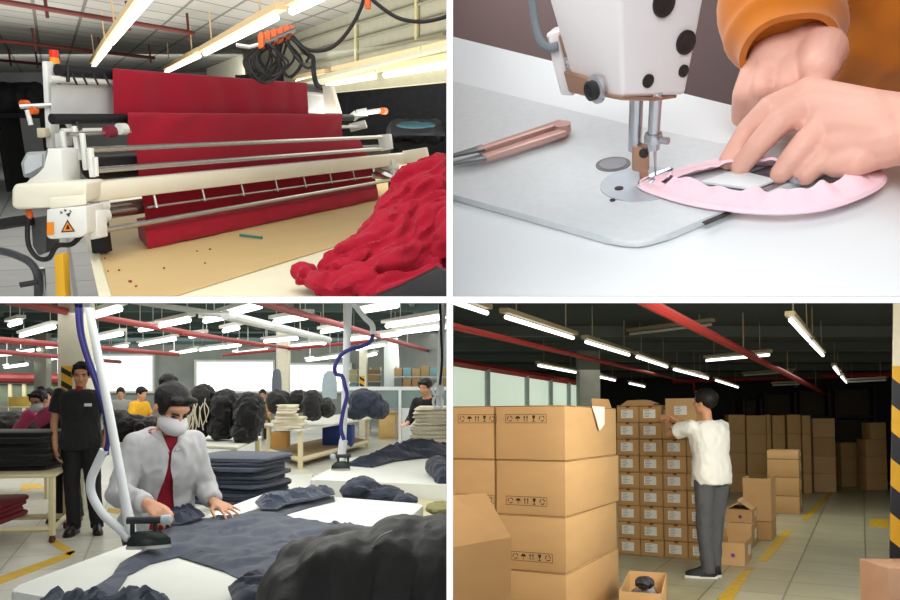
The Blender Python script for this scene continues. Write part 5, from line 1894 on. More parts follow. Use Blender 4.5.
t = thing('iron_feed_pole', BL.at(342, 468, 6.4), 'second white feed pole at the far ironing table', 'tube')
bm = nb(); tube(bm, [BL.at(348.5, 299, 6.4), BL.at(345.5, 380, 6.4), BL.at(342.5, 460, 6.4)], [0.032, 0.028, 0.024], n=14); mk('tube', bm, m_plastic_w, t)
bm = nb(); tube(bm, [BL.at(343.5, 440, 6.38), BL.at(341.5, 455, 6.38), BL.at(341, 466, 6.38)], [0.034, 0.034, 0.03], n=12); mk('end_sleeve', bm, m_plastic_w, t)
hose('steam_hose', [(353, 303, 6.3), (358, 309, 6.3), (365, 318, 6.3), (372, 325, 6.3), (373, 334, 6.3)], 0.022, m_plastic_w, 'white hose bend at the top of the second feed pole', 'hose')
hose('violet_cable', [(373, 334, 6.3), (370, 342, 6.3), (360, 347, 6.3), (351, 349, 6.28), (341, 355, 6.28), (335, 366, 6.28), (336, 374, 6.3), (342, 376, 6.3), (345, 386, 6.28), (347, 396, 6.28), (343, 412, 6.28), (341, 428, 6.28), (344, 440, 6.28)], 0.016, m_violet, 'violet cable looping round the second feed pole')
tip, back = BL.hit(331, 470.5, ZT), BL.hit(350, 470, ZT)
iron((tip.x, tip.y, ZT + 0.002), (back.x, back.y, ZT + 0.002), ZT, 1.0, 'steam iron standing at the left end of the second ironing table')
t = thing('iron_feed_pole', BL.at(438, 408, 7.5), 'third white feed pole cut by the right edge', 'tube')
bm = nb(); tube(bm, [BL.at(443.5, 299, 7.5), BL.at(441, 350, 7.5), BL.at(438.5, 406, 7.5)], [0.03, 0.028, 0.026], n=12); mk('tube', bm, m_plastic_w, t)
for k, yy in enumerate((390, 402)):
    c = BL.at(438, yy, 7.44)
    bm = nb(); tube(bm, [c + Vector((math.cos(a) * 0.045, 0, math.sin(a) * 0.06)) for a in [2 * math.pi * q / 16 for q in range(16)]], 0.012, n=7, closed=True); mk('ring', bm, m_plastic_w, t)
hose('black_cable', [(440, 303, 7.4), (441, 330, 7.4), (442, 360, 7.4), (440, 385, 7.4)], 0.012, m_black, 'dark cable hanging beside the third feed pole')

# -------------------------------------------------------------- people of the hall
def woman_spine(lean, z, w=1.0):
    return [((0, lean * max(0, (q - 0.9)) / 0.42, q + z), a * w, b * w) for q, a, b in [(0.80, 0.155, 0.10), (0.88, 0.17, 0.11), (0.97, 0.145, 0.098), (1.06, 0.135, 0.095), (1.15, 0.15, 0.112), (1.24, 0.155, 0.10), (1.295, 0.135, 0.08), (1.325, 0.075, 0.055)]]

loc = BL.at(158, 379, 3.97); loc.z = 0
t = thing('person', loc, 'woman in a grey shirt and face mask ironing at the padded table', 'person', rz=R(216.9))
J = {'right': (1, 0, 0), 'spine': woman_spine(0.13, -0.04, 0.94)}
hf = Vector((-0.16, 0.74, -0.62))
J.update(neck0=(0, 0.125, 1.275), neck1=(0.0, 0.17, 1.345), head=(0.0, 0.215, 1.405), H=rot3((1, 0.22, 0.05), hf), hs=0.98, hands=0.92)
J.update(shR=(0.132, 0.115, 1.222), elR=(0.222, 0.14, 1.0), wrR=(0.165, 0.425, 0.985), hdR=(-0.2, 0.75, -0.30), hnR=(0.35, 0.3, 0.8), hkR=dict(curl=0.75, thumb=0.3))
J.update(shL=(-0.132, 0.115, 1.222), elL=(-0.20, 0.10, 1.0), wrL=(-0.205, 0.215, 0.935), hdL=(-0.28, 0.75, -0.2), hnL=(0.1, 0.25, 0.95), hkL=dict(curl=0.15, spread=0.22, thumb=1.0))
J.update(hipL=(-0.085, 0, 0.86), knL=(-0.09, 0.02, 0.46), anL=(-0.09, -0.01, 0.08), toL=(-0.11, 0.12, 0.03))
J.update(hipR=(0.085, 0, 0.86), knR=(0.09, 0.02, 0.46), anR=(0.09, -0.01, 0.08), toR=(0.11, 0.12, 0.03))
mk('body', body_bm(J, 0.007), m_skin, t, local=True)
mk('red_top', shirt_bm(J, 0.012, (0.4, 0.055), hem=0, wr=0.004, seed=2), mat('red_tee', (150, 20, 44), 0.8), t, local=True, label='dark red top under the open grey shirt')
bm = shirt_bm(J, 0.026, (0.9, 0.044), full=True, hem=0, wr=0.012, seed=7, voxel=0.009)
dele = []
for f in bm.faces:
    c = f.calc_center_median()
    w = 0.008 + 0.070 * max(0, (1.12 - c.z)) / 0.35
    if c.z > 1.12:
        w = 0.005 + 0.055 * max(0, (c.z - 1.195)) / 0.07
    if c.y > 0.05 + max(0, c.z - 0.9) * 0.2 and abs(c.x - 0.012) < w:
        dele.append(f)
bmesh.ops.delete(bm, geom=dele, context='FACES')
for _ in range(10):
    mv = {}
    for v in bm.verts:
        nbv = [e.other_vert(v).co for e in v.link_edges if e.is_boundary]
        if len(nbv) == 2:
            mv[v] = v.co * 0.4 + (nbv[0] + nbv[1]) * 0.3
    for v, c in mv.items():
        v.co = c
m_shirt = mat('grey_shirt', (186, 186, 188), 0.85, var=0.05, scale=10, bump=0.12, bscale=200)
sh = mk('grey_shirt', bm, m_shirt, t, local=True)
for s in (-1, 1):
    bm = nb()
    prism(bm, [Vector((0.012 * s, 0.215, 1.19)), Vector((0.07 * s, 0.20, 1.215)), Vector((0.08 * s, 0.15, 1.29)), Vector((0.045 * s, 0.18, 1.295))], (0, 0.010, 0.004), bev=0.003)
    mk('collar', bm, m_shirt, sh, local=True)
mk('trousers', trousers_bm(J, 0.010, seed=5), m_black, t, local=True)
hm = hair_bm(J['head'], J['H'], 0.99, 0.078, -0.07, 1.05, 0.022)
ha = mk('hair', hm, m_hair, t, local=True)
Hc = Vector(J['head'])
bm = nb(); ell(bm, Hc + J['H'] @ Vector((0.0, -0.105, 0.07)), (0.042, 0.04, 0.04), nu=18, nv=12); wrinkle(bm, 0.008, 30, 1); mk('hair_bun', bm, m_hair, ha, local=True)
bm = nb(); c = Hc + J['H'] @ Vector((0, -0.085, 0.06)); ax = J['H'] @ Vector((0, -0.5, 0.85)); u, v = basis(ax); tube(bm, circ(c, u, v, 0.034, n=18), 0.010, n=8, closed=True); mk('hair_tie', bm, mat('red_tie', (176, 30, 44), 0.6), ha, local=True, label='red hair tie')
face_parts(t, Hc, J['H'], 0.98, mouth=False)
def mask(t, c, H, s, m):
    bm = nb()
    ell(bm, Vector(c) + H @ Vector((0, 0.045 * s, -0.047 * s)), Vector((0.070, 0.092, 0.060)) * s, H, nu=24, nv=16)
    q = Vector(c) + H @ Vector((0, 0.03 * s, -0.05 * s))
    bmesh.ops.bisect_plane(bm, geom=bm.verts[:] + bm.edges[:] + bm.faces[:], plane_co=q, plane_no=-(H @ Vector((0, 1, 0))), clear_outer=True)
    q = Vector(c) + H @ Vector((0, 0.03 * s, -0.006 * s))
    bmesh.ops.bisect_plane(bm, geom=bm.verts[:] + bm.edges[:] + bm.faces[:], plane_co=q, plane_no=(H @ Vector((0, -0.15, 1))), clear_outer=True)
    k = mk('face_mask', bm, m, t, local=True)
    for x in (-1, 1):
        bm = nb(); tube(bm, [Vector(c) + H @ Vector((0.062 * x * s, 0.035 * s, -0.03 * s)), Vector(c) + H @ Vector((0.078 * x * s, 0.0, -0.012 * s)), Vector(c) + H @ Vector((0.08 * x * s, -0.015 * s, 0.005 * s))], 0.0025, n=6); mk('strap', bm, m, k, local=True)
m_mask = mat('mask_cloth', (206, 206, 208), 0.8, var=0.04)
mask(t, Hc, J['H'], 0.98, m_mask)
for s in 'LR':
    shoe(t, J['an' + s], J['to' + s], m_shoe, m_black, 0.9)

# the standing man
loc = BL.hit(81, 533, 0)
t = thing('person', loc, 'man in black polo shirt and black trousers standing and watching the woman', 'person', rz=R(192))
J = {'right': (1, 0, 0), 'spine': std_spine(w=1.04, lean=0.0)}
J.update(neck0=(0, 0.0, 1.42), neck1=(0, 0.01, 1.5), head=(-0.01, 0.03, 1.585), H=rot3((1, 0.12, 0.04), (-0.12, 0.94, -0.26)), hs=1.06)
J.update(shR=(0.20, 0, 1.385), elR=(0.25, 0.0, 1.10), wrR=(0.215, 0.10, 0.86), hdR=(-0.25, 0.35, -0.9), hnR=(0.9, 0.2, -0.1), hkR=dict(curl=0.4))
J.update(shL=(-0.20, 0, 1.385), elL=(-0.255, -0.02, 1.10), wrL=(-0.235, 0.07, 0.86), hdL=(0.05, 0.2, -1), hnL=(-0.9, 0.1, -0.1), hkL=dict(curl=0.4))
J.update(hipL=(-0.09, 0, 0.88), knL=(-0.12, 0.03, 0.48), anL=(-0.15, 0.0, 0.085), toL=(-0.19, 0.15, 0.03))
J.update(hipR=(0.09, 0, 0.88), knR=(0.075, 0.04, 0.48), anR=(0.055, 0.04, 0.085), toR=(0.075, 0.20, 0.03))
m_polo = mat('black_polo', (23, 23, 26), 0.8, var=0.1, scale=12, sheen=0.15)
mk('body', body_bm(J), m_skin_tan, t, local=True)
sh = mk('polo_shirt', shirt_bm(J, 0.030, (0.62, 0.072), hem=0, wr=0.010, seed=13), m_polo, t, local=True)
bm = nb()
ell(bm, (0.0, 0.055, 1.435), (0.035, 0.05, 0.045)); mk('undershirt', bm, mat('red_tee', (150, 20, 44), 0.8), t, local=True, label='red shirt showing at the open collar')
bm = nb(); box(bm, (-0.13, 0.128, 1.27), (-0.06, 0.142, 1.30), bev=0.004); mk('chest_emblem', bm, mat('emblem_white', (226, 230, 236), 0.6), sh, local=True, label='white chest emblem')
mk('trousers', trousers_bm(J, 0.014, seed=5), mat('black_trousers', (25, 25, 28), 0.8, var=0.1), t, local=True)
mk('hair', hair_bm(J['head'], J['H'], 1.06, 0.085, -0.06, 1.06), m_hair, t, local=True)
face_parts(t, J['head'], J['H'], 1.06)
for s in 'LR':
    shoe(t, J['an' + s], J['to' + s], m_shoe, m_black)

# the pink-clad worker behind the black pile
loc = BL.hit(66, 521, 0)
t = thing('person', loc, 'worker in a pink top and face mask bending behind the black pile', 'person', rz=R(172))
J = {'right': (1, 0, 0), 'spine': [((0.03 + 0.21 * max(0, (q - 0.9)) / 0.42, 0.03, q), a, b) for q, a, b in [(0.80, 0.155, 0.10), (0.88, 0.165, 0.11), (0.97, 0.145, 0.098), (1.06, 0.135, 0.095), (1.10, 0.15, 0.112), (1.155, 0.155, 0.10), (1.20, 0.135, 0.08), (1.22, 0.075, 0.055)]]}
J.update(neck0=(0.235, 0.06, 1.22), neck1=(0.24, 0.08, 1.27), head=(0.245, 0.11, 1.31), H=rot3((1, 0, 0), (0.02, 0.88, -0.42)), hs=0.98, hands=0.92)
J.update(shR=(0.40, 0.05, 1.15), elR=(0.50, 0.10, 0.98), wrR=(0.42, 0.05, 0.90))
J.update(shL=(0.07, 0.05, 1.16), elL=(0.0, 0.1, 0.98), wrL=(0.06, 0.05, 0.88))
J.update(hipL=(-0.05, 0, 0.86), knL=(-0.09, 0.02, 0.46), anL=(-0.13, -0.01, 0.08), toL=(-0.15, 0.12, 0.03))
J.update(hipR=(0.10, 0, 0.86), knR=(0.09, 0.02, 0.46), anR=(0.07, -0.01, 0.08), toR=(0.09, 0.12, 0.03))
mk('body', body_bm(J), m_skin, t, local=True)
mk('pink_top', shirt_bm(J, 0.026, (0.75, 0.05), full=True, hem=1, wr=0.010, seed=4), mat('pink_cloth', (206, 84, 124), 0.85, var=0.08, scale=20), t, local=True)
bm = nb(); rings(bm, torso_rings(J, 0.04, prof=J['spine'][0:4])); mk('dark_apron', bm, m_black, t, local=True)
mk('trousers', trousers_bm(J, 0.012, seed=5), m_black, t, local=True)
ha = mk('hair', hair_bm(J['head'], J['H'], 0.98, 0.08, -0.05, 1.08), m_hair, t, local=True)
bm = nb(); ell(bm, Vector(J['head']) + J['H'] @ Vector((0, -0.08, 0.1)), (0.045, 0.04, 0.035)); mk('hair_bun', bm, m_hair, ha, local=True)
face_parts(t, J['head'], J['H'], 0.98, mouth=False)
mask(t, J['head'], J['H'], 0.98, m_mask)
for s in 'LR':
    shoe(t, J['an' + s], J['to' + s], m_brown_shoe, m_brown_shoe, 0.9)


def sitter(px, d, headz, top_rgb, label, yaw, skin=m_skin, full=False, lean=0.12):
    """a far, mostly hidden seated worker"""
    loc = BL.at(px, 379, d); loc.z = headz - 1.16
    t = thing('person', loc, label, 'person', rz=R(yaw))
    J = {'right': (1, 0, 0), 'spine': [((0, lean * max(0, (q - 0.5)) / 0.5, q), a, b) for q, a, b in [(0.45, 0.17, 0.12), (0.55, 0.165, 0.115), (0.7, 0.145, 0.1), (0.85, 0.16, 0.11), (0.95, 0.16, 0.1), (1.0, 0.13, 0.08), (1.02, 0.075, 0.055)]]}
    J.update(neck0=(0, lean, 1.0), neck1=(0, lean + 0.02, 1.08), head=(0, lean + 0.05, 1.16), H=rot3((1, 0, 0), (0, 0.9, -0.35)))
    J.update(shR=(0.17, lean, 0.96), elR=(0.24, lean + 0.05, 0.72), wrR=(0.15, lean + 0.27, 0.68), hdR=(-0.1, 0.9, 0), hnR=(0, 0.1, 1), shL=(-0.17, lean, 0.96), elL=(-0.24, lean + 0.05, 0.72), wrL=(-0.15, lean + 0.27, 0.68), hdL=(0.1, 0.9, 0), hnL=(0, 0.1, 1))
    J.update(hipL=(-0.09, 0.03, 0.48), knL=(-0.1, 0.42, 0.47), anL=(-0.1, 0.40, 0.08), toL=(-0.1, 0.52, 0.03), hipR=(0.09, 0.03, 0.48), knR=(0.1, 0.42, 0.47), anR=(0.1, 0.40, 0.08), toR=(0.1, 0.52, 0.03))
    mk('body', body_bm(J, 0.014), skin, t, local=True)
    mk('top', shirt_bm(J, 0.022, (0.7, 0.07), full=full, hem=0, wr=0.008, voxel=0.02), mat('top_%d_%d_%d' % top_rgb, top_rgb, 0.85), t, local=True)
    mk('trousers', trousers_bm(J, 0.012, voxel=0.02), m_black, t, local=True)
    mk('hair', hair_bm(J['head'], J['H'], 1.0, 0.075, -0.09, 1.1), m_hair, t, local=True)
    # stool
    bm = nb(); lathe(bm, Vector((loc.x, loc.y, loc.z + 0.31)), (0, 0, 1), [(0, 0.15), (0.05, 0.16), (0.06, 0.15)], n=18)
    s = thing('stool', (loc.x, loc.y, 0), 'stool under the ' + label.split(' ', 1)[1], 'stool')
    mk('seat', bm, m_navy_d, s)
    bm = nb(); cyl(bm, (loc.x, loc.y, 0), (loc.x, loc.y, loc.z + 0.31), 0.04, n=10); mk('pedestal', bm, m_steel, s)
    return t
zz = lambda py, d: H0 - (py - 379) * d / FOC
sitter(134, 14.5, zz(393.5, 14.5), (226, 172, 40), 'seated far worker in a yellow top right of the leaning tube', 250)
sitter(121, 17, zz(393, 17), (150, 152, 150), 'seated far worker in grey beside the yellow-clad one', 200)
sitter(53, 14, zz(395, 14), (120, 124, 130), 'far worker partly hidden behind the standing man', 180)
sitter(263, 20, zz(394, 20), (228, 176, 60), 'far worker in yellow behind the black bundles', 190)
sitter(437, 10.9, zz(387, 10.9), (26, 26, 28), 'dark-clad worker bending behind the ivory stack at the right edge', 150, full=True, lean=0.25)

# ==================================================================== UPPER LEFT: the cloth spreading hall
use(TL)
ZT1 = 0.88
D1 = TL.ray(745, 118); D1.z = 0; D1.normalize()       # along the machine
D2 = TL.ray(50, 120); D2.z = 0; D2.normalize()        # along the hall
m_mach = mat('machine_cream', (226, 222, 204), 0.4, var=0.05, scale=5)
m_machw = mat('machine_white', (216, 218, 214), 0.4, var=0.04)
m_mdark = mat('machine_black', (30, 30, 32), 0.5, var=0.1)
m_chrome = mat('chrome_rod', (190, 190, 186), 0.22, metal=0.85, var=0.04)
m_redc = mat('crimson_cloth', (158, 18, 43), 0.85, var=0.05, scale=10, sheen=0.08, spec=0.2, bump=0.1, bscale=250)
m_rubber = mat('black_rubber', (34, 34, 36), 0.55, var=0.1)
m_orange = mat('orange_plastic', (226, 104, 44), 0.45, var=0.06)
m_tlc = tile_mat('hall_ceiling_tiles', (160, 158, 150), (100, 98, 90), 0.9, 0.9, 0.035, rough=0.85, var=0.05)
m_tlf = tile_mat('grey_floor_tiles', (136, 138, 138), (96, 98, 98), 0.9, 0.9, 0.02, rough=0.5, var=0.1)
m_tlw = mat('panel_wall', (170, 168, 150), 0.8, var=0.08)
m_tldark = mat('dark_hall_wall', (120, 122, 122), 0.9, var=0.3, scale=0.6)
m_ltube = mat('spreading_tube', (255, 254, 244), 0.5, var=0, emit=2.4)
m_beige = mat('beige_lamp_rail', (206, 180, 138), 0.6, var=0.06)
m_tpipe = mat('brown_red_pipe', (92, 34, 30), 0.6, var=0.1)

ZC = 2.92
wa, wb = TL.hit(220, 63, ZC), TL.hit(520, -53, ZC)     # where the panelled wall meets the ceiling
slab('floor', [(-11, 2.2, 0), (1.5, 2.2, 0), (6, 29, 0), (-22, 29, 0)], 0.1, m_tlf, ang=math.atan2(D2.y, D2.x), vec=(0, 0, -0.1))
slab('ceiling', [(-22, 29, ZC), (-12, 5, ZC), (wb.x + 3.3, wb.y - 1, ZC), (wa.x + D2.x * 9 + 6, wa.y + D2.y * 9, ZC)], 0.1, m_tlc, shear=(D1, D2), vec=(0, 0, 0.1))
slab('wall_back', [(-22, 28.4, 0), (6, 28.4, 0), (6, 28.4, ZC), (-22, 28.4, ZC)], 0.1, m_tldark, vec=(0, 0.2, 0))
# panelled wall on the right, above a dark opening
zl = TL.at(446, 80, TL.hit(446, -25, ZC).y)
def wallpt(t, z):
    p = wb + (wa - wb) * t
    return Vector((p.x, p.y, z))
def wall_at(px, py):
    n = (wa - wb).cross(Vector((0, 0, 1))).normalized()
    return TL.onplane(px, py, wa, n)
z0 = wall_at(400, 70).z
bm = nb(); prism(bm, [wallpt(-0.2, z0), wallpt(1.15, z0), wallpt(1.15, ZC), wallpt(-0.2, ZC)], (0.2, 0.05, 0))
mk('wall_right', bm, m_tlw, kind='structure', smooth=False)
nw = (wa - wb).cross(Vector((0, 0, 1))).normalized()
if nw.y > 0: nw = -nw
for k, (pa_, pb_) in enumerate([((300, 42), (446, -4)), ((300, 55), (446, 15)), ((300, 66), (446, 33))]):
    a, b = wall_at(*pa_) + nw * 0.02, wall_at(*pb_) + nw * 0.02
    bm = nb(); cyl(bm, a, b, 0.025, n=5); mk('trim_%d' % (k + 3), bm, mat('panel_joint', (128, 128, 108), 0.6), kind='structure')
for k, px in enumerate((358, 419)):
    a, b = wall_at(px, 16 if k == 0 else -20) + nw * 0.03, wall_at(px, 62 if k == 0 else 40) + nw * 0.03
    bm = nb(); cyl(bm, a, b, 0.03, n=6); mk('trim_%d' % (k + 6), bm, mat('wall_conduit', (196, 190, 150), 0.6), kind='structure')
a, b = wall_at(290, 89) , wall_at(470, 47)
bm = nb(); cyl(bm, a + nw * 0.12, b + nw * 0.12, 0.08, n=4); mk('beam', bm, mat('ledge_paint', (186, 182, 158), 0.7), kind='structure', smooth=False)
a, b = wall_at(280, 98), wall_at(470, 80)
bm = nb(); prism(bm, [a + nw * 0.1, b + nw * 0.1, wall_at(470, 58) + nw * 0.1, wall_at(280, 88) + nw * 0.1], nw * -0.15); mk('beam', bm, mat('ledge_fascia', (146, 144, 120), 0.7), kind='structure', smooth=False)  # greenish fascia band below the ledge
# dark back of the opening
a, b = TL.at(330, 120, 17), TL.at(450, 120, 14)
bm = nb(); prism(bm, [(a.x - 2, 17.6, 0), (b.x + 0.6, 14.5, 0), (b.x + 0.6, 14.5, 2.3), (a.x - 2, 17.6, 2.3)], (0, 0.2, 0)); mk('wall_side', bm, mat('dark_opening', (40, 42, 44), 0.9, var=0.3), kind='structure', smooth=False)


def tl_lamp(A, B, z, label, on_wall=False, rail=None, r=0.036):
    a, b = (TL.hit(*A, z), TL.hit(*B, z)) if not on_wall else (wall_at(*A) + nw * (0.55 if A[1] < 70 or A[1] == 74 else 0.8), wall_at(*B) + nw * (0.55 if A[1] < 70 or A[1] == 74 else 0.8))
    if on_wall:
        a, b = TL.at(A[0], A[1], a.y), TL.at(B[0], B[1], b.y)
    t = thing('fluorescent_lamp', (a + b) / 2, label, 'ceiling lamp', 'fluorescent lamps of the spreading hall')
    d = (b - a).normalized()
    bm = nb(); cyl(bm, a, b, r, n=10); mk('tube', bm, m_ltube, t)
    u = d.cross(Vector((0, 0, 1))).normalized() * r * 1.6
    up = Vector((0, 0, r * 1.3))
    e = d * (b - a).length * 0.05
    bm = nb(); hexa(bm, [a - e - u + up, a - e + u + up, b + e + u + up, b + e - u + up] + [q + up * 1.4 for q in (a - e - u + up, a - e + u + up, b + e + u + up, b + e - u + up)]); mk('housing', bm, m_beige, t, smooth=False)
    for f in (0.15, 0.85):
        q = a.lerp(b, f) + up * 2
        e_ = Vector((q.x, q.y, ZC + 0.02)) if not on_wall else q - nw * 0.9
        bm = nb(); cyl(bm, q, e_, 0.012, n=5); mk('hanger', bm, m_beige, t)
    return t
tl_lamp((93.5, 66.5), (109, 46), 2.4, 'short lit tube of the left lamp row, at its far end')
tl_lamp((112, 42.5), (150, -4), 2.4, 'long lit tube of the left lamp row at the top')
tl_lamp((166, 72), (199, 56), 2.4, 'far lit tube of the middle lamp row above the red roll')
tl_lamp((205, 53.5), (276, 17.5), 2.4, 'longest lit tube of the middle lamp row')
tl_lamp((292, 11), (322, -3), 2.4, 'near lit tube of the middle lamp row at the top edge')
for A_, B_, lb in [((338, 74), (419, 58), 'long upper lit tube on the right wall'), ((427, 56.5), (452, 51), 'upper lit tube on the right wall, cut by the edge'), ((328, 84.5), (376, 76), 'lower middle lit tube on the right wall'), ((385, 75), (452, 64), 'lower lit tube on the right wall, nearest the edge'), ((297, 82), (326, 76.5), 'farthest lit tube on the right wall behind the cables')]:
    tl_lamp(A_, B_, 0, lb, True)

for k, (A_, B_, lb) in enumerate([((-4, 0.5), (193, 33), 'nearest brown-red pipe along the ceiling'), ((-4, 40), (154, 58), 'middle brown-red pipe along the ceiling'), ((-4, 60), (62, 66), 'farthest brown-red pipe along the ceiling')]):
    a, b = TL.hit(*A_, 2.66), TL.hit(*B_, 2.66)
    t = thing('ceiling_pipe', (a + b) / 2, lb, 'pipe', 'pipes under the spreading hall ceiling')
    bm = nb(); cyl(bm, a, b, 0.032, n=8); mk('pipe_run', bm, m_tpipe, t)
    for f in (0.2, 0.6, 0.97):
        q = a.lerp(b, f); bm = nb(); cyl(bm, q - Vector((0, 0, 0.1)), (q.x, q.y, ZC + 0.02), 0.02, n=6); mk('hanger', bm, m_tpipe, t)

# ---------------------------------------------------------------- cutting table
tl_pts = [TL.hit(*p, ZT1) for p in ((104, 312), (86, 236), (78, 205), (330, 160), (470, 158), (470, 312))]
t = thing('cutting_table', sum(tl_pts, Vector()) / 6 - Vector((0, 0, ZT1)), 'long cutting table with a cream top under the spreading machine', 'table')
bm = nb(); prism(bm, [(p.x, p.y, ZT1 - 0.04) for p in tl_pts], (0, 0, 0.04)); mk('table_top', bm, mat('table_cream', (232, 226, 198), 0.5, var=0.04), t, smooth=False)
bm = nb(); prism(bm, [(p.x + 0.03, p.y, ZT1 - 0.32) for p in tl_pts], (0, 0, 0.278)); mk('side_panel', bm, mat('table_side_dark', (44, 42, 42), 0.6, var=0.15), t, smooth=False)
for p in (TL.hit(110, 300, ZT1), TL.hit(92, 220, ZT1), TL.hit(430, 150, ZT1)):
    bm = nb(); box(bm, (p.x + 0.06, p.y - 0.05, 0), (p.x + 0.16, p.y + 0.05, ZT1 - 0.3)); mk('leg', bm, mat('table_side_dark', (44, 42, 42), 0.6), t, smooth=False)
bm = nb(); a, b = tl_pts[0] + Vector((0.0, 0, 0)), tl_pts[1]
prism(bm, [a + Vector((-0.005, 0, 0.002)), b + Vector((-0.005, 0, 0.002)), b + Vector((0.034, 0, 0.002)), a + Vector((0.034, 0, 0.002))], (0, 0, 0.006)); mk('edge_strip', bm, mat('edge_strip', (226, 220, 190), 0.45), t, smooth=False)
# brown paper
pp = [TL.hit(*p, ZT1) for p in ((113, 300), (95, 238), (92, 222), (300, 172), (430, 172), (440, 214), (325, 250.5), (166, 300))]
bm = nb(); sheet(bm, [(p.x, p.y) for p in pp], ZT1 + 0.001, lambda x, y, d: 0.003 + 0.003 * noise.noise(Vector((x * 5, y * 2, 0))), 0.12, 0.0015)
mk('brown_paper', bm, mat('kraft_paper', (200, 172, 120), 0.65, var=0.05, scale=4), label='sheet of tan brown paper covering the cutting table', cat='paper')

# ---------------------------------------------------------------- spreading machine
def end_y(A, yA, pxB):
    """depth reached when going along the machine from pixel A at depth yA to image column pxB"""
    p = TL.at(*A, yA)
    lo_, hi_ = -2.0, 9.0
    for _ in range(50):
        m_ = (lo_ + hi_) / 2
        w = TL.M @ (p + D1 * m_)
        if CX + FOC * w.x / w.y < pxB:
            lo_ = m_
        else:
            hi_ = m_
    return (p + D1 * lo_).y
def ydep(px, py, yref):
    """depth at image column px of a line along the machine that is yref deep at column 90"""
    return end_y((90, py), yref, px)
def span(A, B, yref):
    return TL.at(*A, ydep(A[0], A[1], yref)), TL.at(*B, ydep(B[0], A[1], yref))
def rod(t, name, A, B, yA, r, m, n=14, r1=None):
    a, b = span(A, B, yA)
    bm = nb(); cyl(bm, a, b, r, r1, n=n)
    return mk(name, bm, m, t)
mach = thing('spreading_machine', TL.at(200, 230, 3.9), 'cream cloth spreading machine with chrome rods standing on the cutting table', 'machine')
def plate(name, pts, y, dep, m, bev=0.004, parent=None, off=0.0):
    """outline in the photo set at depth y, thickness away from the viewer"""
    P = [TL.at(*p, y) for p in pts]
    bm = nb(); prism(bm, P, D1 * dep if dep else (0, 0.02, 0), bev=bev)
    return mk(name, bm, m, parent or mach)
# rolls and rods, back to front
rod(mach, 'upper_roller', (58, 70.5), (323, 89), 3.67, 0.026, m_mdark)
rod(mach, 'upper_rail', (50, 79), (328, 94.5), 3.66, 0.014, m_machw)
P = [TL.at(51, 84, 3.66), TL.at(117, 87, end_y((51, 84), 3.66, 117)), TL.at(117, 114, end_y((51, 84), 3.66, 117)), TL.at(51, 114, 3.66)]
b4 = [TL.at(117, 87, 3.66)]
a, b = span((51, 84), (330, 92), 3.68); c, d = span((51, 114), (336, 116), 3.68)
bm = nb(); prism(bm, [a, b, d, c], (0, 0.015, 0)); mk('back_panel', bm, mat('panel_grey', (206, 208, 206), 0.4), mach, smooth=False)
rod(mach, 'middle_roller', (52, 119), (352, 117.5), 3.56, 0.021, m_mdark)
rod(mach, 'middle_rail', (62, 131), (366, 126.5), 3.54, 0.011, m_machw)
rod(mach, 'thin_shaft', (68, 134.5), (130, 132), 3.40, 0.009, m_chrome)
rod(mach, 'lower_roller', (90, 168), (385, 151), 3.52, 0.05, m_mdark)
rod(mach, 'chrome_rod', (88, 150), (381, 137), 3.3, 0.0125, m_chrome)
rod(mach, 'chrome_rod', (92, 170.5), (383, 148.5), 3.28, 0.0125, m_chrome)
rod(mach, 'chrome_drum', (97, 214), (388, 171), 3.45, 0.028, m_chrome)
rod(mach, 'chrome_drum', (104, 207), (380, 168), 3.45, 0.016, m_chrome)
rod(mach, 'ladder_rail', (147, 207.5), (372, 176.5), 3.22, 0.006, m_chrome)
for px, y0 in ((153, 197), (201, 190), (240, 185), (274, 180.5), (302, 176.5), (328, 172.5), (351, 169.5)):
    yy = ydep(px, 207.5, 3.22)
    bm = nb(); cyl(bm, TL.at(px, y0 - 6, yy + 0.01), TL.at(px + 4, y0 + 11, yy), 0.006, n=6); mk('ladder_rung', bm, m_chrome, mach)
rod(mach, 'lower_rod', (97, 231.5), (402, 178), 3.16, 0.012, m_chrome)
# main beam
a0, b0 = span((62, 186), (413, 152.5), 3.2)
a1, b1 = span((84, 203.5), (414, 163.5), 3.2)
a0 = TL.at(84, 183.5, ydep(84, 186, 3.2))
bm = nb(); hexa(bm, [a1, b1, b1 + Vector((-0.05, 0.11, 0)), a1 + Vector((-0.05, 0.11, 0)), a0, b0, b0 + Vector((-0.05, 0.11, 0)), a0 + Vector((-0.05, 0.11, 0))], bev=0.008); mk('main_beam', bm, m_mach, mach)
# left carriage
P = [TL.at(*p, 3.12) for p in ((11, 190), (14, 184), (86, 181.5), (86, 202.5), (50, 207.5), (16, 210), (11, 206))]
bm = nb(); prism(bm, P, (0.0, 0.17, 0), bev=0.012, seg=3); mk('carriage_arm', bm, m_mach, mach)
P = [TL.at(*p, 3.24) for p in ((46, 148), (61, 149), (63, 184), (20, 188), (30, 178), (46, 169))]
bm = nb(); prism(bm, P, (0.02, 0.12, 0), bev=0.008); mk('carriage_upright', bm, m_machw, mach)
P = [TL.at(*p, 3.42) for p in ((20, 163), (26, 152), (45, 151), (45, 168), (30, 177), (23, 178))]
bm = nb(); prism(bm, P, (0.02, 0.08, 0), bev=0.008); sc_ = mk('control_screen', bm, mat('screen_grey', (168, 172, 174), 0.4), mach)
P = [TL.at(*p, 3.41) for p in ((24, 163), (28, 155), (42, 154), (42, 166), (30, 173), (25, 174))]
bm = nb(); prism(bm, P, (0, 0.012, 0)); mk('screen_face', bm, mat('screen_face', (196, 202, 206), 0.3), sc_, smooth=False)
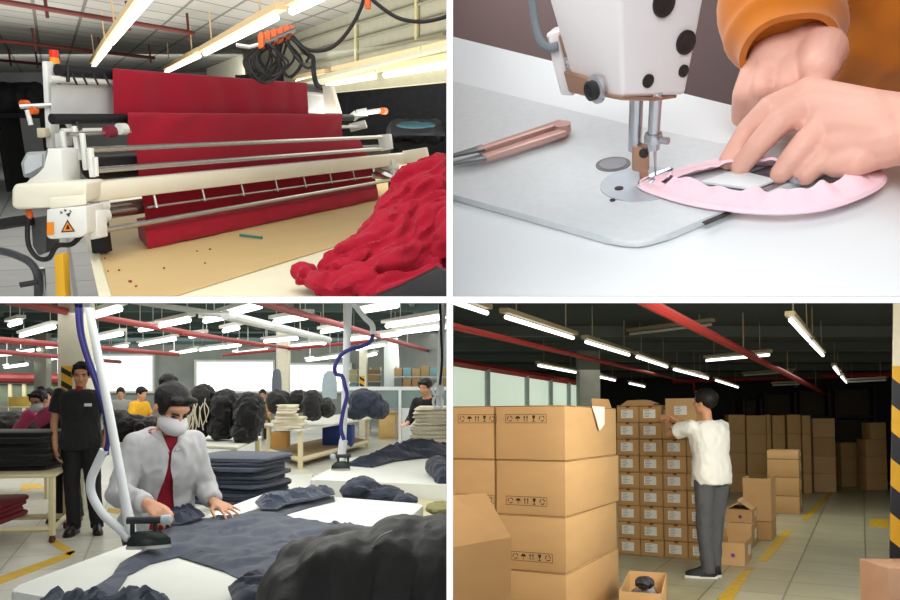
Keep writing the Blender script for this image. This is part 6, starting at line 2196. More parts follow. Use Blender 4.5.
# left end posts
plate('end_post', ((41.5, 61), (46.5, 61), (52, 148), (46, 148)), 3.5, 0.05, m_machw)
plate('end_post', ((60, 64), (62.5, 64), (68, 146), (64, 146)), 3.55, 0.03, m_machw)
plate('end_plate', ((54, 133), (63, 133), (64, 146), (55, 148)), 3.42, 0.03, m_machw)
plate('end_plate', ((36, 128), (44, 128), (46, 137), (37, 138)), 3.45, 0.03, mat('plate_beige', (196, 186, 160), 0.5))
for A_, B_, yy, r in [((68, 66), (68, 82), 3.52, 0.008), ((74, 126), (79, 160), 3.36, 0.012), ((82, 133), (86, 170), 3.34, 0.012), ((90, 148), (93, 177), 3.27, 0.014), ((95.5, 157), (96.5, 176), 3.26, 0.010), ((62, 131), (66, 160), 3.36, 0.012), ((62, 123), (67, 131), 3.46, 0.008), ((76, 122), (81, 130), 3.46, 0.008)]:
    bm = nb(); cyl(bm, TL.at(*A_, yy), TL.at(*B_, yy), r, n=8); mk('strut', bm, m_machw if r > 0.008 else m_mdark, mach)
for px in (72, 82, 93, 104):
    yy = ydep(px, 70.5, 3.58)
    bm = nb(); cyl(bm, TL.at(px, 74, yy), TL.at(px + 5, 84.5, yy - 0.02), 0.005, n=6); mk('brush_strip', bm, m_mdark, mach)
# knob cluster of the shaft and clamps
for px, py, w, m_ in ((110, 131.5, 8, mat('shaft_collar_red', (120, 30, 50), 0.5)), (122, 129, 7, m_machw)):
    c = TL.at(px, py, ydep(px, 134.5, 3.38)); bm = nb(); cyl(bm, c - D1 * 0.02, c + D1 * 0.02, 0.024, n=12); mk('shaft_collar', bm, m_, mach)
for px, py in ((25, 104.5), (33, 110)):
    c = TL.at(px, py, 3.48); bm = nb(); cyl(bm, c - D1 * 0.015, c + D1 * 0.015, 0.018, n=10); mk('clamp_knob', bm, m_orange, mach, label='orange clamp knob')
bm = nb(); cyl(bm, TL.at(20, 106.5, 3.46), TL.at(52, 105, 3.5), 0.010, n=8); mk('clamp_shaft', bm, m_chrome, mach)
bm = nb(); cyl(bm, TL.at(27, 110, 3.47), TL.at(31, 125, 3.47), 0.010, n=8); mk('clamp_lever', bm, m_machw, mach)
# hinge plate and control box with the warning sign
P = [TL.at(*p, 3.08) for p in ((49.5, 198), (85.5, 194.5), (86, 204.5), (50, 209))]
bm = nb(); prism(bm, P, (0, 0.012, 0), bev=0.003); mk('hinge_plate', bm, m_mach, mach)
P = [TL.at(*p, 3.07) for p in ((46, 209.5), (86, 206), (87, 233.5), (80, 237.5), (50, 239.5), (46, 237))]
bm = nb(); prism(bm, P, (0.01, 0.14, 0), bev=0.008); cb_ = mk('control_box', bm, m_machw, mach)
def sign(name, pts, y, m, par, e=0.0015):
    bm = nb(); prism(bm, [TL.at(*p, y) for p in pts], (0, -e, 0)); return mk(name, bm, m, par, smooth=False)
sign('orange_label', ((47, 222.5), (54, 222), (54, 234.5), (47, 235)), 3.068, mat('label_orange', (224, 132, 34), 0.5), cb_)
w1 = sign('warning_sign', ((61, 232.5), (67.5, 219.5), (75, 231.5)), 3.068, m_mdark, cb_)
sign('sign_field', ((62.8, 231.3), (67.5, 221.8), (73.0, 230.5)), 3.0655, mat('label_orange', (224, 132, 34), 0.5), w1)
sign('sign_mark', ((66, 229.5), (67.2, 225), (68.6, 225), (70, 229)), 3.0635, m_mdark, w1)
for pts in (((60, 211), (63, 212.5), (61, 214)), ((66, 214), (71, 212), (69, 217)), ((70, 209.5), (72, 212), (69.5, 211.5)), ((64, 209), (67, 210), (65, 212))):
    sign('scuff', pts, 3.069, mat('scuff_dark', (70, 62, 62), 0.7), cb_)
# left end rod bracket
P = [TL.at(*p, 3.14) for p in ((87, 213), (96, 210), (98, 238), (90, 240), (88, 232))]
bm = nb(); prism(bm, P, (0.02, 0.05, 0), bev=0.004); mk('rod_bracket', bm, m_machw, mach)
c = TL.at(98, 210.5, 3.25)
for px, py, r in ((101, 205, 0.03), (101, 215, 0.036)):
    c = TL.at(px, py, 3.3); bm = nb(); cyl(bm, c - D1 * 0.03, c + D1 * 0.02, r, n=14); mk('end_cap', bm, m_machw, mach)
# right end
yr = ydep(384, 150, 3.3)
plate('end_plate', ((377, 135), (389, 134), (391, 149), (380, 151)), yr, 0.05, m_machw)
plate('end_plate', ((402, 151), (425, 147.5), (427, 156), (412, 164.5), (405, 164)), ydep(405, 190, 3.2), 0.05, m_mach)
plate('end_plate', ((322, 86), (330, 85), (338.5, 114), (325, 115)), ydep(323, 70, 3.62), 0.06, m_mach)
yr2 = ydep(384, 214, 3.3)
for A_, B_, r in [((352, 118), (357, 114), 0.03), ((357, 114), (367, 112), 0.03), ((367, 112.5), (381, 110.5), 0.018), ((350, 128), (366, 124), 0.03), ((375, 170), (392, 178), 0.04), ((378, 166), (399, 168), 0.03), ((392, 160), (394, 176), 0.03), ((372, 176), (398, 177), 0.02)]:
    bm = nb(); cyl(bm, TL.at(*A_, yr), TL.at(*B_, yr), r, n=10); mk('fitting', bm, m_machw if A_[0] != 375 else m_chrome, mach)
bm = nb(); c = TL.at(383, 111, yr); cyl(bm, c - D1 * 0.02, c + D1 * 0.04, 0.024, n=10); mk('clamp_knob', bm, m_orange, mach, label='orange clamp knob')
# feet carrying the machine on the table
for px in (93, 392):
    yy = 3.35 if px < 200 else yr2
    p = TL.at(px, 205 if px < 200 else 172, yy)
    bm = nb(); box(bm, (p.x - 0.03, yy, ZT1 + 0.010), (p.x + 0.03, yy + 0.06, p.z)); mk('support_foot', bm, m_mdark, mach, smooth=False)

# signal tower
p = TL.at(54, 68, 3.55)
t = thing('signal_tower', p, 'small red, amber and green signal tower on the machine corner', 'signal light')
seg_ = [('red_lens', (51, 57.5), (50.5, 50), (216, 44, 26)), ('amber_lens', (51.7, 64), (51, 57.7), (226, 140, 30)), ('green_lens', (52, 66.5), (51.7, 64.2), (40, 130, 70))]
for nm, A_, B_, rgb in seg_:
    a, b = TL.at(A_[0] + 3, A_[1], 3.55), TL.at(B_[0] + 3, B_[1], 3.55)
    bm = nb(); cyl(bm, a, b, 0.018, n=14); mk(nm, bm, mat(nm, rgb, 0.25, var=0.05, emit=0.25), t)
bm = nb(); cyl(bm, TL.at(55.2, 76, 3.55), TL.at(55, 66.6, 3.55), 0.010, n=10); mk('base', bm, m_machw, t)

# red cloth running over the rolls
def web(prof, seed, nx=60, ny=26, amp=0.008, sc=3.0, thick=0.006, diag=0.0):
    """prof: [(left px, left py, depth, right px, right py)], top to bottom"""
    L, Rr = [], []
    for lx, ly, yl, rx, ry in prof:
        L.append(TL.at(lx, ly, ydep(lx, ly, yl))); Rr.append(TL.at(rx, ry, ydep(rx, ly, yl)))
    Ls, Rs = spline(L, 6), spline(Rr, 6)
    bm = nb()
    nrm = Vector((D1.y, -D1.x, 0))
    if nrm.y > 0: nrm = -nrm
    rows = []
    m_ = len(Ls)
    for side in (0, 1):
        rw = []
        for i in range(m_):
            r = []
            for j in range(nx + 1):
                f = j / nx
                p = Ls[i].lerp(Rs[i], f)
                u = f * 2.25
                v = i / m_
                k = noise.noise(Vector(((u + v * diag) * sc, v * 1.2, seed))) * min(1, 3 * v)
                p = p + nrm * (amp * k) - nrm * (thick * side)
                r.append(bm.verts.new(p))
            rw.append(r)
        rows.append(rw)
    for side in (0, 1):
        for i in range(m_ - 1):
            for j in range(nx):
                q = (rows[side][i][j], rows[side][i][j + 1], rows[side][i + 1][j + 1], rows[side][i + 1][j])
                bm.faces.new(q if side == 0 else q[::-1])
    def stitch(A_, B_):
        for k in range(len(A_) - 1):
            bm.faces.new((A_[k], A_[k + 1], B_[k + 1], B_[k]))
    stitch(rows[0][0], rows[1][0]); stitch(rows[0][-1], rows[1][-1])
    stitch([r[0] for r in rows[0]], [r[0] for r in rows[1]]); stitch([r[-1] for r in rows[0]], [r[-1] for r in rows[1]])
    return bm
t = thing('red_cloth_web', TL.at(230, 180, 3.9), 'crimson cloth running down over the rollers of the spreading machine', 'cloth')
mk('upper_drape', web([(114, 70, 3.66, 306, 84.5), (114.5, 68.5, 3.61, 307, 83), (115, 73, 3.585, 307.5, 86), (115.5, 90, 3.575, 308.5, 100), (116, 118, 3.575, 309, 121)], 1.5, amp=0.012, sc=5), m_redc, t)
mk('middle_drape', web([(128, 114.5, 3.535, 340, 116), (128.5, 112.5, 3.50, 341, 114), (129, 116, 3.47, 341.5, 117), (130, 130, 3.455, 342.5, 129), (131, 152, 3.44, 343.5, 142)], 4.5, amp=0.016, sc=4.5, diag=0.5), m_redc, t)
mk('lower_web', web([(137, 150, 3.42, 360, 140), (139, 165, 3.39, 364, 148), (141, 185, 3.38, 370, 161), (145, 206, 3.38, 374, 175), (148, 226, 3.38, 377, 188.5)], 7.5, amp=0.006, sc=3), m_redc, t)
# spread layers on the table
p0, p1 = TL.hit(148, 249.5, ZT1 + 0.005), TL.hit(378, 200, ZT1 + 0.005)
back = D2 * 0.42
bm = nb()
rs = []
N = 50
for (f, hgt, ins) in ((0, 0.004, 0.0), (0, 0.03, 0.012), (0, 0.075, -0.004), (0.06, 0.088, 0), (1, 0.088, 0), (1, 0.004, 0)):
    ring = []
    for j in range(N + 1):
        s = j / N
        p = p0.lerp(p1, s) + back * f + Vector((0, 0, hgt + 0.006 * noise.noise(Vector((s * 9, hgt * 20, 2)))))
        p -= Vector((0.4, -0.9, 0)) * (-ins + 0.014 * noise.noise(Vector((s * 22, hgt * 60, 0.5))) * (1 if f == 0 else 0))
        ring.append(p)
    rs.append(ring)
vv = [[bm.verts.new(p) for p in r] for r in rs]
for i in range(len(vv)):
    a_, b_ = vv[i], vv[(i + 1) % len(vv)]
    for j in range(N):
        bm.faces.new((a_[j], a_[j + 1], b_[j + 1], b_[j]))
bm.faces.new([r[0] for r in vv][::-1]); bm.faces.new([r[-1] for r in vv])
mk('cloth_layers', bm, m_redc, label='stack of crimson cloth layers spread on the brown paper below the machine', cat='cloth')

# teal marker and lint
a, b = TL.hit(240, 235, ZT1 + 0.013), TL.hit(262, 237.5, ZT1 + 0.013)
bm = nb(); cyl(bm, a, b, 0.006, n=10); mk('marker_pen', bm, mat('teal_plastic', (30, 126, 120), 0.4), label='thin teal marker lying on the brown paper', cat='pen')
bm = nb()
for px, py, r in ((130, 281, 0.008), (136, 286, 0.005), (119, 270, 0.005), (164, 268, 0.005), (205, 263, 0.004), (210, 249, 0.006), (197, 251, 0.004), (105, 258, 0.004), (108, 271, 0.003)):
    p = TL.hit(px, py, ZT1 + 0.008); ell(bm, p, (r, r, 0.003), nu=8, nv=5)
mk('lint', bm, m_redc, label='red lint scattered on the brown paper', cat='lint', kind='stuff')

# crimson heap at the right
def tb(px, py, d, rx, rz, ry, rot=None):
    return (TL.at(px, py, d), Vector((rx * d / FOC, ry, rz * d / FOC)), rot)
bm = nb()
def Ry(deg):
    return Matrix.Rotation(R(deg), 3, 'Y')
for c, r, M_ in [tb(428, 190, 3.0, 34, 24, 0.2), tb(440, 175, 3.05, 24, 16, 0.18), tb(415, 214, 2.95, 36, 26, 0.2), tb(440, 235, 2.8, 34, 40, 0.2), tb(388, 232, 2.85, 30, 18, 0.2, Ry(-32)), tb(362, 250, 2.75, 30, 13, 0.18, Ry(-28)), tb(395, 258, 2.7, 42, 18, 0.18, Ry(-20)), tb(345, 262, 2.7, 26, 8, 0.13, Ry(-12)), tb(352, 276, 2.6, 34, 9, 0.13, Ry(-14)), tb(405, 282, 2.6, 50, 16, 0.16, Ry(-8)), tb(330, 284, 2.56, 24, 6, 0.09, Ry(22)), tb(312, 276, 2.6, 17, 3.5, 0.05, Ry(20))]:
    ell(bm, c, r, M_, nu=22, nv=14)
rnd = random.Random(21)
def fold_strip(pts, r):
    q = [TL.at(px + rnd.uniform(-2, 2), py + rnd.uniform(-2, 2), 2.50 + (292 - py) * 0.0034 + rnd.uniform(-0.03, 0.04) + max(0, px - 425) * 0.002) for px, py in pts]
    s_ = spline(q, 6)
    m2 = len(s_)
    tube(bm, s_, [r * (0.45 + 0.55 * math.sin(math.pi * min(1, (i + 2) / (m2 + 3)))) for i in range(m2)], n=10, flat=0.6)
for pts in ([(333, 262), (352, 250), (378, 240), (400, 222)], [(340, 268), (370, 256), (402, 246), (428, 226)], [(346, 274), (382, 264), (415, 258), (446, 240)], [(356, 284), (392, 274), (424, 270), (450, 262)], [(372, 291), (402, 284), (432, 278), (452, 276)],
            [(350, 256), (372, 236), (388, 218), (402, 200)], [(366, 246), (388, 232), (410, 208), (426, 184)], [(384, 246), (404, 228), (424, 212), (448, 204)], [(398, 252), (420, 240), (438, 222), (452, 216)], [(400, 204), (418, 190), (432, 176), (450, 168)], [(402, 214), (424, 200), (438, 192), (452, 188)], [(408, 196), (416, 212), (420, 232), (416, 250)], [(428, 206), (434, 224), (436, 246), (444, 258)], [(384, 226), (392, 240), (390, 254), (378, 262)],
            [(328, 277), (350, 282), (372, 284), (396, 290)], [(300, 275), (314, 280), (330, 287), (345, 294)], [(372, 262), (396, 252), (414, 238), (424, 220)], [(420, 262), (432, 250), (442, 236), (452, 232)]):
    fold_strip(pts, rnd.uniform(0.020, 0.030))
    for k in range(2):
        dx, dy = rnd.uniform(-9, 9), rnd.uniform(-7, 9)
        fold_strip([(px + dx, min(292, py + dy)) for px, py in pts], rnd.uniform(0.010, 0.017))
bm = remesh(bm, 0.0075, 1)
def fold_dir(bm, amp, ax, ws, st, seed):
    """folds running along ax"""
    bm.normal_update()
    ax = Vector(ax).normalized(); u, v = basis(ax)
    new = []
    for q in bm.verts:
        c = q.co
        w = noise.noise(c * 3 + Vector((seed, 0, 0))) * 0.12
        k = noise.noise(Vector((c.dot(ax) * st, (c.dot(u) + w) * ws, (c.dot(v) + w) * ws)) + Vector((seed, seed, 0)))
        k = 0.5 - abs(k) * 1.8
        new.append(c + q.normal * (amp * k))
    for q, c in zip(bm.verts, new):
        q.co = c
fold_dir(bm, 0.032, (0.75, 0.2, 0.6), 9, 1.0, 3)
fold_dir(bm, 0.024, (0.7, 0.25, 0.65), 22, 1.4, 9)
fold_dir(bm, 0.006, (0.8, 0.3, 0.3), 45, 2.5, 5)
bmesh.ops.smooth_vert(bm, verts=bm.verts[:], factor=0.4, use_axis_x=True, use_axis_y=True, use_axis_z=True)
for v in bm.verts:
    if v.co.z < ZT1 + 0.002: v.co.z = ZT1 + 0.002
mk('red_cloth_heap', bm, m_redc, label='big tangled heap of crimson cloth on the table at the right', cat='cloth')
P = [TL.at(*p, 2.36) for p in ((366, 300), (400, 287), (437, 268.5), (452, 275), (452, 310), (366, 310))]
bm = nb(); prism(bm, P, (0, 0.05, 0), bev=0.004); mk('black_bag', bm, mat('bag_black', (30, 28, 30), 0.5, var=0.15), label='black bag edge in front of the crimson heap', cat='bag')

# ---------------------------------------------------------------- hanging connectors and cables
yc = 3.75
t = thing('cable_hanger', TL.at(275, 38, yc), 'row of orange cable trolleys bunched over the machine', 'cable trolley')
bm = nb(); tube(bm, [TL.at(236.5, 45, yc), TL.at(250, 47, yc), TL.at(262, 44, yc), TL.at(294, 30, yc + 0.25)], 0.010, n=8); mk('carrier_rod', bm, m_chrome, t)
bm = nb(); tube(bm, spline([TL.at(292, 36, yc + 0.2), TL.at(305, 52, yc + 0.2), TL.at(313, 58, yc + 0.1), TL.at(313.5, 70, yc), TL.at(316, 83, yc), TL.at(321, 88, yc)], 5), 0.011, n=8); mk('carrier_arm', bm, m_rubber, t)
for k in range(10):
    f = k / 9
    c = TL.at(261 + 29 * f, 41.5 - 8.5 * f, yc + 0.25 * f)
    bm = nb()
    a_ = 2.0 * (k % 2) - 1
    hh = 0.032
    prism(bm, [c + Vector((-0.010, 0.012 * a_, -hh)), c + Vector((0.012, 0.012 * a_, -hh * 0.7)), c + Vector((0.016, 0.012 * a_, hh)), c + Vector((0.002, 0.012 * a_, hh * 1.25)), c + Vector((-0.012, 0.012 * a_, hh * 0.7))], (0, 0.02, 0), bev=0.003)
    mk('trolley_clip', bm, m_orange, t)
t = thing('looped_cable', TL.at(280, 70, yc), 'black cables hanging in loops below the orange trolleys', 'cable')
rnd = random.Random(5)
for k in range(12):
    f = k / 11
    xa = 262 + 26 * f; ya = 44 - 6 * f
    w = rnd.uniform(13, 26); dx = rnd.uniform(-20, 8); dp = rnd.uniform(32, 40)
    yy = yc + 0.25 * f + rnd.uniform(-0.04, 0.04)
    pts = [TL.at(xa, ya, yy), TL.at(xa + dx - w * 0.6, ya + dp * 0.45, yy), TL.at(xa + dx - w * 0.3, ya + dp * 0.9, yy), TL.at(xa + dx + w * 0.2, ya + dp, yy + 0.03), TL.at(xa + dx + w * 0.8, ya + dp * 0.6, yy + 0.03), TL.at(xa + dx * 0.3 + w * 0.3, ya + dp * 0.15, yy), TL.at(xa + 2, ya + 1, yy)]
    bm = nb(); tube(bm, spline(pts, 8), 0.0052, n=7); mk('cable_loop', bm, m_rubber, t)
for pts in ([(290, 38), (300, 46), (309, 55), (306, 62), (311, 56), (314, 64)], [(286, 42), (298, 60), (308, 68), (314, 62), (312, 56)]):
    bm = nb(); tube(bm, spline([TL.at(*p, yc + 0.15) for p in pts], 8), 0.0062, n=7); mk('cable_loop', bm, m_rubber, t)
t = thing('overhead_cable', TL.at(360, 8, 3.9), 'black cable swagged from the trolleys to the top right', 'cable')
bm = nb(); tube(bm, spline([TL.at(293, 37, 4.0), TL.at(304, 48, 4.0), TL.at(318, 51, 4.0), TL.at(334, 46, 4.0), TL.at(349, 30, 4.0), TL.at(360, 10, 4.0), TL.at(365, -6, 4.0)], 8), 0.0085, n=8); mk('cable_run', bm, m_rubber, t)
bm = nb(); tube(bm, spline([TL.at(370, -4, 3.9), TL.at(376, 3, 3.9), TL.at(396, 17, 3.9), TL.at(415, 21.5, 3.9), TL.at(432, 20.5, 3.9), TL.at(452, 15, 3.9)], 8), 0.0085, n=8); mk('cable_run', bm, m_rubber, t)
c = TL.at(367.5, 1.5, 3.92); bm = nb(); box(bm, (c.x - 0.013, c.y, c.z - 0.03), (c.x + 0.013, c.y + 0.03, c.z + 0.03), bev=0.004); mk('trolley_clip', bm, m_orange, t)

# ---------------------------------------------------------------- things at the left of the machine
t = thing('hose_frame', TL.at(40, 292, 3.1), 'grey bent pipe rail with a black handle at the lower left of the table', 'rail')
bm = nb(); tube(bm, spline([TL.at(-6, 250, 3.2), TL.at(10, 253, 3.2), TL.at(28, 261, 3.2), TL.at(36, 271, 3.2), TL.at(38, 284, 3.2), TL.at(38, 312, 3.2)], 6), 0.016, n=10); mk('bent_pipe', bm, mat('grey_pipe', (72, 74, 78), 0.35, metal=0.4), t)
bm = nb(); tube(bm, [TL.at(42, 268, 3.25), TL.at(43, 285, 3.25), TL.at(43, 312, 3.25)], 0.012, n=10); mk('upright', bm, m_chrome, t)
bm = nb(); cyl(bm, TL.at(20, 285, 3.12), TL.at(38, 282, 3.14), 0.011, n=10); mk('handle', bm, m_rubber, t)
bm = nb(); tube(bm, spline([TL.at(-6, 225.5, 3.3), TL.at(14, 222, 3.3), TL.at(32, 220, 3.3)], 5), 0.023, n=10)
mk('support_tube', bm, m_mdark, label='thick black tube running to the left edge under the carriage', cat='tube')
bm = nb(); tube(bm, spline([TL.at(30, 212, 3.2), TL.at(27.5, 228, 3.2), TL.at(29, 246, 3.2), TL.at(38, 258, 3.2), TL.at(49, 258, 3.2), TL.at(57, 246, 3.2), TL.at(72, 244, 3.22), TL.at(84, 232, 3.25)], 7), 0.010, n=8)
mk('black_hose', bm, m_rubber, label='black hose looping below the control box', cat='hose')
p = TL.at(33, 240, 3.35)
t = thing('drive_unit', p, 'dark drive unit under the carriage with an orange cap', 'motor')
bm = nb(); prism(bm, [TL.at(*q, 3.32) for q in ((30, 218), (46, 216), (47, 252), (38, 256), (32, 246))], (0, 0.12, 0), bev=0.008); mk('motor_body', bm, mat('motor_grey', (86, 86, 88), 0.45, var=0.2, scale=12), t)
bm = nb(); a = TL.at(29.5, 214, 3.2); ell(bm, a, (0.014, 0.014, 0.02)); mk('orange_cap', bm, m_orange, t)
P = [TL.at(*q, 3.0) for q in ((54, 255), (63, 254), (66, 310), (56, 310))]
bm = nb(); prism(bm, P, (0, 0.05, 0), bev=0.003); mk('yellow_bar', bm, mat('yellow_bar', (206, 158, 34), 0.5), label='upright yellow bar beside the table side', cat='bar')
# dark goods in the far hall
def goods(x0, x1, y0, y1, d, m, label, seed, cat='goods'):
    bm = nb()
    n = 5
    for k in range(n):
        f = (k + 0.5) / n
        c = TL.at(x0 + (x1 - x0) * f, (y0 + y1) / 2 + 2, d)
        ell(bm, c, ((x1 - x0) / n * 0.8 * d / FOC, 0.4, (y1 - y0) * 0.55 * d / FOC))
    bm = remesh(bm, 0.07, 2); wrinkle(bm, 0.08, 3, seed)
    return mk('cloth_bales', bm, m, label=label, cat=cat)
m_gd = mat('far_bale_dark', (26, 27, 30), 0.8, var=0.2)
def shelf_unit(x0, x1, yb, yt, d, label):
    a, b = TL.at(x0, yb, d), TL.at(x1, yb, d)
    zt = TL.at(x0, yt, d).z
    t = thing('goods_rack', ((a.x + b.x) / 2, d, 0), label, 'rack')
    bm = nb(); box(bm, (a.x, d, zt - 0.1), (b.x, d + 0.8, zt)); mk('rack_shelf', bm, m_gd, t, smooth=False)
    for x in (a.x, b.x - 0.1):
        bm = nb(); box(bm, (x, d, 0), (x + 0.1, d + 0.8, zt - 0.1)); mk('upright', bm, m_gd, t, smooth=False)
    return zt
shelf_unit(-6, 44, 116, 113, 17, 'dark rack in the far left of the hall')
goods(-6, 42, 84, 112, 17.3, m_gd, 'dark cloth bales filling the far left rack', 2)
shelf_unit(388, 452, 144, 141, 13.3, 'dark table at the right behind the machine')
goods(392, 440, 120, 141, 13.5, m_gd, 'dark cloth bales at the right behind the machine', 6)
heap_c = TL.at(416, 125, 12.9)
bm = nb(); ell(bm, heap_c, (0.3, 0.12, 0.045)); wrinkle(bm, 0.02, 8, 1); mk('blue_cloth', bm, mat('far_teal_cloth', (34, 70, 80), 0.8), label='small teal cloth on the dark bales at the right', cat='cloth')
bx2 = TL.at(34, 88, 17.0)
for px, w in ((18.5, 3), (34.5, 2)):
    c = TL.at(px, 88, 20.0); bm = nb(); cyl(bm, c - D1 * 0.06 * w, c + D1 * 0.06 * w, 0.04, n=6); mk('far_lamp', bm, m_ltube, label=('larger' if w == 3 else 'smaller') + ' far lit lamp glowing above the dark left rack', cat='ceiling lamp')

# ==================================================================== UPPER RIGHT: the sewing machine
use(TR)
ZS = 1.0 - 0.8 * math.sin(R(25))
def tp(px, py, h=0.0):
    return TR.hit(px, py, ZS + h)
m_tablew = mat('sewing_table_white', (226, 232, 234), 0.35, var=0.02, scale=6)
m_bed = mat('bed_plate_grey', (206, 212, 214), 0.4, metal=0.0, var=0.05, scale=120, spec=0.5)
m_enam = mat('machine_enamel', (226, 222, 222), 0.3, var=0.02)
m_nick = mat('nickel', (190, 192, 198), 0.22, metal=0.9, var=0.05)
m_brass = mat('worn_brass', (176, 140, 116), 0.35, metal=0.7, var=0.1)
m_hole = mat('dark_hole', (38, 30, 30), 0.5, var=0)
m_pink = mat('pink_jersey', (246, 212, 222), 0.85, var=0.03, scale=40, bump=0.15, bscale=500)
m_knit = mat('mustard_knit', (196, 112, 22), 0.9, var=0.10, scale=30, sheen=0.3)
m_hand = mat('hand_skin', (226, 174, 156), 0.5, var=0.05, scale=25, sss=0.12, bump=0.08, bscale=250)

# table
e0, e1 = tp(430, 29), tp(775, 114.7)
q = [e0, e1, e1 + (e1 - e0) * 0.8, tp(1000, 330), tp(430, 330)]
q = [tp(420, 26.5), tp(736, 105), tp(960, 160), tp(980, 380), tp(420, 380)]
t = thing('sewing_table', (q[0] + q[3]) / 2 - Vector((0, 0, ZS)), 'smooth white sewing machine table', 'table')
bm = nb(); prism(bm, [(p.x, p.y, ZS - 0.04) for p in q], (0, 0, 0.0385), bev=0.004); mk('table_top', bm, m_tablew, t)
for p in (tp(470, 60), tp(700, 110), tp(930, 250)):
    bm = nb(); cyl(bm, (p.x, p.y, 0), (p.x, p.y, ZS - 0.04), 0.025, n=10); mk('leg', bm, m_nick, t)
slab('floor', [(-2.5, 0.2, 0), (2.5, 0.2, 0), (2.5, 3.0, 0), (-2.5, 3.0, 0)], 0.05, mat('sewing_floor', (120, 108, 104), 0.6), vec=(0, 0, -0.05))
slab('wall_back', [(-2.5, 2.6, 0), (2.5, 2.6, 0), (2.5, 2.6, 2.6), (-2.5, 2.6, 2.6)], 0.05, mat('taupe_wall', (122, 104, 104), 0.8, var=0.06, scale=1.5), vec=(0, 0.05, 0))

# bed plate: the slab let into the table
pts = [(430, 192.5), (454, 200), (520, 218.5), (575, 234), (607, 243.5), (622, 247), (638, 248), (652, 245.5), (668, 240), (700, 226.5), (735, 212), (800, 186), (870, 158), (840, 148), (720, 150), (625, 128.5), (455, 86), (430, 80)]
P = [tp(*p) for p in pts]
mach2 = thing('sewing_machine', tp(640, 200), 'white industrial sewing machine head above its grey bed plate', 'sewing machine')
bm = nb(); prism(bm, [(p.x, p.y, ZS - 0.0005) for p in P], (0, 0, 0.0065), bev=0.0022, seg=3); bed = mk('bed_plate', bm, m_bed, mach2)
ZB = ZS + 0.0061
def bp(px, py, h=0.0):
    return TR.hit(px, py, ZB + h)
# slide plate seam and right-hand slide plate
bm = nb(); P = [bp(702, 222.5), bp(705.5, 225), bp(740, 210), bp(737, 207.5)]; prism(bm, [(p.x, p.y, ZB) for p in P], (0, 0, 0.0006)); mk('slide_plate_gap', bm, m_hole, mach2, smooth=False)
bm = nb(); P = [bp(690, 196), bp(720, 212), bp(800, 178), bp(770, 166)]; prism(bm, [(p.x, p.y, ZB) for p in P], (0, 0, 0.0012), bev=0.0004); mk('slide_plate', bm, m_nick, mach2)
# needle plate disc
def disc(name, px, py, r, h, m, par, z=0.0, n=32, bev=0):
    c = bp(px, py)
    bm = nb(); cyl(bm, (c.x, c.y, ZB + z), (c.x, c.y, ZB + z + h), r, n=n)
    return mk(name, bm, m, par)
npl = disc('needle_plate', 641, 184, 0.038, 0.0010, mat('plate_steel', (186, 194, 202), 0.35, metal=0.25, var=0.06, scale=60), mach2)
disc('screw', 619, 189.5, 0.0042, 0.0016, m_hole, npl)
disc('screw', 612.5, 200.5, 0.0026, 0.0008, m_hole, mach2)
rp = disc('round_port', 613, 164.5, 0.017, 0.0010, mat('port_ring', (120, 116, 116), 0.4, metal=0.4), mach2)
disc('port_cover', 613, 164.8, 0.0135, 0.0016, m_nick, rp)

# head: a box with an upright front corner
nf = bp(650, 183)                                     # under the needle
def hv(px, py, y):
    return TR.at(px, py, y)
yN = nf.y
A0 = hv(622, 98, yN - 0.03); A1 = hv(619, -40, yN - 0.03)
B0 = hv(577, 96, yN + 0.03); B1 = hv(537, -40, yN + 0.06)
C0 = hv(686, 94.5, yN + 0.012); C1 = hv(712, -40, yN + 0.03)
E0, E1 = B0 + (C0 - A0), B1 + (C1 - A1)
bm = nb(); hexa(bm, [A0, C0, E0, B0, A1, C1, E1, B1], bev=0.004, seg=3); hd = mk('head_cover', bm, m_enam, mach2)
# bottom lip plate
lo = [hv(600, 96.5, yN - 0.01), hv(622, 100.5, yN - 0.034), hv(655, 101.5, yN - 0.012), hv(677, 98, yN + 0.014), hv(640, 94, yN + 0.04)]
bm = nb(); prism(bm, lo, (0, 0, 0.003), bev=0.001); mk('lower_lip', bm, m_brass, mach2)
# face plate screws and oil holes on the right face
fn = (C0 - A0).cross(A1 - A0).normalized()
if fn.y > 0: fn = -fn
def onface(px, py):
    return TR.onplane(px, py, A0, fn)
for px, py, r in ((664, 3, 0.0105), (686, 42.5, 0.0095), (648, 81, 0.0055), (683.5, 71, 0.005)):
    c = onface(px, py)
    bm = nb(); lathe(bm, c - fn * 0.002, fn, [(0, r * 1.05), (0.003, r * 1.05), (0.0034, r * 0.8), (0.0028, r * 0.7)], n=24); mk('face_screw', bm, m_hole, hd)
# seam line on the left face
ln = (A0 - B0).cross(A1 - A0).normalized()
if ln.y > 0: ln = -ln
def onleft(px, py):
    return TR.onplane(px, py, A0, ln)
# lever bracket with screw
br = thing('dummy', (0, 0, 0), 'x', 'x') if False else None
bm = nb(); prism(bm, [onleft(567, 69.5), onleft(604, 80), onleft(607, 92), onleft(598, 96.5), onleft(573, 91.5)], ln * 0.005, bev=0.002); lv = mk('lever_bracket', bm, m_brass, mach2)
c = onleft(601.5, 87.5) + ln * 0.004
bm = nb(); lathe(bm, c, ln, [(0, 0.0125), (0.003, 0.0125), (0.004, 0.011)], n=24); mk('washer', bm, m_nick, lv)
bm = nb(); lathe(bm, c + ln * 0.004, ln, [(0, 0.0085), (0.005, 0.0085), (0.006, 0.007), (0.004, 0.005)], n=20); mk('cap_screw', bm, m_mdark, lv)
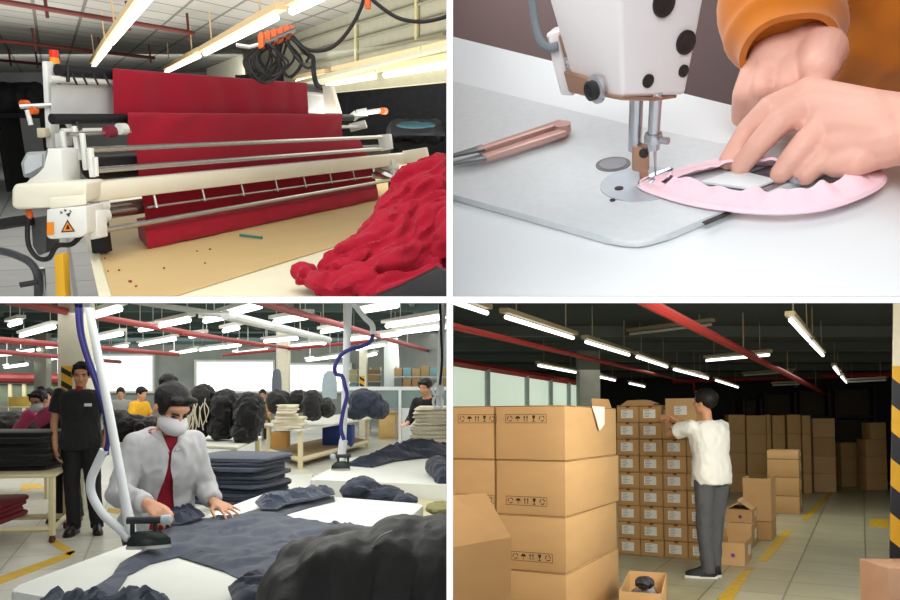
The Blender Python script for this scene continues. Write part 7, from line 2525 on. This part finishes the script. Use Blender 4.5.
# wiper unit behind on the left
yb = yN + 0.05
P = [hv(544.5, 34, yb), hv(560, 31, yb), (hv(566, 70, yb)), hv(574, 97, yb), hv(560, 96, yb), hv(552, 60, yb)]
bm = nb(); prism(bm, P, (0.006, 0.022, 0), bev=0.003); wu = mk('solenoid_box', bm, m_enam, mach2)
P = [hv(558, 36, yb - 0.004), hv(563, 34, yb - 0.004), hv(583, 68, yb - 0.004), hv(575, 72, yb - 0.004), hv(566, 64, yb - 0.004)]
bm = nb(); prism(bm, P, (0.0, 0.008, 0), bev=0.001); mk('inner_bracket', bm, m_brass, wu)
c = hv(570, 60.5, yb - 0.006); bm = nb(); lathe(bm, c, (0, -1, 0), [(0, 0.0055), (0.003, 0.005), (0.005, 0.003)], n=16); mk('screw', bm, m_nick, wu)
bm = nb(); tube(bm, spline([hv(530, -30, yb + 0.02), hv(533, 5, yb + 0.015), hv(536, 28, yb + 0.008), hv(541, 42, yb), hv(549, 48, yb - 0.004), hv(558, 46, yb - 0.004)], 8), 0.0042, n=10); mk('grey_cable', bm, mat('grey_cable', (110, 118, 124), 0.5), mach2)
# bars: vertical, above the needle plate
def vert(px, py, y):
    return hv(px, py, y)
foot_y = nf.y
bars = [('presser_bar', 636.5, 100, 634.8, 150, 0.0062, 0.008), ('needle_bar', 656, 98, 653.5, 139, 0.0055, -0.002)]
for nm, x0, y0, x1, y1, r, dy in bars:
    bm = nb(); cyl(bm, hv(x0, y0 - 6, yN + dy), hv(x1, y1, yN + dy), r, n=18); mk(nm, bm, m_nick, mach2)
c0, c1 = hv(653.5, 133, yN - 0.002), hv(653.2, 150, yN - 0.002)
bm = nb(); lathe(bm, c0, c1 - c0, [(0, 0.0075), (0.004, 0.0085), (0.008, 0.0085), (0.009, 0.0065), (0.015, 0.006)], n=18); nc = mk('needle_clamp', bm, m_nick, mach2)
c = hv(659.5, 140, yN - 0.006); bm = nb(); cyl(bm, c, c + Vector((0.008, -0.004, 0)), 0.0032, n=12); mk('clamp_screw', bm, m_nick, nc)
bm = nb(); lathe(bm, hv(655, 149, yN - 0.002), bp(655.5, 180) - hv(655, 149, yN - 0.002), [(0, 0.0016), (0.018, 0.0011), (0.03, 0.0008), (0.036, 0.0002)], n=10); mk('needle', bm, m_nick, mach2)
# presser foot: holder block, shank and toes
P = [hv(632, 147, yN), hv(649.5, 147, yN), hv(649.5, 170, yN), hv(643, 173, yN), hv(632, 171, yN)]
bm = nb(); prism(bm, P, (0, 0.010, 0), bev=0.0012); pf = mk('presser_foot', bm, m_brass, mach2)
c = hv(643.5, 153, yN - 0.001); bm = nb(); lathe(bm, c, (0.2, -1, 0), [(0, 0.0042), (0.003, 0.004), (0.004, 0.002)], n=14); mk('foot_screw', bm, m_hole, pf)
P = [hv(639, 170, yN + 0.002), hv(648, 171, yN + 0.002), hv(649, 181, yN + 0.002), hv(640, 182, yN + 0.002)]
bm = nb(); prism(bm, P, (0, 0.006, 0), bev=0.0008); mk('shank', bm, m_brass, pf)
a = bp(637, 184.5, 0.003)
for P in ([bp(637, 186, 0.0035), bp(648, 183, 0.0035), bp(671, 172, 0.0035), bp(673.5, 170, 0.007), bp(670, 169, 0.007), bp(655, 174, 0.0035), bp(640, 180, 0.0035)], [bp(639, 187.5, 0.003), bp(650, 186, 0.003), bp(664, 179.5, 0.003), bp(662, 177, 0.003), bp(648, 181.5, 0.003)]):
    bm = nb(); prism(bm, P, (0, 0, 0.0022), bev=0.0005); mk('foot_toe', bm, m_nick, pf)

# thread snips at the left
t = thing('thread_snips', bp(520, 140), 'pinkish metal thread snips lying on the bed plate at the left', 'snips')
m_snip = mat('snips_copper', (204, 164, 154), 0.35, metal=0.35, var=0.06)
for A_, B_, w in (((563, 123, 0.010), (478, 151, 0.010), 0.0062), ((564, 132, 0.008), (484, 158, 0.008), 0.0070)):
    a, b = bp(*A_), bp(*B_)
    d = (b - a).normalized(); u = d.cross(Vector((0, 0, 1))) * w
    bm = nb(); hexa(bm, [a - u - Vector((0, 0, 0.003)), a + u - Vector((0, 0, 0.003)), b + u * 0.8 - Vector((0, 0, 0.003)), b - u * 0.8 - Vector((0, 0, 0.003)), a - u + Vector((0, 0, 0.003)), a + u + Vector((0, 0, 0.003)), b + u * 0.8 + Vector((0, 0, 0.003)), b - u * 0.8 + Vector((0, 0, 0.003))], bev=0.0012); mk('arm', bm, m_snip, t)
a = bp(562.5, 128, 0.0085); bm = nb(); cyl(bm, a - Vector((0, 0, 0.0045)), a + Vector((0, 0, 0.005)), 0.0092, n=18); mk('spring_bend', bm, m_snip, t)
for A_, B_ in (((484, 149, 0.010), (452, 158, 0.008)), ((486, 158, 0.007), (452, 166, 0.006))):
    a, b = bp(*A_), bp(*B_)
    d = (b - a).normalized(); u = d.cross(Vector((0, 0, 1))) * 0.0072
    bm = nb(); prism(bm, [a - u, a + u, b + u * 0.55, b - u * 0.2], (0, 0, 0.003), bev=0.0005); mk('blade', bm, mat('blade_grey', (120, 126, 128), 0.3, metal=0.6), t)
for px, py in ((522, 143), (505, 141)):
    pass

# pink fabric band sewn into a loop
path = [(644, 188), (664, 197), (700, 206.5), (740, 212), (780, 214), (818, 210.5), (850, 201), (872, 190), (878, 180), (866, 171), (838, 166), (805, 165), (770, 164), (735, 164), (705, 169), (678, 176), (655, 181)]
C_ = [bp(*p) for p in path]
n_ = len(C_)
sm_ = []
for i in range(n_):
    a, b, c, d = C_[i - 1], C_[i], C_[(i + 1) % n_], C_[(i + 2) % n_]
    for k in range(8):
        s = k / 8
        sm_.append(0.5 * ((2 * b) + (c - a) * s + (2 * a - 5 * b + 4 * c - d) * s * s + (3 * b - a - 3 * c + d) * s ** 3))
cen = sum(sm_, Vector()) / len(sm_)
rs = []
m_ = len(sm_)
for i, p in enumerate(sm_):
    tt = (sm_[(i + 1) % m_] - sm_[i - 1]).normalized()
    o = tt.cross(Vector((0, 0, 1)))
    if o.dot(p - cen) < 0: o = -o
    px_f = i / m_
    k1 = noise.noise(Vector((math.cos(px_f * 6.283) * 3, math.sin(px_f * 6.283) * 3, 1)))
    k2 = noise.noise(Vector((math.cos(px_f * 6.283) * 6, math.sin(px_f * 6.283) * 6, 5)))
    wi = 0.019 + 0.004 * k1
    hi = 0.011 + 0.006 * k2 + 0.002
    if px_f < 0.05 or px_f > 0.95: wi, hi = 0.012, 0.006
    sec = [(0.004, 0.0006), (0.0065, 0.003), (0.004, 0.0058), (-0.002, 0.0062), (-wi * 0.5, hi * 0.75), (-wi, hi), (-wi - 0.0015, hi - 0.002), (-wi * 0.55, hi * 0.5 - 0.001), (-wi * 0.3, 0.0006)]
    rs.append([p + o * a + Vector((0, 0, b)) for a, b in sec])
bm = nb(); rings(bm, rs, closed=True)
bmesh.ops.subdivide_edges(bm, edges=[], cuts=0)
band = mk('pink_band', bm, m_pink, label='pale pink fabric band looped under the presser foot', cat='fabric')
bm = nb()
seam = [p + ((p - cen).normalized() * 0.0058) + Vector((0, 0, 0.0035)) for p in sm_]
tube(bm, [p + Vector((0, 0, 0.0028)) - (p - cen).normalized() * 0.004 for p in sm_[4:80]], 0.0006, n=5)
mk('seam_line', bm, mat('seam_pink', (222, 168, 190), 0.8), band)  # deeper pink line along the band's seam
bm = nb(); P = [bp(700, 186), bp(752, 193), bp(776, 184), bp(736, 174)]; prism(bm, [(p.x, p.y, ZB + 0.002) for p in P], (0, 0, 0.003), bev=0.001)
mk('white_guide', bm, m_tablew, label='white plastic seam guide lying inside the pink loop', cat='guide')
c = bp(800, 180)
bm = nb(); lathe(bm, Vector((c.x, c.y, ZB + 0.002)), (0, 0, 1), [(0, 0.012), (0.004, 0.012), (0.006, 0.009), (0.005, 0.004)], n=20); mk('steel_knob', bm, m_nick, label='small steel knob inside the pink loop under the hand', cat='knob')

# ---------------------------------------------------------------- the seamstress's hands
per = thing('person', tp(850, 150), 'person in a mustard knit guiding the pink band with both hands', 'person')
def J_(*a):
    return tp(a[0], a[1], a[2])
bm = nb()
n_up = Vector((0, 0, 1))
def chain(js, rad, flat=None):
    limb(bm, [J_(*j) for j in js], rad, n=14, flat=flat)
# front hand
chain([(1000, 139, 0.056), (915, 132, 0.046), (872, 122, 0.048)], [0.031, 0.029, 0.027])
chain([(872, 116, 0.054), (808, 94, 0.060)], [0.022, 0.0155])
chain([(876, 122, 0.052), (812, 106, 0.056)], [0.023, 0.0155])
chain([(880, 130, 0.048), (826, 124, 0.046)], [0.024, 0.0165])
chain([(886, 140, 0.042), (842, 146, 0.034)], [0.024, 0.0165])
ell(bm, J_(850, 116, 0.050), (0.034, 0.026, 0.022))
chain([(808, 94, 0.060), (770, 108, 0.055), (747, 131, 0.036), (728, 161, 0.014)], [0.0145, 0.0118, 0.0105, 0.0088])
chain([(812, 107, 0.055), (779, 122, 0.050), (757, 146, 0.032), (740, 168, 0.013)], [0.0145, 0.012, 0.0108, 0.0090])
chain([(828, 125, 0.045), (806, 143, 0.036), (793, 158, 0.026), (780, 174, 0.014)], [0.0150, 0.0125, 0.011, 0.0092])
chain([(845, 146, 0.034), (826, 157, 0.026), (815, 166, 0.020), (806, 176, 0.013)], [0.0145, 0.011, 0.0098, 0.0085])
chain([(884, 146, 0.036), (856, 161, 0.028), (836, 166, 0.022)], [0.018, 0.0135, 0.0105])
front = remesh(bm, 0.0021, 5)
mk('body', front, m_hand, per, label='front hand')
# back hand
bm = nb()
chain([(822, -40, 0.115), (812, 20, 0.095), (806, 52, 0.078)], [0.027, 0.026, 0.026])
chain([(806, 48, 0.080), (755, 70, 0.066)], [0.020, 0.0135])
ell(bm, J_(784, 58, 0.074), (0.034, 0.026, 0.024))
chain([(812, 44, 0.084), (773, 57, 0.076)], [0.021, 0.0140])
chain([(818, 44, 0.086), (795, 51, 0.082)], [0.021, 0.0140])
chain([(822, 52, 0.082), (820, 66, 0.078)], [0.024, 0.018])
chain([(754, 70, 0.066), (744, 94, 0.048), (740, 118, 0.020)], [0.0130, 0.0115, 0.0090])
chain([(772, 58, 0.076), (763, 88, 0.057), (760, 116, 0.026)], [0.0135, 0.0118, 0.0095])
chain([(795, 52, 0.081), (789, 84, 0.062), (784, 114, 0.030)], [0.0138, 0.0120, 0.0098])
chain([(820, 66, 0.078), (816, 92, 0.060), (812, 118, 0.032)], [0.0135, 0.0115, 0.0095])
chain([(808, 66, 0.060), (780, 104, 0.030), (766, 120, 0.014)], [0.017, 0.0125, 0.009])
mk('second_hand', remesh(bm, 0.0024, 5), m_hand, per)
# nails
for a_, b_ in (((728, 160, 0.016), (735, 146, 0.026)), ((740, 167, 0.015), (748, 154, 0.024))):
    p, q2 = J_(*a_), J_(*b_)
# sleeves
def sleeve(cs, rr, name, seed, label=None, cuff=True):
    pts = [J_(*c) for c in cs]
    pts = spline(pts, 7)
    m_ = len(pts)
    rad = []
    for i in range(m_):
        f = i / (m_ - 1) * (len(rr) - 1)
        k = int(min(f, len(rr) - 2)); rad.append(rr[k] * (1 - (f - k)) + rr[k + 1] * (f - k))
    bm = nb()
    u = None; ringsl = []
    for i in range(m_):
        tt = (pts[min(i + 1, m_ - 1)] - pts[max(i - 1, 0)]).normalized()
        if u is None: u, _ = basis(tt)
        u = (u - tt * u.dot(tt)).normalized(); v = tt.cross(u)
        ring = []
        for k in range(40):
            th = 2 * math.pi * k / 40
            q = pts[i] + (u * math.cos(th) + v * math.sin(th)) * rad[i]
            nn = noise.noise(q * 22 + Vector((seed, 0, 0)))
            fold = noise.noise(Vector((i * 0.22 + seed, math.cos(th) * 0.9, math.sin(th) * 0.9)))
            ring.append(pts[i] + (u * math.cos(th) + v * math.sin(th)) * (rad[i] * (1 + 0.06 * nn + 0.11 * fold)))
        ringsl.append(ring)
    # turned-in cuff
    inner = [[pts[i] + (q - pts[i]) * 0.86 for q in ringsl[i]] for i in (4, 2, 0)]
    rings(bm, inner + ringsl, cap=True)
    return mk(name, bm, m_knit, per, label=label)
sleeve([(789, 54, 0.080), (786, 32, 0.093), (782, 0, 0.115), (792, -50, 0.150), (800, -110, 0.19)], [0.046, 0.054, 0.060, 0.066, 0.07], 'sleeve', 1)
ts = [TR.at(888, 36, 1.02), TR.at(905, 0, 1.04), TR.at(905, -60, 1.06)]
bm = nb()
ell(bm, TR.at(905, 0, 1.06), (0.10, 0.09, 0.12), Matrix.Rotation(R(25), 3, 'Y'), nu=40, nv=26)
ell(bm, TR.at(870, 10, 1.04), (0.05, 0.06, 0.14), Matrix.Rotation(R(-18), 3, 'Y'), nu=30, nv=20)
ell(bm, TR.at(930, -60, 1.10), (0.16, 0.10, 0.16), nu=40, nv=26)
limb(bm, [TR.at(930, -10, 1.08), TR.at(955, -150, 1.13), TR.at(960, -330, 1.18)], [0.13, 0.16, 0.15], n=28)
limb(bm, [TR.at(985, -180, 1.10), TR.at(1075, -60, 0.98)], [0.075, 0.062], n=20)
limb(bm, [TR.at(1075, -60, 0.98), TR.at(1070, 90, 0.90), J_(992, 139, 0.056)], [0.062, 0.055, 0.044], n=20)
limb(bm, [TR.at(900, -190, 1.10), TR.at(815, -110, 1.06)], [0.075, 0.066], n=20)
bm = remesh(bm, 0.006, 6); wrinkle(bm, 0.006, 12, 3)
mk('knit_top', bm, m_knit, per)
bm = nb(); ell(bm, TR.at(900, 92, 1.16), (0.06, 0.05, 0.05)); bm2 = bm
mk('dark_skirt', bm2, m_mdark, per)
for px, py, r in ((745, 12, 0.0055), (736, 38, 0.0045)):
    pass
